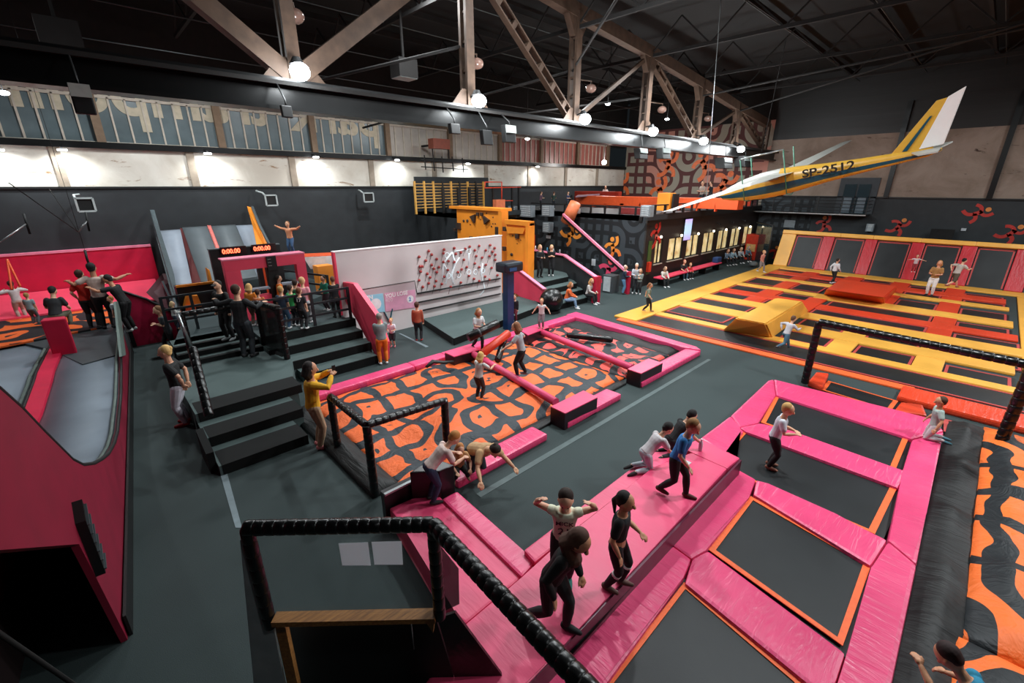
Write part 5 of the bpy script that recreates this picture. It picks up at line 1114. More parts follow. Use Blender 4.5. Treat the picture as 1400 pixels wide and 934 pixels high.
# screen
a, b = onY(934, 329, YFc - .08), onY(947, 299, YFc - .08)
t = NT('screen_glow'); v = t.coord('Object'); sx = t.add('ShaderNodeSeparateXYZ'); t.link(v, sx.inputs[0]); k = t.math('MULTIPLY_ADD', sx.outputs[2], .9, -1.9)
cc = t.ramp(k, [(0, lin('7a5ad0')), (.35, lin('5fb4e0')), (.7, lin('4fa8dc')), (1, lin('8a5ad8'))]); t.link(cc, t.b.inputs['Emission Color']); t.b.inputs['Emission Strength'].default_value = 1.3; M_scr = t.m
SC = empty('wall_screen', a, 'tall glowing blue and violet screen on the windowed front', 'screen'); setloc(link('display', box(bmn(), a.x, b.x, YFc - .09, YFc - .08, a.z, b.z), M_scr), SC); setloc(link('case', box(bmn(), a.x - .03, b.x + .03, YFc - .08, YFc - .0, a.z - .03, b.z + .03), M_black), SC)
# bench
a, b = onY(943, 372, 11.1), onY(988, 361, 11.1)
BN = empty('pink_bench', (a.x, 11.2, 0), 'long pink topped bench below the lit windows', 'bench'); setloc(link('seat', box(bmn(), 21.2, 28.6, 11.1, 11.6, .4, .47, bev=.02), M_coral), BN)
for x in (21.6, 24, 26.4, 28.3): setloc(link('leg', box(bmn(), x, x + .08, 11.15, 11.55, 0, .4), M_black), BN)
tag(link('red_box', box(bmn(), *(lambda p: (p.x - .12, p.x + .12, YFc - .16, YFc - .01, .75, 1.25))(onY(884, 375, YFc))), plain('signal_red', 'd23a24', .4)), 'small red box at the corner of the windowed front', 'box')
tag(link('red_box', box(bmn(), 18.9 - .0, 19.88, onX(726, 350, 19.88).y - .02, onX(726, 350, 19.88).y + .3, 0.9, 1.0), M_black), 'thin black shelf at the left end of the dark mural', 'shelf')
# deck edge guard
ED = empty('deck_guard', (20, YFc, ZD), 'black slatted guard along the windowed edge of the upper deck', 'railing')
setloc(link('top_rail', box(bmn(), 19.9, XF - .3, YFc - .03, YFc + .04, ZD + .42, ZD + .48), M_black), ED)
x = 20.2
while x < XF - .5: setloc(link('upright', box(bmn(), x - .1, x + .1, YFc - .02, YFc + .03, ZD, ZD + .44), M_black), ED); x += 1.0
ED = empty('deck_guard', (19.9, 15, ZD), 'black guard along the mural edge of the upper deck', 'railing')
setloc(link('top_rail', box(bmn(), 19.86, 19.93, 11.9, 19.3, ZD + .36, ZD + .42), M_black), ED)
y = 12.2
while y < 19.3: setloc(link('upright', box(bmn(), 19.87, 19.92, y - .05, y + .05, ZD, ZD + .38), M_black), ED); y += .9
# AC units and boxes
def unit(x0, x1, y0, y1, X, label, lou=True):
    a, b = onX(x0, y1, X), onX(x1, y0, X); U = empty('air_conditioner', a, label, 'air conditioner'); ya, yb = min(a.y, b.y), max(a.y, b.y); z0, z1 = min(a.z, b.z), max(a.z, b.z)
    setloc(link('casing', box(bmn(), X - .35, X, ya, yb, z0, z1, bev=.02), plain('unit_grey', '7e868b', .5)), U); g = bmn()
    for k in range(5): z = z0 + (z1 - z0) * (k + .7) / 5.6; box(g, X - .37, X - .34, ya + .08, yb - .08, z, z + (z1 - z0) * .1)
    setloc(link('louvre', g, plain('unit_pale', 'b9c1c4', .5)), U)
unit(700, 711, 282, 297, 19.7, 'grey air conditioner on the deck edge, leftmost beside the orange wall'); unit(716, 732, 281, 296, 19.7, 'wide grey air conditioner second from the left on the deck edge'); unit(746, 758, 281, 295, 19.7, 'grey air conditioner on the deck edge left of the orange slide'); unit(747, 757, 304, 317, 19.8, 'grey air conditioner mounted on the dark mural'); unit(880, 895, 281, 296, 19.7, 'grey air conditioner at the corner of the deck'); unit(1184, 1197, 306, 316, XF - .05, 'small pale ventilation unit on the end wall'); 
o = link('notice', box(bmn(), 19.86, 19.89, onX(753, 324, 19.88).y, onX(747, 324, 19.88).y, onX(750, 326, 19.88).z, onX(750, 322, 19.88).z), M_paper); tag(o, 'small white notice below the unit on the mural', 'notice')
o = link('notice', box(bmn(), 19.86, 19.89, onX(814, 358, 19.88).y, onX(809, 358, 19.88).y, onX(810, 363, 19.88).z, onX(810, 354, 19.88).z), M_paper); tag(o, 'white notice on the mural beside the dancing figure', 'notice')
o = link('notice', box(bmn(), 19.86, 19.89, onX(793.5, 288, 19.88).y, onX(789, 288, 19.88).y, onX(790, 292, 19.88).z, onX(790, 285, 19.88).z), M_paper); tag(o, 'white notice at the deck edge beside the orange slide', 'notice')
a = P(834, 399); o = empty('bin', a, 'grey box bin against the dark mural', 'bin'); setloc(link('body', box(bmn(), a.x - .3, a.x + .3, a.y - .3, a.y + .3, 0, .85), plain('bin_dark', '44494c', .5)), o); setloc(link('front_panel', box(bmn(), a.x - .34, a.x - .3, a.y - .2, a.y + .2, .08, .78), plain('unit_pale', 'b9c1c4', .5)), o)
a = P(729, 345, 2.0); o = link('extinguisher_cabinet', box(bmn(), 19.6, 19.88, onX(730.5, 330, 19.8).y, onX(724, 330, 19.8).y, onX(727, 338, 19.8).z, onX(727, 321, 19.8).z), plain('signal_red', 'd23a24', .4)); tag(o, 'red cabinet at the left end of the dark mural', 'cabinet')
# dancing figures (flat cut-outs)
M_fo = None
t = NT('figure_orange'); sx = t.add('ShaderNodeSeparateXYZ'); t.link(t.coord('Object'), sx.inputs[0]); kk = t.math('MULTIPLY_ADD', sx.outputs[2], .9, -.9); t.link(t.ramp(kk, [(0, lin('e2486a')), (.35, lin('ee6a34')), (1, lin('f2963a'))]), t.b.inputs['Base Color']); M_fo = t.m
M_fr = plain('figure_red', 'b5281f', .5, var=.1)
def figure(px, py, h, X, mat, label, rot=0.0, mirror=1, Y=None, head_mat=None):
    c = onX(px, py, X) if Y is None else onY(px, py, Y); k = h
    def w_(u, v):
        u, v = u * mirror, v; uu = u * math.cos(rot) - v * math.sin(rot); vv = u * math.sin(rot) + v * math.cos(rot)
        return Vector((c.x - .001, c.y - uu * k, c.z + vv * k)) if Y is None else Vector((c.x + uu * k, c.y - .001, c.z + vv * k))
    D = empty('dancer_figure', c, label, 'figure decal')
    def fl(pts, r, nm):
        g = bmn(); q = [w_(*p) for p in pts]; nrm = Vector((1, 0, 0)) if Y is None else Vector((0, 1, 0)); L, R3 = [], []
        for i, p in enumerate(q):
            d = (q[min(i + 1, len(q) - 1)] - q[max(i - 1, 0)]).normalized(); s = d.cross(nrm) * r * k; L.append(p + s); R3.append(p - s)
        for i in range(len(q) - 1): slab(g, [L[i], L[i + 1], R3[i + 1], R3[i]], -nrm * .012)
        setloc(link(nm, g, mat), D)
    def arc(pts, n=7):
        a, b, c2 = [Vector(p) for p in pts]; return [tuple(a * (1 - t) ** 2 + b * 2 * t * (1 - t) + c2 * t * t) for t in [i / n for i in range(n + 1)]]
    fl(arc([(-.42, .1), (-.2, .3), (.02, .08)]), .075, 'arm'); fl(arc([(.02, .08), (.36, .02), (.34, .42)]), .075, 'arm')
    fl(arc([(0, .14), (.02, -.05), (-.06, -.2)]), .1, 'torso'); fl(arc([(-.04, -.16), (-.12, -.46), (-.46, -.42)]), .08, 'leg'); fl(arc([(-.04, -.16), (.3, -.14), (.26, -.5)]), .08, 'leg')
    g = bmn(); hc = w_(.06, .36); disc(g, hc, .11 * k, .014, 20, 'x' if Y is None else 'y'); setloc(link('head', g, head_mat or mat), D)
    return D
figure(781, 320, 1.25, 19.9, M_fo, 'orange dancing figure on the mural above the stair rail', rot=-.9); figure(838, 338, 1.1, 19.9, M_fo, 'orange dancing figure on the mural right of the stair rail', rot=.35); figure(832, 371, 1.4, 19.9, M_fo, 'orange dancing figure on the mural above the grey bin')
figure(897, 321, 1.2, 0, M_fr, 'red dancing figure on the windowed front beside the corner', rot=.3, Y=YFc)
for (x, y, r, l) in ((1127, 306, .3, 'red dancing figure on the end wall under the balcony'), (1229, 309, -.3, 'red dancing figure on the end wall above the sloping wall'), (1338, 291, -.9, 'red dancing figure high on the end wall at the right'), (1384, 318, -.5, 'red dancing figure at the right edge of the end wall'), (1061, 346, .2, 'dim red dancing figure beside the arena corner')):
    figure(x, y, 1.05, XF - (.04 if x < 1100 else 0), M_fr, l, rot=r, head_mat=plain('figure_head', 'd9813a', .5))
M_fo2 = plain('figure_orange2', 'e8703a', .5)
for (x, y, h, r, l) in ((850, 252, 2.0, .2, 'orange figure at the left of the red mural'), (914, 224, 2.0, 0, 'orange figure high on the red mural'), (962, 224, 2.0, .6, 'red orange figure high on the red mural near the laced post'), (990, 250, 2.0, -.4, 'orange figure in the middle of the red mural'), (903, 262, 2.2, .5, 'orange figure above the orange deck box'), (1012, 272, 2.0, .2, 'orange figure at the right of the red mural')):
    figure(x, y, h, XF, M_fo2, l, rot=r)
# things on the deck
def dbox(x0, x1, y0, y1, yy, d, mat, label, nm='deck_box', cat='box', z0=None, bev=.02):
    a, b = onY(x0, y1, yy), onY(x1, y0, yy); return tag(link(nm, box(bmn(), min(a.x, b.x), max(a.x, b.x), yy, yy + d, a.z if z0 is None else z0, b.z, bev=bev), mat), label, cat)
def xbox(x0, x1, y0, y1, X, d, mat, label, nm='deck_box', cat='box', z0=None, bev=.02):
    a, b = onX(x0, y1, X), onX(x1, y0, X); return tag(link(nm, box(bmn(), X, X + d, min(a.y, b.y), max(a.y, b.y), a.z if z0 is None else z0, b.z, bev=bev), mat), label, cat)
M_red = plain('deck_red', 'd8401f', .5, var=.1)
xbox(785, 846, 262, 276, 28, .4, plain('deck_red_dark', 'a82c18', .5), 'long dark red pad wall on the deck below the mural', 'deck_pad', 'pad', z0=ZD); xbox(787, 1010, 272, 279, 26, .8, M_orgred, 'long orange red platform edge on the deck', 'deck_platform', 'platform')
for i, x in enumerate((789, 808, 825, 846, 872, 925, 950, 975)): xbox(x, x + 4 if i != 3 else x + 7, 278, 294, 26, .3, M_orgred, 'orange red post under the deck platform, %s from the left' % ('first', 'second', 'third', 'fourth', 'fifth', 'sixth', 'seventh', 'eighth')[i], 'deck_post', 'post', z0=ZD)
xbox(897, 917, 264, 288, 22.5, .6, M_orange, 'tall orange box tower on the deck', 'deck_box'); xbox(917, 922, 265, 288, 22.6, .6, M_black, 'black side of the tower on the deck')
xbox(943, 1002, 272, 283, 32, .5, M_black, 'long black box on the deck with a red edge', z0=ZD); xbox(958, 1002, 271, 273, 31.9, .6, plain('dark_red_edge', '8a1c22', .5), 'dark red strip on the black deck box', 'deck_strip', 'strip'); xbox(1019, 1027, 271, 288, 35, .5, M_red, 'red post at the right of the deck', 'deck_post', 'post', z0=ZD)
a = onX(807, 267, 27); tag(link('deck_mat', slab(bmn(), [onX(787, 270, 25), onX(818, 267, 27), onX(822, 266, 29), onX(790, 268, 28)], (0, 0, .08)), plain('lilac_mat', '9a7b86', .6)), 'lilac mat lying on the deck below the mural', 'mat')
g = bmn(); c = onX(781, 283, 19.5); bmesh.ops.create_cone(g, cap_ends=True, segments=14, radius1=.36, radius2=.3, depth=1.15, matrix=Matrix.Translation((19.5, c.y, ZD)) @ Matrix.Rotation(.5, 4, 'X')); tag(link('tube_slide', g, plain('peach_orange', 'ef8355', .45), smooth=True), 'peach orange tube slide mouth at the deck edge', 'slide')
xbox(846, 875, 285, 294, 20.5, .5, plain('dark_red_car', '7a2a2a', .4), 'low dark red pad on the deck behind the guard')
# gym bars
YB = 20.4
g0 = onY(569, 278, YB); g1 = onY(662, 278, YB); zt3 = onY(569, 250, YB).z
tag(link('gym_back_panel', box(bmn(), onY(568, 260, 22.5).x, onY(668, 260, 22.5).x, 22.5, 22.6, ZD, onY(600, 242, 22.5).z), M_blackwall), 'dark panel behind the wooden wall bars', 'panel')
tag(link('deck_parapet', box(bmn(), onY(668, 260, 22.8).x, XF - 8, 22.8, 22.9, ZD, onY(740, 262, 22.8).z), M_blackwall), 'dark parapet below the plaster right of the gym bars', 'panel')
GB = empty('wall_bars', g0, 'long wooden wall bars frame on the deck at the left', 'gym bars')
M_bar = plain('bar_wood', 'c79648', .5)
n_ = 9
for k in range(n_):
    x = g0.x + (g1.x - g0.x) * k / (n_ - 1); setloc(link('upright', box(bmn(), x - .04, x + .04, YB, YB + .1, ZD, zt3 + .08), M_bar if k % 2 == 0 or k < 3 else M_black), GB)
for k in range(9):
    z = ZD + .3 + (zt3 - ZD - .35) * k / 8; setloc(link('rung', tube(bmn(), [(g0.x, YB + .05, z), (g1.x, YB + .05, z)], .02, 5), M_bar), GB)
for i, (x) in enumerate((606, 627, 642, 652)): p = onY(x, 270, YB - .1); tag(link('black_pad_post', box(bmn(), p.x - .07, p.x + .07, YB - .15, YB - .05, ZD, zt3 - .2), M_black), 'black padded post in front of the wall bars, %s from the left' % ('first', 'second', 'third', 'fourth')[i], 'post')
PB = empty('pull_up_rig', onY(690, 278, 19.8), 'red and black pull up rig right of the wall bars', 'gym bars')
for x in (675, 701, 710): p = onY(x, 278, 19.8); setloc(link('upright', box(bmn(), p.x - .05, p.x + .05, 19.8, 19.9, ZD, onY(x, 255, 19.8).z), M_black), PB)
for (a, b) in (((663, 249), (686, 249)), ((663, 257), (712, 256)), ((675, 274.5), (701, 274.5)), ((686, 249), (686, 273)), ((663, 249), (663, 257))): setloc(link('red_bar', tube(bmn(), [onY(*a, 19.8), onY(*b, 19.8)], .03, 6), M_red), PB)
setloc(link('seat', box(bmn(), onY(677, 276, 19.6).x, onY(689, 276, 19.6).x, 19.5, 19.8, ZD, onY(680, 273, 19.6).z), plain('salmon_seat', 'e07a52', .5)), PB)
# hanging control box on the plaster wall
HB = empty('hoist_unit', onY(600, 200, 22), 'reddish hoist box with cables on the wall between panes and plaster', 'hoist')
a, b = onY(590, 203, 22), onY(612, 191, 22); setloc(link('wall_bracket', bar(bmn(), (a.x + .3, 22.2, a.z + .2), (a.x + .3, YW - .1, a.z + .2), .1), M_steeld), HB); setloc(link('box_body', box(bmn(), a.x, b.x, 21.8, 22.3, a.z, b.z), plain('rust_box', '7a3b2a', .5)), HB)
g = bmn()
for (p, q) in (((576, 218), (640, 222)), ((576, 228), (640, 232)), ((580, 212), (582, 232)), ((592, 212), (594, 234)), ((604, 214), (606, 236)), ((618, 214), (620, 234)), ((632, 216), (634, 236)), ((590, 192), (592, 214)), ((612, 192), (614, 216))): bar(g, onY(*p, 22.2), onY(*q, 22.2), .05)
setloc(link('cable_frame', g, M_black), HB)
# basketball-like framed targets on the black wall
M_frame = plain('pale_frame', 'b4bcbc', .4)
for i, (x, y, w_, h_, px_, py_) in enumerate(((117, 280, 24, 18, 108, 266), (371, 274, 15, 14, 350, 261), (504, 270, 13, 12, 490, 260))):
    c = onY(x, y, 22.6); s = (onY(x + w_ / 2, y, 22.6).x - onY(x - w_ / 2, y, 22.6).x) / 2; hh = abs(onY(x, y - h_ / 2, 22.6).z - onY(x, y + h_ / 2, 22.6).z) / 2
    W_ = empty('wall_projector_screen', c, ('square framed floodlight on a bent arm above the magenta wall', 'square framed floodlight above the slides', 'square framed floodlight above the white wall')[i], 'floodlight')
    g = bmn()
    for (a, b) in (((-1, -1), (1, -1)), ((1, -1), (1, 1)), ((1, 1), (-1, 1)), ((-1, 1), (-1, -1))): bar(g, (c.x + a[0] * s, 22.6, c.z + a[1] * hh), (c.x + b[0] * s, 22.6, c.z + b[1] * hh), .06)
    setloc(link('frame', g, M_frame), W_); setloc(link('face', box(bmn(), c.x - s, c.x + s, 22.62, 22.7, c.z - hh, c.z + hh), M_black), W_)
    q = onY(px_, py_, 23.2); setloc(link('arm', tube(bmn(), [q, Vector((c.x - s, 22.9, c.z + hh + .1)), Vector((c.x - s, 22.62, c.z + hh))], .04, 6), M_frame), W_)
TR_ = empty('trapeze_swing', onY(107, 317, 19), 'thin trapeze hung on wires in front of the black wall', 'trapeze')
setloc(link('wire', tube(bmn(), [onY(12, 250, 16), onY(60, 284, 17.5), onY(107, 317, 19)], .012, 5), M_steeld), TR_); setloc(link('wire', tube(bmn(), [onY(67, 258, 22), onY(107, 317, 19)], .012, 5), M_steeld), TR_); setloc(link('bar', tube(bmn(), [onY(107, 317, 19), onY(119, 302, 19)], .03, 6), M_chrome), TR_)
setloc(link('upright', tube(bmn(), [onY(117, 290, 19), onY(122, 316, 19)], .03, 6), M_black), TR_)
TR2 = empty('trapeze_swing', onY(2, 330, 18), 'second thin trapeze bar at the left edge', 'trapeze'); setloc(link('bar', tube(bmn(), [onY(0, 331, 18), onY(36, 306, 18.5)], .02, 5), M_chrome), TR2); setloc(link('upright', tube(bmn(), [onY(32, 292, 18.5), onY(41, 320, 18.5)], .03, 6), M_black), TR2)
SWR = empty('red_swing_straps', onY(10, 358, 21), 'red straps hanging before the magenta wall at the left', 'straps'); setloc(link('strap', tube(bmn(), [onY(10, 355, 21), onY(16, 396, 20)], .03, 5), M_orgred), SWR); setloc(link('strap', tube(bmn(), [onY(10, 355, 21), onY(28, 392, 20)], .03, 5), M_orgred), SWR)
tag(link('climbing_rope', tube(tube(bmn(), [onY(116, 342, 20), onY(119, 354, 20), onY(124, 368, 20)], .04, 6), [onY(116, 342, 20), Vector((onY(116, 342, 20).x, 20, 11.6))], .006, 4), M_black), 'short dark rope hanging above the group at the left', 'rope')

# ------------------------------------------------------------------ balcony and door on the end wall
a, b = onX(1050, 290, XF - 1.2), onX(1184, 293, XF - 1.2); zb_ = (a.z + b.z) / 2
BA = empty('balcony', (XF - .6, (a.y + b.y) / 2, zb_), 'dark steel balcony along the end wall in front of the doorway', 'balcony')
setloc(link('floor_slab', box(bmn(), XF - 1.2, XF - .02, b.y, a.y + 1, zb_ - .1, zb_), M_steeld), BA); setloc(link('edge_strip', box(bmn(), XF - 1.24, XF - 1.2, b.y, a.y + 1, zb_ - .06, zb_), M_chrome), BA)
for k in range(5): z = zb_ + .2 + k * .2; setloc(link('rail', tube(bmn(), [(XF - 1.2, a.y + 1, z), (XF - 1.2, b.y, z), (XF - .05, b.y, z)], .018, 5), M_black), BA)
y = b.y
while y < a.y + 1: setloc(link('post', box(bmn(), XF - 1.23, XF - 1.18, y, y + .05, zb_, zb_ + 1.05), M_black), BA); y += 1.3
c0, c1 = onX(1140, 290, XF - .05), onX(1205, 243, XF - .05)
DS = struct('door_1', box(bmn(), XF - .1, XF - .01, c1.y, c0.y, zb_, c1.z), plain('door_surround', '2b3238', .6))
d0, d1 = onX(1147, 290, XF - .15), onX(1192, 252, XF - .15)
g = bmn(); ym = (d0.y + d1.y) / 2
for (ya, yb) in ((d1.y, ym - .05), (ym + .05, d0.y)): box(g, XF - .16, XF - .12, ya, yb, zb_, d1.z)
setloc(link('door_leaf', g, M_glass), DS)
g = bmn()
for (ya, yb) in ((d1.y, ym - .05), (ym + .05, d0.y)): box(g, XF - .2, XF - .165, ya + .1, yb - .1, zb_ + .05, zb_ + 1.0)
setloc(link('lower_panel', g, plain('panel_bluegrey', '5a6872', .5)), DS)
o = box_obj('junction_box', (XF - .15, XF - .02, onX(1088, 305, XF).y, onX(1073, 305, XF).y, onX(1080, 311, XF).z, onX(1080, 301, XF).z), plain('unit_grey', '7e868b', .5), label='grey junction box under the balcony', cat='box')
c = onX(1287, 322, XF - .4); W_ = empty('wall_floodlight', c, 'square floodlight on an arm above the yellow ledge', 'floodlight'); setloc(link('face', box(bmn(), XF - .45, XF - .35, c.y - .5, c.y + .5, c.z - .35, c.z + .35), M_steeld), W_); setloc(link('arm', tube(bmn(), [onX(1265, 330, XF - .3), onX(1278, 323, XF - .4), onX(1282, 314, XF - .45)], .04, 6), M_steeld), W_)
box_obj('exit_light', (XF - .1, XF - .02, onX(1321, 314, XF).y, onX(1314, 314, XF).y, onX(1317, 315.5, XF).z, onX(1317, 312, XF).z), M_paper, label='small white light box on the end wall', cat='light box')
# tall mirror / mesh frame at the arena corner
a = P(1040, 372); TP = empty('arena_corner_net', (32.5, 9.9, 0), 'dark net panel between posts at the far left arena corner', 'net')
setloc(link('net_panel', slab(bmn(), [(32.4, 9.8, 0), (34.5, 11.4, 0), (34.5, 11.4, 2.5), (32.4, 9.8, 2.5)], (.02, 0, 0)), M_glass), TP)
setloc(link('post', tube(bmn(), [(32.4, 9.75, 0), (32.4, 9.75, 2.6)], .05, 6), M_black), TP); setloc(link('top_rail', tube(bmn(), [(32.4, 9.75, 2.55), (34.6, 11.5, 2.55)], .05, 6), M_black), TP)
a = P(1030, 370); o = box_obj('vending_machine', (34.0, 34.8, 11.0, 11.8, 0, 1.75), plain('vend_red', 'c8351f', .4), label='red machine at the far end beside the windowed front', cat='machine'); setloc(link('lit_panel', box(bmn(), 33.95, 34.0, 11.1, 11.7, .6, 1.1), plain('panel_warm', 'e0b070', .4)), o)

# ------------------------------------------------------------------ glider hung from the roof
W = lambda x, y, d: cam.location + R_ * x + U_ * y + F_ * d
root = W(9.62, 6.10, 16.0); near = W(4.04, 3.44, 11.8); far = W(15.2, 9.1, 20.2); tail = W(12.28, 5.76, 12.75)
sp = (far - near).normalized(); fu = (tail - root); fu = (fu - sp * fu.dot(sp)).normalized(); upg = sp.cross(fu).normalized()
if upg.z < 0: upg = -upg
GL = empty('glider', root, 'yellow and teal glider with white wings hung below the roof', 'glider')
M_gy = plain('glider_yellow', 'd0a03c', .3, var=.05); M_gt = plain('glider_teal', '14495a', .3, var=.05); M_gw = plain('glider_white', 'a3a39c', .4, var=.08, vscale=3)
secs = [(-2.5, .02, -.12), (-2.3, .16, -.12), (-1.9, .28, -.1), (-1.3, .4, -.06), (-.6, .47, -.02), (0.1, .47, 0), (.8, .4, .02), (1.6, .31, .04), (2.6, .23, .06), (3.6, .17, .08), (4.4, .12, .1), (4.75, .04, .12)]
g = bmn(); R = []; N = 20
for (u, r, c) in secs:
    ce = root + fu * (u * .9) + upg * (c - .35)
    R.append([g.verts.new(ce + sp * math.cos(2 * PI * k / N) * r * .78 + upg * math.sin(2 * PI * k / N) * r) for k in range(N)])
for i in range(len(R) - 1):
    for k in range(N):
        f = g.faces.new((R[i][k], R[i][(k + 1) % N], R[i + 1][(k + 1) % N], R[i + 1][k])); f.smooth = True
        a = 2 * PI * (k + .5) / N; s_ = math.sin(a); f.material_index = 1 if (-.55 < s_ < -.1) else (2 if (s_ > .3 and i < 5) else 0)
g.faces.new(R[0]); g.faces.new(R[-1][::-1]); setloc(link('fuselage', g, [M_gy, M_gt, M_gw]), GL)
def wing(tip, nm, root_c=.95, tip_c=.4):
    g = bmn(); a = root + upg * -.08; q = []
    for (c, ch, th) in ((a, root_c, .13), (a.lerp(tip, .5), (root_c + tip_c) / 2, .09), (tip, tip_c, .03)):
        q.append([g.verts.new(c - fu * ch * .4), g.verts.new(c - fu * ch * .1 + upg * th * .5), g.verts.new(c + fu * ch * .6), g.verts.new(c - fu * ch * .1 - upg * th * .4)])
    for x, y_ in zip(q, q[1:]):
        for k in range(4): f = g.faces.new((x[k], x[(k + 1) % 4], y_[(k + 1) % 4], y_[k]))
    g.faces.new(q[0]); g.faces.new(q[-1][::-1]); setloc(link(nm, g, M_gw), GL)
wing(near, 'wing'); wing(far, 'wing')
tb = root + fu * 3.5 - upg * .22
g = slab(bmn(), [tb - fu * .45, tb + fu * .55, tb + fu * 1.05 + upg * 1.35, tb + fu * .62 + upg * 1.32], sp * .06, bev=.01); setloc(link('fin', g, M_gy), GL)
g = slab(bmn(), [v - sp * .03 for v in (tb + fu * .28 + upg * .1, tb + fu * .8 + upg * .12, tb + fu * 1.2 + upg * 1.5, tb + fu * .86 + upg * 1.35)], sp * .12, bev=.01); setloc(link('rudder', g, plain('rudder_white', 'e2dcd8', .5, var=0.02)), GL)
g = slab(bmn(), [tb - fu * .1 + sp * -.02 + upg * .12, tb + fu * .02 + sp * -.02 + upg * .12, tb + fu * .55 + sp * -.02 + upg * .95, tb + fu * .5 + sp * -.02 + upg * .95], -sp * .02); setloc(link('fin_stripe', g, M_gt), GL)
for s_ in (-1, 1):
    g = slab(bmn(), [tb + fu * .1 + upg * .02, tb + fu * .75 + upg * .02, tb + fu * .85 + sp * s_ * 1.1 + upg * .02, tb + fu * .45 + sp * s_ * 1.1 + upg * .02], upg * .04); setloc(link('tailplane', g, M_gw), GL)
tx = root + fu * .85 + upg * -.3 - sp * .37
tt = text_obj('registration', 'SP-2512', .36, M_black, tx, fu, upg, depth=.01, bold=.006, sx=1.25); setloc(tt, GL)
for (u, dx) in ((-1.1, 0), (.35, 0)):
    c = root + fu * u
    for s_ in (-1, 1): setloc(link('sling', tube(bmn(), [c + sp * s_ * .4 - upg * .75, c + sp * s_ * .45 + upg * .75], .02, 5), plain('sling_green', '4f8a72', .5)), GL)
    setloc(link('sling', tube(bmn(), [c + sp * -.4 - upg * .75, c + upg * -.85, c + sp * .4 - upg * .75], .02, 5), plain('sling_green', '4f8a72', .5)), GL)
c0, c1 = root + fu * -1.1 + upg * .75, root + fu * .35 + upg * .75
setloc(link('spreader_bar', tube(bmn(), [c0 - sp * .45, c1 - sp * .45], .03, 6), M_chrome), GL)
setloc(link('cable', tube(bmn(), [(c0 + c1) / 2 - sp * .45, (c0 + c1) / 2 + Vector((0, 0, 3.6))], .01, 5), M_steeld), GL)
setloc(link('cable', tube(bmn(), [near + (root - near) * .3, near + (root - near) * .3 + Vector((1.4, 1.0, 5.5))], .01, 5), M_chrome), GL)
setloc(link('wheel', disc(bmn(), root + fu * .0 - upg * .72, .14, .1, 14, 'x'), M_black), GL)

# ------------------------------------------------------------------ guard fence right of the pink court
f0 = P(1100, 524, .1); f1 = P(1368, 605, .1)
h0 = top_z(f0, 1118, 440)
FN = empty('guard_fence', f0, 'long black laced guard rail on posts between pink court and arena', 'guard frame')
t1 = Vector((f1.x, f1.y, h0)); far_t = t1
setloc(link('padded_post', padrail(bmn(), f0, Vector((f0.x, f0.y, h0)), .09, .16), M_blk), FN)
setloc(link('padded_post', padrail(bmn(), Vector((f1.x, f1.y, .1)), t1 , .1, .16), M_blk), FN)
dd = (t1 - Vector((f0.x, f0.y, h0))); setloc(link('padded_rail', padrail(bmn(), Vector((f0.x, f0.y, h0)), t1 + dd * .35, .09, .16), M_blk), FN)
# ------------------------------------------------------------------ foreground guard frame on the viewing platform
A1 = CAM(337, 722, 3.3)
def onZ(x, y, z):
    d = ray(x, y); t = (z - EYE) / d.z; return Vector((d.x * t, d.y * t, z))
B1 = onZ(592, 717, A1.z); C1 = onZ(812, 950, A1.z)
FG = empty('safety_barrier', A1 - Vector((0, 0, .7)), 'black laced guard frame in the foreground at the bottom of the picture', 'guard frame')
setloc(link('padded_rail', padrail(bmn(), A1 - (B1 - A1) * .01, B1, .058, .078, 14), M_blk), FG); setloc(link('padded_rail', padrail(bmn(), B1, B1 + (C1 - B1) * 1.15, .06, .078, 14), M_blk), FG)
za = top_z(A1, 384, 850); zb2 = top_z(B1, 600, 845)
Ab, Bb = Vector((A1.x, A1.y, za)), Vector((B1.x, B1.y, zb2 - .0))
setloc(link('padded_post', padrail(bmn(), Ab, A1, .05, .12, 12), M_blk), FG); setloc(link('padded_post', padrail(bmn(), Bb, B1, .05, .12, 12), M_blk), FG)
g = bmn()
for (a, b, n) in ((A1, B1, 13), (B1, C1, 13)):
    for k in range(n): c = a.lerp(b, (k + .5) / n) - Vector((0, 0, .068)); ball(g, c, .007, n=6)
setloc(link('lace_knots', g, M_chrome), FG)
PL_ = link('clear_panel', slab(bmn(), [Ab + Vector((0, 0, .02)), Bb + Vector((0, 0, .02)), B1 - Vector((0, 0, .05)), A1 - Vector((0, 0, .05))], (.004, .004, 0)), glassmat('poly_panel', '5a6a6c', .1, .12)); setloc(PL_, FG)
def onpl(x, y, off=.02):
    n = (B1 - A1).cross(Vector((0, 0, 1))).normalized(); d = ray(x, y); t = (A1 - cam.location).dot(n) / d.dot(n); return cam.location + d * (t - off)
for k, q in enumerate(([(463, 743), (503, 741.5), (507, 773), (468, 773)], [(508, 741), (549, 740), (551, 772), (512, 772)])):
    tag(link('paper_notice', slab(bmn(), [onpl(*p) for p in q], -F_ * .003), M_paper), '%s blank backed paper notice taped to the clear foreground panel' % ('left', 'right')[k], 'notice')
PK = empty('timber_ledge', Ab, 'raw timber ledge at the foot of the foreground frame', 'ledge')
pa_, pb_ = onpl(375, 847), onpl(596, 842)
setloc(link('board', bar(bmn(), pa_, pb_, .1, .05), M_wood), PK); 
setloc(link('support', slab(bmn(), [onpl(375, 853), onpl(390, 858), onpl(412, 960), onpl(398, 960)], F_ * .05), M_wood), PK); setloc(link('support', slab(bmn(), [onpl(580, 848), onpl(594, 848), onpl(592, 866)], F_ * .05), M_wood), PK)
n_pl = (B1 - A1).cross(Vector((0, 0, 1))).normalized()
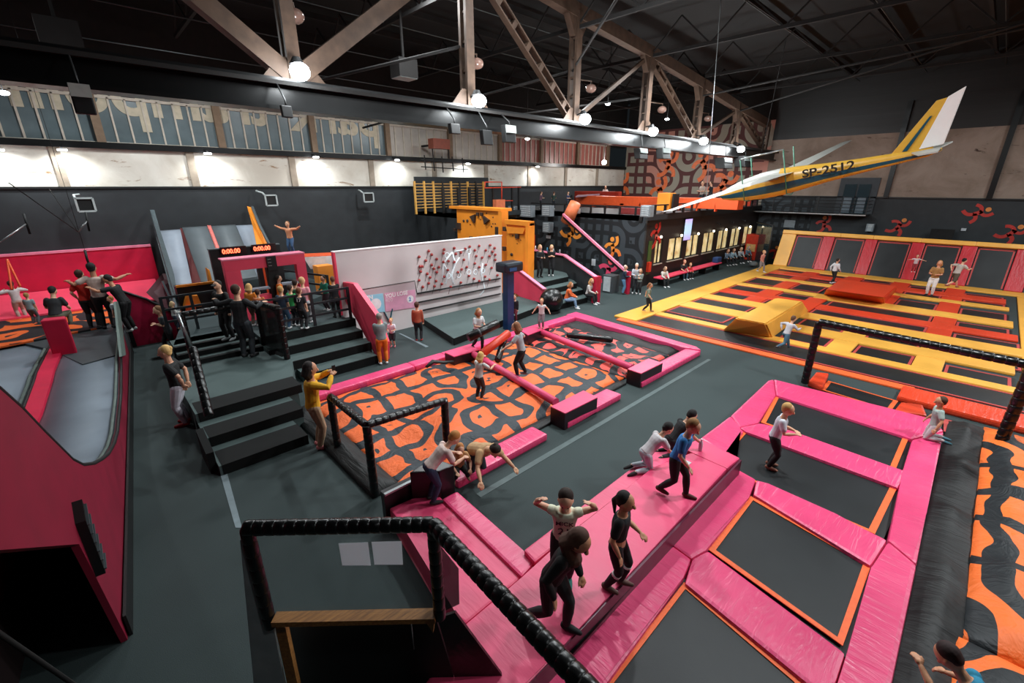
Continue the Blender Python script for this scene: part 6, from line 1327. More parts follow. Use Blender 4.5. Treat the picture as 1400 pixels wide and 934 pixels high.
tag(link('dark_housing', slab(bmn(), [onpl(388, 853, -.3), onpl(597, 850, -.3), onpl(640, 990, -.3), onpl(410, 990, -.3)], F_ * .05), plain('housing_black', '0b0d0e', .7)), 'black housing below the timber ledge', 'housing')
tag(link('side_sheet', slab(bmn(), [onpl(328, 738), onpl(338, 745), onpl(372, 850), onpl(400, 990), onpl(352, 990)], F_ * .02), plain('sheet_grey', '9aa4a6', .6)), 'slate grey sheet edge left of the foreground frame', 'sheet')
q = [onpl(597, 846, -.1), onpl(601, 800, -.1)]
tag(link('black_padding', slab(bmn(), [onpl(598, 846, -.3), onpl(622, 838, -.3), onpl(712, 958, -.3), onpl(640, 990, -.3)], F_ * .04), M_blk), 'black padding sloping down beside the timber ledge', 'padding')
tag(link('tinted_panel', slab(bmn(), [onpl(597, 740, -.3), onpl(627, 778, -.3), onpl(628, 826, -.3), onpl(599, 840, -.3)], F_ * .006), glassmat('smoke_panel', '1b1f21', .1, .75)), 'small smoked panel right of the foreground post', 'panel')
setloc(link('pull_cord', tube(bmn(), [onpl(562, 851, .02), onpl(566, 888, .02)], .004, 5), M_chrome), PK)
# ------------------------------------------------------------------ people
def skinmat(h): 
    return plain('skin_' + h, h, .55, var=.04)
def cloth(h): return plain('cloth_' + h, h, .8, var=.12, vscale=9, bump=.1)
WS = bpy.data.scenes.new('workbench')
def blob(nm, g, vox, mat, par, smooth=True):
    me = bpy.data.meshes.new(nm); g.normal_update(); g.to_mesh(me); g.free(); o = bpy.data.objects.new(nm, me); WS.collection.objects.link(o)
    m = o.modifiers.new('r', 'REMESH'); m.mode = 'VOXEL'; m.voxel_size = vox; m.use_smooth_shade = True
    s = o.modifiers.new('s', 'SMOOTH'); s.factor = .5; s.iterations = 2
    with bpy.context.temp_override(scene=WS, view_layer=WS.view_layers[0]):
        dg = bpy.context.evaluated_depsgraph_get(); dg.update(); ne = bpy.data.meshes.new_from_object(o.evaluated_get(dg))
    bpy.data.objects.remove(o); bpy.data.meshes.remove(me)
    ne.materials.clear(); ne.materials.append(mat); ne.shade_smooth(); o = bpy.data.objects.new(nm, ne); COL.objects.link(o); o.parent = par; return o
def ik(a, b, l1, l2, pole):
    d = b - a; L = min(d.length, (l1 + l2) * .995); d = d.normalized(); b = a + d * L
    x = (l1 * l1 - l2 * l2 + L * L) / (2 * L); y = math.sqrt(max(0, l1 * l1 - x * x)); p = (pole - d * pole.dot(d)).normalized(); return a + d * x + p * y, b
BK = 1.13
def seg(g, pts, rad, flat=1.0):
    rad = [r_ * (BK if r_ > .018 else 1.04) for r_ in rad]; q = [Vector(p) for p in pts]; tube(g, q, rad, 10, flat=flat); ball(g, q[0], rad[0] * .98, n=10); ball(g, q[-1], rad[-1] * .98, n=10)
V = Vector
PRE = {
 'stand': {}, 'arms_up': dict(LH=(0.02, .24, .16), RH=(.02, -.24, .14)), 'walk': dict(LF=(.14, 0, 0), RF=(-.13, 0, .03), LH=(-.06, .05, -.27), RH=(.1, -.04, -.26)),
 'run': dict(LF=(.24, 0, .05), RF=(-.3, 0, .14), LH=(-.12, .06, -.15), RH=(.22, -.02, -.1), lean=18), 'photo': dict(LH=(.21, -.06, .02), RH=(.22, .04, .02)),
 'behind': dict(LH=(-.1, -.02, -.25), RH=(-.11, .02, -.26)), 'cross': dict(LH=(.12, -.1, -.12), RH=(.13, .1, -.13)), 'front': dict(LH=(.16, -.03, -.16), RH=(.17, .03, -.15)),
 'lean': dict(lean=48, LH=(.16, .0, -.16), RH=(.18, 0, -.14)), 'wide': dict(LH=(.06, .3, -.08), RH=(.1, -.28, -.06)), 'reach': dict(LH=(.26, .05, .03), RH=(.2, -.1, -.06), lean=12),
 'sit': dict(hz=.27, LF=(.27, .02, 0), RF=(.3, -.02, 0), LH=(.2, -.02, -.2), RH=(.2, .02, -.19), lean=14), 'kneel': dict(hz=.27, kneel=1, LH=(.16, .05, -.24), RH=(.18, -.05, -.24), lean=30),
 'crawl': dict(hz=.26, kneel=1, lean=66, LH=(.05, .12, -.3), RH=(.12, -.1, -.3)), 'headhands': dict(LH=(.04, .1, .13), RH=(.04, -.1, .13), elb_out=1, nod=25), 'bend': dict(lean=24, nod=15, LH=(.04, .03, -.27), RH=(-.02, -.05, -.27)),
 'squat': dict(hz=.22, LF=(.06, .06, 0), RF=(.1, -.06, 0), lean=20, LH=(.18, .03, -.18), RH=(.16, 0, -.2))}
def person(base, h, f, pose, skin='d9a88a', hair='4a3223', style='short', top='202224', sleeve='short', bot='1c1d20', leg='long', shoe='d8d8d8', near=False, label='', group=None, kid=False, roll=0, extra=None, **ov):
    po = dict(PRE[pose]); po.update(ov)
    R0 = empty('person', base, label, 'person', group, rz=YAW + math.radians(f))
    if roll: R0.rotation_euler = (math.radians(roll), 0, YAW + math.radians(f))
    hs = 1.12 if kid else 1.0
    s = h; hz = po.get('hz', .5 if kid else .515); lean = math.radians(po.get('lean', 4)); nod = math.radians(po.get('nod', 8))
    tor = .30; hip = V((0, 0, hz)); up_ = V((math.sin(lean), 0, math.cos(lean))); fw = V((math.cos(lean), 0, -math.sin(lean)))
    ch = hip + up_ * tor; nk = ch + up_ * .035; hd = nk + (up_ + V((math.sin(nod) * .5, 0, 0))).normalized() * (.062 + .045 * hs)
    hr = .066 * hs
    sh = {1: ch + V((0, .098, 0)) - up_ * .012, -1: ch + V((0, -.098, 0)) - up_ * .012}
    W_ = {}; E_ = {}
    for sd, k in ((1, 'LH'), (-1, 'RH')):
        t = V(po.get(k, (.03, .03 * sd, -.31))); tgt = sh[sd] + t
        E_[sd], W_[sd] = ik(sh[sd], tgt, .165, .145, V((-.6, .9 * sd if po.get('elb_out') else .5 * sd, -.4)))
    K_, A_ = {}, {}
    hp = {1: hip + V((0, .052, -.01)), -1: hip + V((0, -.052, -.01))}
    for sd, k in ((1, 'LF'), (-1, 'RF')):
        if po.get('kneel'):
            kn = V((hip.x + .06 + (.03 if sd > 0 else -.0), .07 * sd, .035)); K_[sd] = kn; A_[sd] = kn + V((-.235, .01 * sd, .01)); continue
        o_ = V(po.get(k, (0, 0, 0))); tgt = V((o_.x, .06 * sd + o_.y, .04 + o_.z)); K_[sd], A_[sd] = ik(hp[sd], tgt, .245, .235, V((1, .12 * sd, .1)))
    if po.get('kneel'):
        for sd in (1, -1): K_[sd] = hp[sd] + (K_[sd] - hp[sd]).normalized() * .245 if (K_[sd] - hp[sd]).length > .26 else K_[sd]
    vox = .0085 if near else .017
    X = lambda p: p * s
    # --- body, one continuous surface
    g = bmn(); 
    ball(g, X(hd), hr * s, (.95, .82, 1.14), 16, Matrix.Rotation(lean + nod, 3, 'Y'))
    hu = V((math.sin(lean + nod), 0, math.cos(lean + nod))); hf = V((math.cos(lean + nod), 0, -math.sin(lean + nod)))
    ball(g, X(hd + hf * hr * .28 - hu * hr * .62), hr * .62 * s, (1, .8, .75), 10)
    seg(g, [X(hd + hf * hr * .86 + hu * hr * .1), X(hd + hf * hr * 1.06 - hu * hr * .22)], [hr * .13 * s, hr * .2 * s])
    for sd in (1, -1): ball(g, X(hd + V((0, hr * .82 * sd, 0)) - hu * hr * .08), hr * .2 * s, (.7, .45, 1.1), 8)
    seg(g, [X(ch - up_ * .01), X(nk + up_ * .03), X(hd - hu * hr * .4)], [.038 * s, .032 * s, .034 * s])
    def torso(gg, k, z0=0.0, z1=1.0):
        rows = []
        for t, a, b in ((-.12, .072, .055), (0, .088, .062), (.25, .078, .055), (.5, .078, .054), (.75, .092, .06), (.93, .098, .055), (1.02, .06, .04)):
            if t < z0 - .13 or t > z1 + .05: continue
            c = hip + up_ * (tor * t); rows.append([gg.verts.new(X(c + V((0, math.cos(2 * PI * i / 14) * (a * 1.08 + k), 0)) + fw * math.sin(2 * PI * i / 14) * (b * 1.15 + k))) for i in range(14)])
        for r0, r1 in zip(rows, rows[1:]):
            for i in range(14): gg.faces.new((r0[i], r0[(i + 1) % 14], r1[(i + 1) % 14], r1[i]))
        gg.faces.new(rows[0][::-1]); gg.faces.new(rows[-1])
    torso(g, 0)
    for sd in (1, -1):
        seg(g, [X(sh[sd]), X(sh[sd].lerp(E_[sd], .5)), X(E_[sd]), X(E_[sd].lerp(W_[sd], .45)), X(W_[sd])], [.031 * s, .027 * s, .022 * s, .023 * s, .0155 * s])
        d = (W_[sd] - E_[sd]).normalized(); side = d.cross(V((0, 0, 1))); side = side.normalized() if side.length > .2 else V((1, 0, 0)); nrm = side.cross(d).normalized()
        pc = W_[sd] + d * .032
        ball(g, X(pc), .026 * s, (1, 1, 1), 8) if not near else ball(g, X(pc), .0265 * s, (.9, .9, .62), 10, Matrix((d, side, nrm)).transposed())
        if near:
            for q in range(4):
                o_ = side * (.0135 * (1.5 - q)); L = (.032, .037, .035, .027)[q] * 1.0; a = W_[sd] + d * .05 + o_; b = a + d * L * .6 - nrm * .004 * 1; c = b + d * L * .45 - nrm * .016
                seg(g, [X(a), X(b), X(c)], [.0062 * s + .0015, .0058 * s + .0015, .0052 * s + .0012])
            a = W_[sd] + d * .02 + side * .02; b = a + d * .022 + side * .018; c = b + d * .022 + side * .002 - nrm * .006; seg(g, [X(a), X(b), X(c)], [.008 * s, .007 * s, .006 * s])
        seg(g, [X(hp[sd]), X(hp[sd].lerp(K_[sd], .4)), X(K_[sd]), X(K_[sd].lerp(A_[sd], .35)), X(A_[sd])], [.05 * s, .045 * s, .03 * s, .032 * s, .018 * s])
        ft = V((1, .15 * sd, 0)).normalized() if not po.get('kneel') else V((-.9, 0, -.1)).normalized()
        seg(g, [X(A_[sd] - V((0, 0, .012)) - ft * .01), X(A_[sd] + ft * .06 - V((0, 0, .022))), X(A_[sd] + ft * .105 - V((0, 0, .026)))], [.02 * s, .02 * s, .013 * s])
    BO_ = blob('body', g, vox, skinmat(skin), R0)
    # --- shirt
    g = bmn(); torso(g, .009, .1 if po.get('crop') is None else .35, 1.0)
    fr = {'none': .12, 'short': .62, 'long': 1.0}[sleeve]
    for sd in (1, -1):
        if sleeve == 'long': seg(g, [X(sh[sd]), X(sh[sd].lerp(E_[sd], .5)), X(E_[sd]), X(E_[sd].lerp(W_[sd], .5)), X(E_[sd].lerp(W_[sd], .93))], [.041 * s, .037 * s, .031 * s, .03 * s, .024 * s])
        else: seg(g, [X(sh[sd]), X(sh[sd].lerp(E_[sd], fr))], [.04 * s, .038 * s])
    SH_ = blob('shirt', g, vox * 1.15, cloth(top), R0); R0['_s'] = 0; del R0['_s']
    # --- trousers
    g = bmn(); torso(g, .006, -.2, .12)
    ball(g, X(hip), .085 * s, (.8, 1.05, .6), 10)
    for sd in (1, -1):
        e = A_[sd] if leg == 'long' else K_[sd].lerp(hp[sd], .1)
        if leg == 'long': seg(g, [X(hp[sd]), X(hp[sd].lerp(K_[sd], .45)), X(K_[sd]), X(K_[sd].lerp(A_[sd], .4)), X(K_[sd].lerp(A_[sd], .92))], [.058 * s, .052 * s, .037 * s, .038 * s, .028 * s])
        else: seg(g, [X(hp[sd]), X(hp[sd].lerp(K_[sd], .45)), X(e)], [.06 * s, .056 * s, .05 * s])
    blob('trousers', g, vox * 1.15, cloth(bot), R0)
    for sd in (1, -1):
        ft = V((1, .15 * sd, 0)).normalized() if not po.get('kneel') else V((-.9, 0, -.1)).normalized(); g = bmn()
        seg(g, [X(A_[sd] - V((0, 0, .01)) - ft * .016), X(A_[sd] + ft * .05 - V((0, 0, .02))), X(A_[sd] + ft * .108 - V((0, 0, .024)))], [.026 * s, .025 * s, .017 * s]); blob('shoe', g, vox * 1.2, cloth(shoe), R0)
    # --- hair
    if style != 'bald':
        g = bmn(); ball(g, X(hd - hf * hr * .4 + hu * hr * .34), hr * .97 * s, (.92, .9, 1.0), 14, Matrix.Rotation(lean + nod, 3, 'Y')); ball(g, X(hd - hf * hr * .5 - hu * hr * .25), hr * .72 * s, (.8, 1.02, .85), 12)
        if style in ('long', 'bob'): seg(g, [X(hd - hf * hr * .35), X(hd - hf * hr * .6 - hu * hr * 1.0), X(hd - hf * hr * (.75 if style == 'long' else .5) - V((0, 0, hr * (2.6 if style == 'long' else 1.3))))], [hr * .9 * s, hr * 1.0 * s, hr * (.8 if style == 'long' else .7) * s], flat=.8)
        if style == 'pony': seg(g, [X(hd - hf * hr * .95 + hu * hr * .3), X(hd - hf * hr * 1.35 - V((0, 0, hr * .5))), X(hd - hf * hr * 1.2 - V((0, 0, hr * 2.2)))], [hr * .25 * s, hr * .32 * s, hr * .14 * s])
        if style == 'bun': ball(g, X(hd - hf * hr * 1.05 + hu * hr * .45), hr * .42 * s, n=8)
        blob('hair' if style != 'cap' else 'cap', g, vox, cloth(hair), R0)
        if style == 'cap':
            g = slab(bmn(), [X(hd + hf * hr * .7 + hu * hr * .45 + V((0, hr * .55 * q, 0))) for q in (-1, 1)] + [X(hd + hf * hr * 1.5 + hu * hr * .35 + V((0, hr * .4 * q, 0))) for q in (1, -1)], hu * (.01 * s)); link('cap_peak', g, cloth(hair), R0)
    if near:
        for sd in (1, -1): link('eye', ball(bmn(), X(hd + hf * hr * .84 + hu * hr * .08 + V((0, hr * .3 * sd, 0))), hr * .1 * s, n=8), plain('eye_dark', '1a1412', .2), BO_)
        link('mouth', ball(bmn(), X(hd + hf * hr * .86 - hu * hr * .5), hr * .16 * s, (.35, 1.3, .35), 8), plain('lip', '9c4f47', .4), BO_)
    R0['_w'] = 0; del R0['_w']
    M = Matrix.Translation(V(base)) @ R0.rotation_euler.to_matrix().to_4x4()
    return R0, {k: M @ X(v) for k, v in dict(LW=W_[1], RW=W_[-1], hd=hd, ch=ch, hip=hip).items()}, (s, hip, up_, fw, hf, hu, ch, M, K_, hp, A_)
def pp(fx, fy, z, hx, hy, f, pose, hfac=1.0, h=None, **k):
    b = P(fx, fy, z); hh = h or (top_z(b, hx, hy) - z) * hfac
    return person(b, max(.55, hh), f, pose, **k)
def shirt_text(info, s_txt, size, mat, par, back=False, dz=-.1, sx=1.0):
    s, hip, up_, fw, hf, hu, ch, M = info[:8]; c = ch + up_ * dz + (fw * .08 if not back else fw * -.08); sd = 1 if not back else -1
    o = text_obj('shirt_print', s_txt, size * s, mat, (0, 0, 0), (0, 1, 0), (0, 0, 1), sx=sx, depth=.001, align='CENTER', bold=.001 * s)
    Mx = Matrix((V((0, sd, 0)), up_, fw * sd)).transposed().to_4x4(); o.data.transform(Matrix((V((0, 1, 0)), V((0, 0, 1)), V((1, 0, 0)))).to_4x4()); Mx.translation = c * s; o.data.transform(Mx); o.parent = [c_ for c_ in par.children if c_.name.startswith('shirt')][0]
# ---- close figures
r, w_, i_ = pp(437, 611, 0, 421, 497, -58, 'photo', hfac=.98, skin='c9906f', hair='1f1614', style='bob', top='e6aa22', sleeve='long', bot='a88c70', shoe='e08a8a', near=True, label='woman in a yellow sweater and beige trousers taking a photo', LH=(.2, -.02, .05), RH=(.2, .02, .05))
c = (w_['LW'] + w_['RW']) / 2; tag(link('phone', box(bmn(), c.x - .01 + .05, c.x + .11, c.y - .04, c.y - .03, c.z + .02, c.z + .17, bev=.004), M_black), 'black phone held up by the woman in yellow', 'phone')
pp(257, 579, 0, 245, 471, 112, 'behind', hfac=.98, hair='d8b070', style='bun', top='141516', bot='c6c1cb', shoe='8f1d20', near=True, skin='cf9a7c', label='blonde woman in black tee and pale grey trousers with hands behind her back')
pp(590, 686, .41, 0, 0, -62, 'lean', h=1.25, kid=True, hair='b8793c', top='dcc4bc', sleeve='short', bot='27324c', shoe='1c1c1e', near=True, label='boy in pale top and navy trousers leaning over the black box')
pp(648, 640, .17, 0, 0, -140, 'crawl', h=1.55, hair='2a1a14', style='bun', top='c09a70', sleeve='short', bot='23262c', shoe='333333', near=True, skin='d3a27e', label='woman in a beige top crawling over the near pit pad', LH=(.22, .12, -.22), RH=(.2, -.14, -.18))
pp(628, 652, .17, 0, 0, -160, 'squat', h=1.05, kid=True, hair='b97a45', style='long', top='b98a5c', bot='17181a', near=True, label='ginger haired child crouching beside the crawling woman', shoe='b08c74')
r, w_, i_ = pp(838, 801, ZR, 850, 677, -118, 'stand', hfac=1.0, kid=True, skin='c98d6c', hair='17100e', style='pony', top='15161a', sleeve='short', bot='141316', shoe='5a3a34', near=True, crop=1, label='girl in black crop top and leggings with white knee bands on the walkway', LH=(.14, .02, -.2), RH=(.04, -.06, -.28), LF=(.05, 0, 0), RF=(-.05, 0, 0))
for q in (1, -1):
    s_ = i_[0]; link('knee_band', tube(bmn(), [i_[8][q].lerp(i_[10][q], .12) * s_, i_[8][q].lerp(i_[10][q], .24) * s_], .042 * s_, 12), M_whiteedge, r)
pp(918, 676, ZR, 938, 586, -128, 'walk', h=1.30, kid=True, hair='8a6238', top='2a7cc2', sleeve='short', bot='141517', shoe='5a2a26', near=True, label='boy in a blue tee walking down the pink walkway', lean=14, nod=20)
r, w_, i_ = pp(768, 792, ZR, 768, 697, 172, 'headhands', h=1.32, kid=True, hair='2a1b14', skin='e0a98c', top='dde0c6', sleeve='none', bot='141416', shoe='3f8a80', near=True, label='girl in a cream printed top holding her hands to her head', lean=10)
shirt_text(i_, 'MICK', .062, M_black, r, dz=-.09); shirt_text(i_, '21', .11, M_black, r, dz=-.2)
pp(752, 858, ZR, 757, 733, -125, 'bend', h=1.42, kid=True, hair='4f3226', style='long', top='101213', sleeve='long', bot='1b1d20', shoe='15171a', skin='c98d6c', near=True, label='long haired girl in black walking beside the foreground rail', LF=(.1, 0, 0), RF=(-.16, 0, .05))
r, w_, i_ = pp(880, 642, ZR - .1, 897, 598, -75, 'kneel', h=1.2, kid=True, hair='15100f', style='pony', top='c9c4c6', bot='b9c0c8', shoe='1a1718', near=True, label='kneeling girl in white tee and pale track trousers beside the walkway', lean=42)
pp(915, 622, ZR - .15, 932, 584, -75, 'kneel', h=1.2, kid=True, hair='120e0d', top='16171a', bot='1b1c20', shoe='222222', near=True, label='child in black kneeling behind the boy in blue', lean=40)
pp(1050, 638, ZP - .05, 1070, 549, -122, 'front', h=1.24, kid=True, hair='c39a5c', top='ccd0da', sleeve='short', bot='131416', shoe='8a5a48', near=True, skin='dba583', label='blond boy in a white tee standing on the pink court trampoline', lean=10)
pp(1272, 600, ZP, 1272, 545, 62, 'kneel', h=1.12, kid=True, hair='4a3020', top='9fb2ac', bot='b9b0b4', shoe='3d6f7c', near=True, skin='c88f6c', label='boy in patterned tee and grey trousers kneeling at the corner of the pink court', lean=4, LH=(.03, .12, -.27), RH=(.05, -.1, -.27))
b = onZ(1352, 1040, .3); person(b, 1.3, 30, 'kneel', kid=True, hair='2a1514', top='2286a8', bot='1b1c20', near=True, skin='c88f6c', label='child in a blue top cut off by the bottom edge on the orange airbag', LH=(.2, .06, .02), RH=(.12, -.1, -.2), lean=50)
# ---- middle distance
DK = 'children crowded behind the platform railing'
pp(340, 488, .6, 345, 391, 2, 'wide', hfac=1.0, hair='3a2418', top='15171a', sleeve='long', bot='2b3136', shoe='2c2c2e', near=True, label='man in black sweater standing on the dais with his back turned', LH=(.1, .26, .0), RH=(.12, -.16, -.05))
pp(316, 464, DZ, 309, 385, 170, 'stand', hair='111214', style='cap', top='17191b', sleeve='long', bot='141517', shoe='8a8f90', label='man in black hoodie and cap on the back platform')
pp(243, 450, DZ, 239, 413, -55, 'front', kid=True, hair='d9bd8c', style='bob', top='c4c8c6', sleeve='long', bot='2c3c4c', shoe='2a2a2a', label='small blond child in a pale top on the back platform')
pp(350, 446, DZ, 352, 389, 0, 'stand', kid=True, hair='cfa468', style='bob', top='e88a2c', bot='6d5a4e', label='blond child in orange just behind the man in black')
pp(361, 448, DZ, 358, 397, 20, 'stand', kid=True, hair='4a2a1e', top='c06a3a', bot='c08a70', leg='short', label='brown haired child right of the man in black')
pp(388, 432, DZ, 386, 378, -60, 'stand', hair='2a1a12', top='f07a20', bot='26282c', label='person in a bright orange tee behind the railing')
pp(392, 450, DZ, 389, 393, 0, 'stand', kid=True, hair='b08850', top='28394c', bot='3c5f7c', label='blond boy in navy tee leaning at the railing')
pp(404, 446, DZ, 401, 391, -20, 'stand', kid=True, hair='35241a', top='2f9a52', bot='22262a', label='boy in a green tee behind the railing')
pp(411, 438, DZ, 409, 384, 10, 'stand', kid=True, hair='2b1c14', top='2c5a3c', bot='202226', label='dark haired child in dark green behind the railing')
pp(421, 442, DZ, 417, 381, 0, 'stand', kid=True, hair='c9a070', top='d98a94', bot='a3a5a8', label='fair child in pink and white behind the railing')
r, w_, i_ = pp(416, 450, DZ, 415, 395, 0, 'stand', kid=True, hair='6a3c22', top='17181c', bot='1c1d20', label='boy in a black jersey numbered seventeen behind the railing'); shirt_text(i_, '17', .12, M_whiteedge, r, back=True)
pp(449, 424, DZ, 446, 378, 150, 'front', kid=True, hair='2b1a14', top='1f8a72', sleeve='long', bot='3a2c34', label='child in a teal jacket beside the coral stringer')
pp(462, 434, DZ, 458, 380, 40, 'cross', hair='6a4630', top='15171a', sleeve='long', bot='17191c', shoe='111111', label='man in a black suit jacket on the platform')
pp(525, 498, 0, 519, 431, 25, 'cross', hair='8d8a84', top='7d8a8c', sleeve='long', bot='ee7a1e', shoe='e2e2e2', label='grey haired man in grey hoodie and orange trousers')
pp(538, 474, 0, 536, 436, 175, 'front', kid=True, hair='c09058', top='d5d3da', bot='1a1b20', leg='short', shoe='c86a7a', label='boy in white tee and black shorts beside the man in orange trousers')
pp(573, 466, 0, 569, 415, 5, 'stand', kid=True, hair='4a2c1e', top='a34a30', sleeve='long', bot='1d2024', shoe='8f2a2a', label='child in rust coloured top and black dungarees')
pp(653, 478, .3, 656, 422, -140, 'front', kid=True, hair='b07a4c', style='bob', top='dadadd', bot='17181a', shoe='222222', label='girl in a white tee holding the black jousting bar', LF=(.1, 0, 0), RF=(-.12, 0, .04), lean=12)
pp(655, 546, .1, 651, 485, -35, 'reach', kid=True, hair='d8ab64', style='bob', top='c9cbc8', bot='3a3436', shoe='2a2a2a', label='blond girl standing in the orange airbag', near=True)
pp(713, 514, .33, 703, 443, 75, 'wide', kid=True, hair='8a5a3c', style='bob', top='a9adb0', bot='111214', shoe='6b6e72', label='girl in grey tee balancing on the pink beam', lean=14, near=True, LH=(.2, .1, -.2), RH=(.05, -.22, -.12), LF=(.05, .03, 0), RF=(-.06, -.03, 0))
pp(740, 449, .42, 741, 409, 165, 'wide', kid=True, hair='a8683c', top='d6d8da', sleeve='none', bot='7a7076', shoe='a8766a', label='girl in white vest balancing on the right beam', LH=(.02, .18, -.22), RH=(.02, -.18, -.24))
pp(704, 440, .24, 702, 404, 160, 'stand', kid=True, hair='5a3a2a', top='17181c', sleeve='long', bot='6a2730', label='boy in black top and dark red trousers beside the navy post')
r, w_, i_ = pp(716, 374, DZ, 714, 338, 175, 'cross', skin='e0ab8f', hair='b08060', style='bald', top='131418', bot='17181a', label='bald staff member in black tee with crossed arms by the orange wall'); shirt_text(i_, '12', .06, M_whiteedge, r)
pp(737, 379, DZ, 739, 336, -150, 'front', hair='c9a070', style='bob', top='16181c', sleeve='long', bot='17181a', shoe='222222', label='fair haired staff member in black at the head of the steps, left one')
pp(753, 377, DZ, 754, 336, 178, 'cross', hair='c9a070', style='bob', top='131418', bot='141518', shoe='e5e5e5', label='fair haired staff member in black with crossed arms at the head of the steps')
b = P(774, 421, 0); person(b, 1.45, -100, 'sit', hair='9a6238', style='bob', top='d4602c', sleeve='long', bot='7f9ab8', shoe='e8e8e8', label='woman in orange sweater sitting on the lowest step')
b = P(803, 414, 0); person(b, 1.45, -130, 'sit', hair='b98a58', style='long', top='b9b4b0', sleeve='long', bot='18191c', shoe='e8e8e8', label='woman in pale jacket sitting by the crimson end post')
pp(818, 377, 0.1, 818, 350, 175, 'front', h=1.2, kid=True, hair='e0c8b0', top='1a1c20', bot='1c1d20', label='small figure in black before the dark mural')
pp(851, 402, 0, 855, 364, -100, 'front', hair='c9b0a0', top='1d2a3c', sleeve='long', bot='5a86a8', shoe='2a2a2a', label='person in navy jacket and blue jeans leaning by the stair rail')
pp(867, 401, 0, 865, 361, 175, 'front', hair='d8d4cc', top='b0b6c0', sleeve='long', bot='23262a', label='white haired man in a pale shirt beside the stair rail')
pp(873, 402, 0, 871, 368, 150, 'cross', kid=True, hair='8a6a50', style='bob', top='7f8c8a', sleeve='long', bot='17181a', shoe='e2e2e2', label='person in grey green top right of the white haired man')
pp(884, 426, .1, 884, 388, -110, 'walk', kid=True, hair='8a5a3a', style='pony', top='7d8a78', bot='131416', shoe='a07a68', label='girl in olive tee walking along the yellow border pad', LH=(-.12, .08, -.24), RH=(.1, -.1, -.25))
SG_ = 'visitors sitting below the lit windows'
def sitter(fx, fy, h, f, **k): return person(P(fx, fy, 0), h, f, 'sit', **k)
sitter(905, 391, 1.35, -165, hair='a88a74', style='bob', top='cfc9c0', sleeve='long', bot='17181a', shoe='e8e8e8', label='person in white top sitting at the left end below the windows')
sitter(931, 381, 1.4, -165, hair='c8806a', top='1a1c20', bot='3c5a6c', label='person in black tee and jeans sitting below the second window')
sitter(940, 380, 1.1, -165, kid=True, hair='c0905c', top='b8302c', sleeve='long', bot='1c1d20', label='child in red sitting next to the person in black')
for i, (x, y, t, hc) in enumerate(((991, 362, '6a7f92', 'a06a50'), (999, 361, '8aa4b0', '8a6a52'), (1009, 359, '9aa0a4', 'c0a080'), (1019, 357, '5f7484', '9aa0a0'))):
    sitter(x, y, 1.35, -170, hair=hc, style='bob', top=t, sleeve='long', bot='1a1c20', shoe='e0e0e0', label='visitor in blue grey at the far bench end, %s of four from the left' % RW[i])
pp(1039, 372, .1, 1042, 350, -150, 'walk', kid=True, h=1.25, hair='c9905c', top='c98070', sleeve='long', bot='8a8080', label='child in pink walking at the far end of the border pad')
pp(1137, 388, .05, 1142, 361, -80, 'walk', h=1.3, hair='2a1c14', top='cfd0d4', sleeve='long', bot='17181a', label='boy in white top and black trousers walking in the arena behind the red block')
b = onX(1248, 372, 31.9); person(V((31.9, b.y, .6)), .9, 150, 'wide', kid=True, hair='8a6a58', top='d0c0c4', bot='8a2a30', label='tiny child in white before the crimson sloping pad')
pp(1270, 404, .35, 1283, 369, 120, 'front', h=1.5, skin='c98d6c', hair='b07a48', style='bob', top='a07440', sleeve='short', bot='dedbd6', shoe='1a1a1a', label='woman in tan top and white trousers bouncing in the arena', lean=-6)
pp(1300, 396, .5, 1312, 363, -85, 'run', h=1.4, hair='17110e', top='b9b0a6', bot='54483a', leg='short', shoe='8a4a44', label='boy in pale tee and shorts leaping in the arena')
pp(1070, 480, .08, 1078, 446, -75, 'run', h=1.12, kid=True, hair='5a3c28', top='b9b9bd', sleeve='long', bot='3f6072', shoe='1f2a30', label='boy in grey and black raglan running on the tumbling track')
b = onY(400, 347, 19.6); person(b, 1.25, 178, 'arms_up', kid=True, skin='dba583', hair='9a6a48', top='e09870', sleeve='long', bot='3c5c80', label='child in peach top with arms spread on the catwalk', LH=(.02, .28, .08), RH=(.02, -.28, .1))
# ---- left deck
pp(33, 437, RZ, 26, 391, 60, 'front', h=1.25, kid=True, hair='3a241c', style='pony', top='c9c0c0', sleeve='long', bot='b89c94', label='girl in pale clothes at the red swing straps', LH=(.08, .05, .02), RH=(.08, -.05, .02))
pp(82, 448, RZ, 62, 382, 20, 'squat', h=1.75, hair='14100e', top='26292c', bot='5f5e4c', shoe='3c3a36', label='man in dark tee and khaki trousers crouching behind the magenta pad')
pp(50, 444, RZ, 44, 397, 20, 'stand', h=1.0, kid=True, hair='a8824c', top='8a9ea4', bot='5a6066', label='small boy in pale blue left of the crouching man')
pp(131, 449, RZ, 121, 371, 20, 'stand', hfac=1.0, hair='3a2418', top='c92a1c', sleeve='short', bot='15171a', shoe='1f1f20', near=True, label='teenager in a red tee beside the tall person in black', LH=(.05, .05, -.26), RH=(.1, -.14, -.05))
pp(150, 449, RZ, 136, 362, 30, 'wide', hfac=1.0, hair='100c0b', style='short', top='b8a49a', sleeve='short', bot='131416', shoe='1f1f20', near=True, skin='b87d60', label='tall person in patterned top and long black trousers at the ramp head', LH=(.05, .22, -.03), RH=(.08, -.26, .0))
pp(182, 452, .7, 168, 366, 100, 'reach', h=1.75, hair='1c1411', top='141517', bot='141517', skin='c98d6c', near=True, label='bearded man in black tee reaching to the tall person', lean=20)
pp(166, 452, RZ, 165, 390, 120, 'stand', h=1.05, kid=True, hair='a8743c', top='b8c0c4', bot='4c5054', label='small ginger child between the tall person and the bearded man')
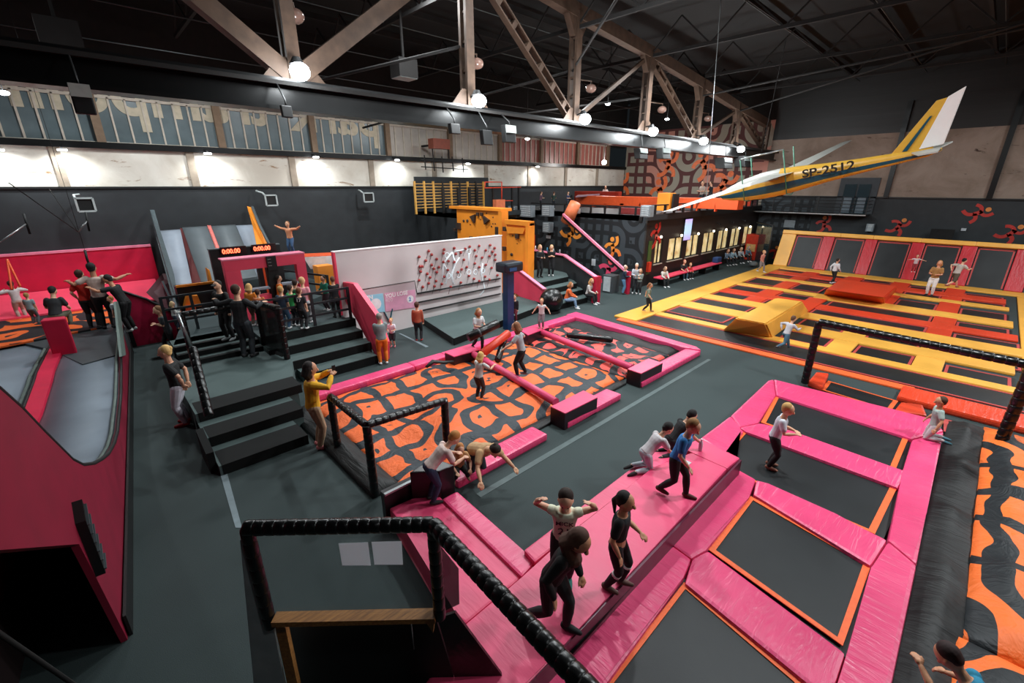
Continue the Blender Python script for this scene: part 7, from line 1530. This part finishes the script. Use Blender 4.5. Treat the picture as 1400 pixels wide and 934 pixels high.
pp(238, 482, 0, 221, 416, 130, 'cross', hfac=.95, kid=True, hair='7a5638', style='pony', top='3c4246', sleeve='short', bot='131416', shoe='1a1a1a', near=True, label='girl in grey patterned tee and striped black track trousers in the corridor', LF=(-.12, 0, 0), RF=(.1, 0, 0), lean=10)
# ---- upper deck
for i, (x, hy, X, t, l) in enumerate(((828, 255, 29, 'd0c4c0', 'child in white on the upper deck before the mural'), (962, 249, 30, 'b0a49a', 'adult in pale top standing on the upper deck, left of two'), (974, 249, 30, '1a1c20', 'adult in black standing on the upper deck, right of two'), (757, 276, 21.5, '23342e', 'person in dark green behind the air conditioners'), (739, 281, 21, '6a4c5c', 'child with dark hair behind the deck edge left'), (776, 268, 22, '1d2a4c', 'person in navy behind the orange slide'))):
    b = onX(x, hy, X); person(V((X, b.y, ZD)), min(1.85, max(1.0, b.z - ZD)), 170 - 60 * i, 'front', hair='a08060' if i < 2 else '4a3020', top=t, bot='22252a', label=l)
# ---- loose things
p = P(957, 616, ZR); BT = empty('water_bottle', p, 'clear water bottle standing on the far end of the pink walkway', 'bottle')
setloc(link('bottle_body', tube(bmn(), [p, p + V((0, 0, .02)), p + V((0, 0, .15)), p + V((0, 0, .19)), p + V((0, 0, .21))], [.03, .035, .035, .018, .014], 12), plain('clear_plastic_body', 'c9bfcc', .15)), BT); setloc(link('cap', disc(bmn(), p + V((0, 0, .22)), .016, .02, 12), M_whiteedge), BT)
p = P(757, 428, 0); BG = empty('bean_bag', p + V((0, 0, .0)), 'large round glossy black bag with white print beside the sitting woman', 'bag')
setloc(link('bag_body', ball(bmn(), p + V((0, .15, .5)), .52, (1, .9, .98), 18), M_blk, smooth=True), BG); setloc(link('base_ring', disc(bmn(), p + V((0, .15, .06)), .38, .1, 18), M_black), BG)
setloc(text_obj('bag_print', 'JUMP' if False else '///', .2, M_whiteedge, p + V((-.32, -.22, .62)), (.7, -.7, 0), (0, 0, 1)), BG)
p = P(1031, 372); tag(link('grey_cushion', ball(bmn(), P(1030, 361, .2), .4, (1, .6, .4), 12), plain('cushion_grey', '5f6668', .6), smooth=True), 'grey cushion on the floor at the far end of the bench', 'cushion')
p = P(989, 362, .5); tag(link('blue_bag', box(bmn(), 28.0, 28.6, 11.15, 11.5, .47, .8, bev=.06), plain('bag_blue', '23467a', .6)), 'dark blue bag on the end of the pink bench', 'bag')
for i, (x, y) in enumerate(((723, 343), (729, 344), (746, 343), (760, 345), (766, 345))):
    p = onX(x, y, onX(724, 342, 14).x); q = R3.lerp(R2v, .05 + .2 * i) + V((0, 0, .04)); tag(link('drink_bottle', tube(bmn(), [q, q + V((0, 0, .16)), q + V((0, 0, .2))], [.035, .035, .015], 8), plain(('cup_white', 'cup_pale', 'cup_blue', 'cup_clear', 'cup_grey')[i], ('e8e8e8', 'd8dcd8', '4a9ac0', 'b8c8cc', '9aa0a4')[i], .3)), 'small drink bottle on the pink handrail, %s from the left' % RW[i], 'bottle')
q = P(937, 632, ZR); tag(link('playing_card', box(bmn(), q.x - .06, q.x + .05, q.y - .08, q.y + .06, ZR + .002, ZR + .01), M_paper), 'small white card in front of the boy in blue', 'card')

bpy.data.scenes.remove(WS)
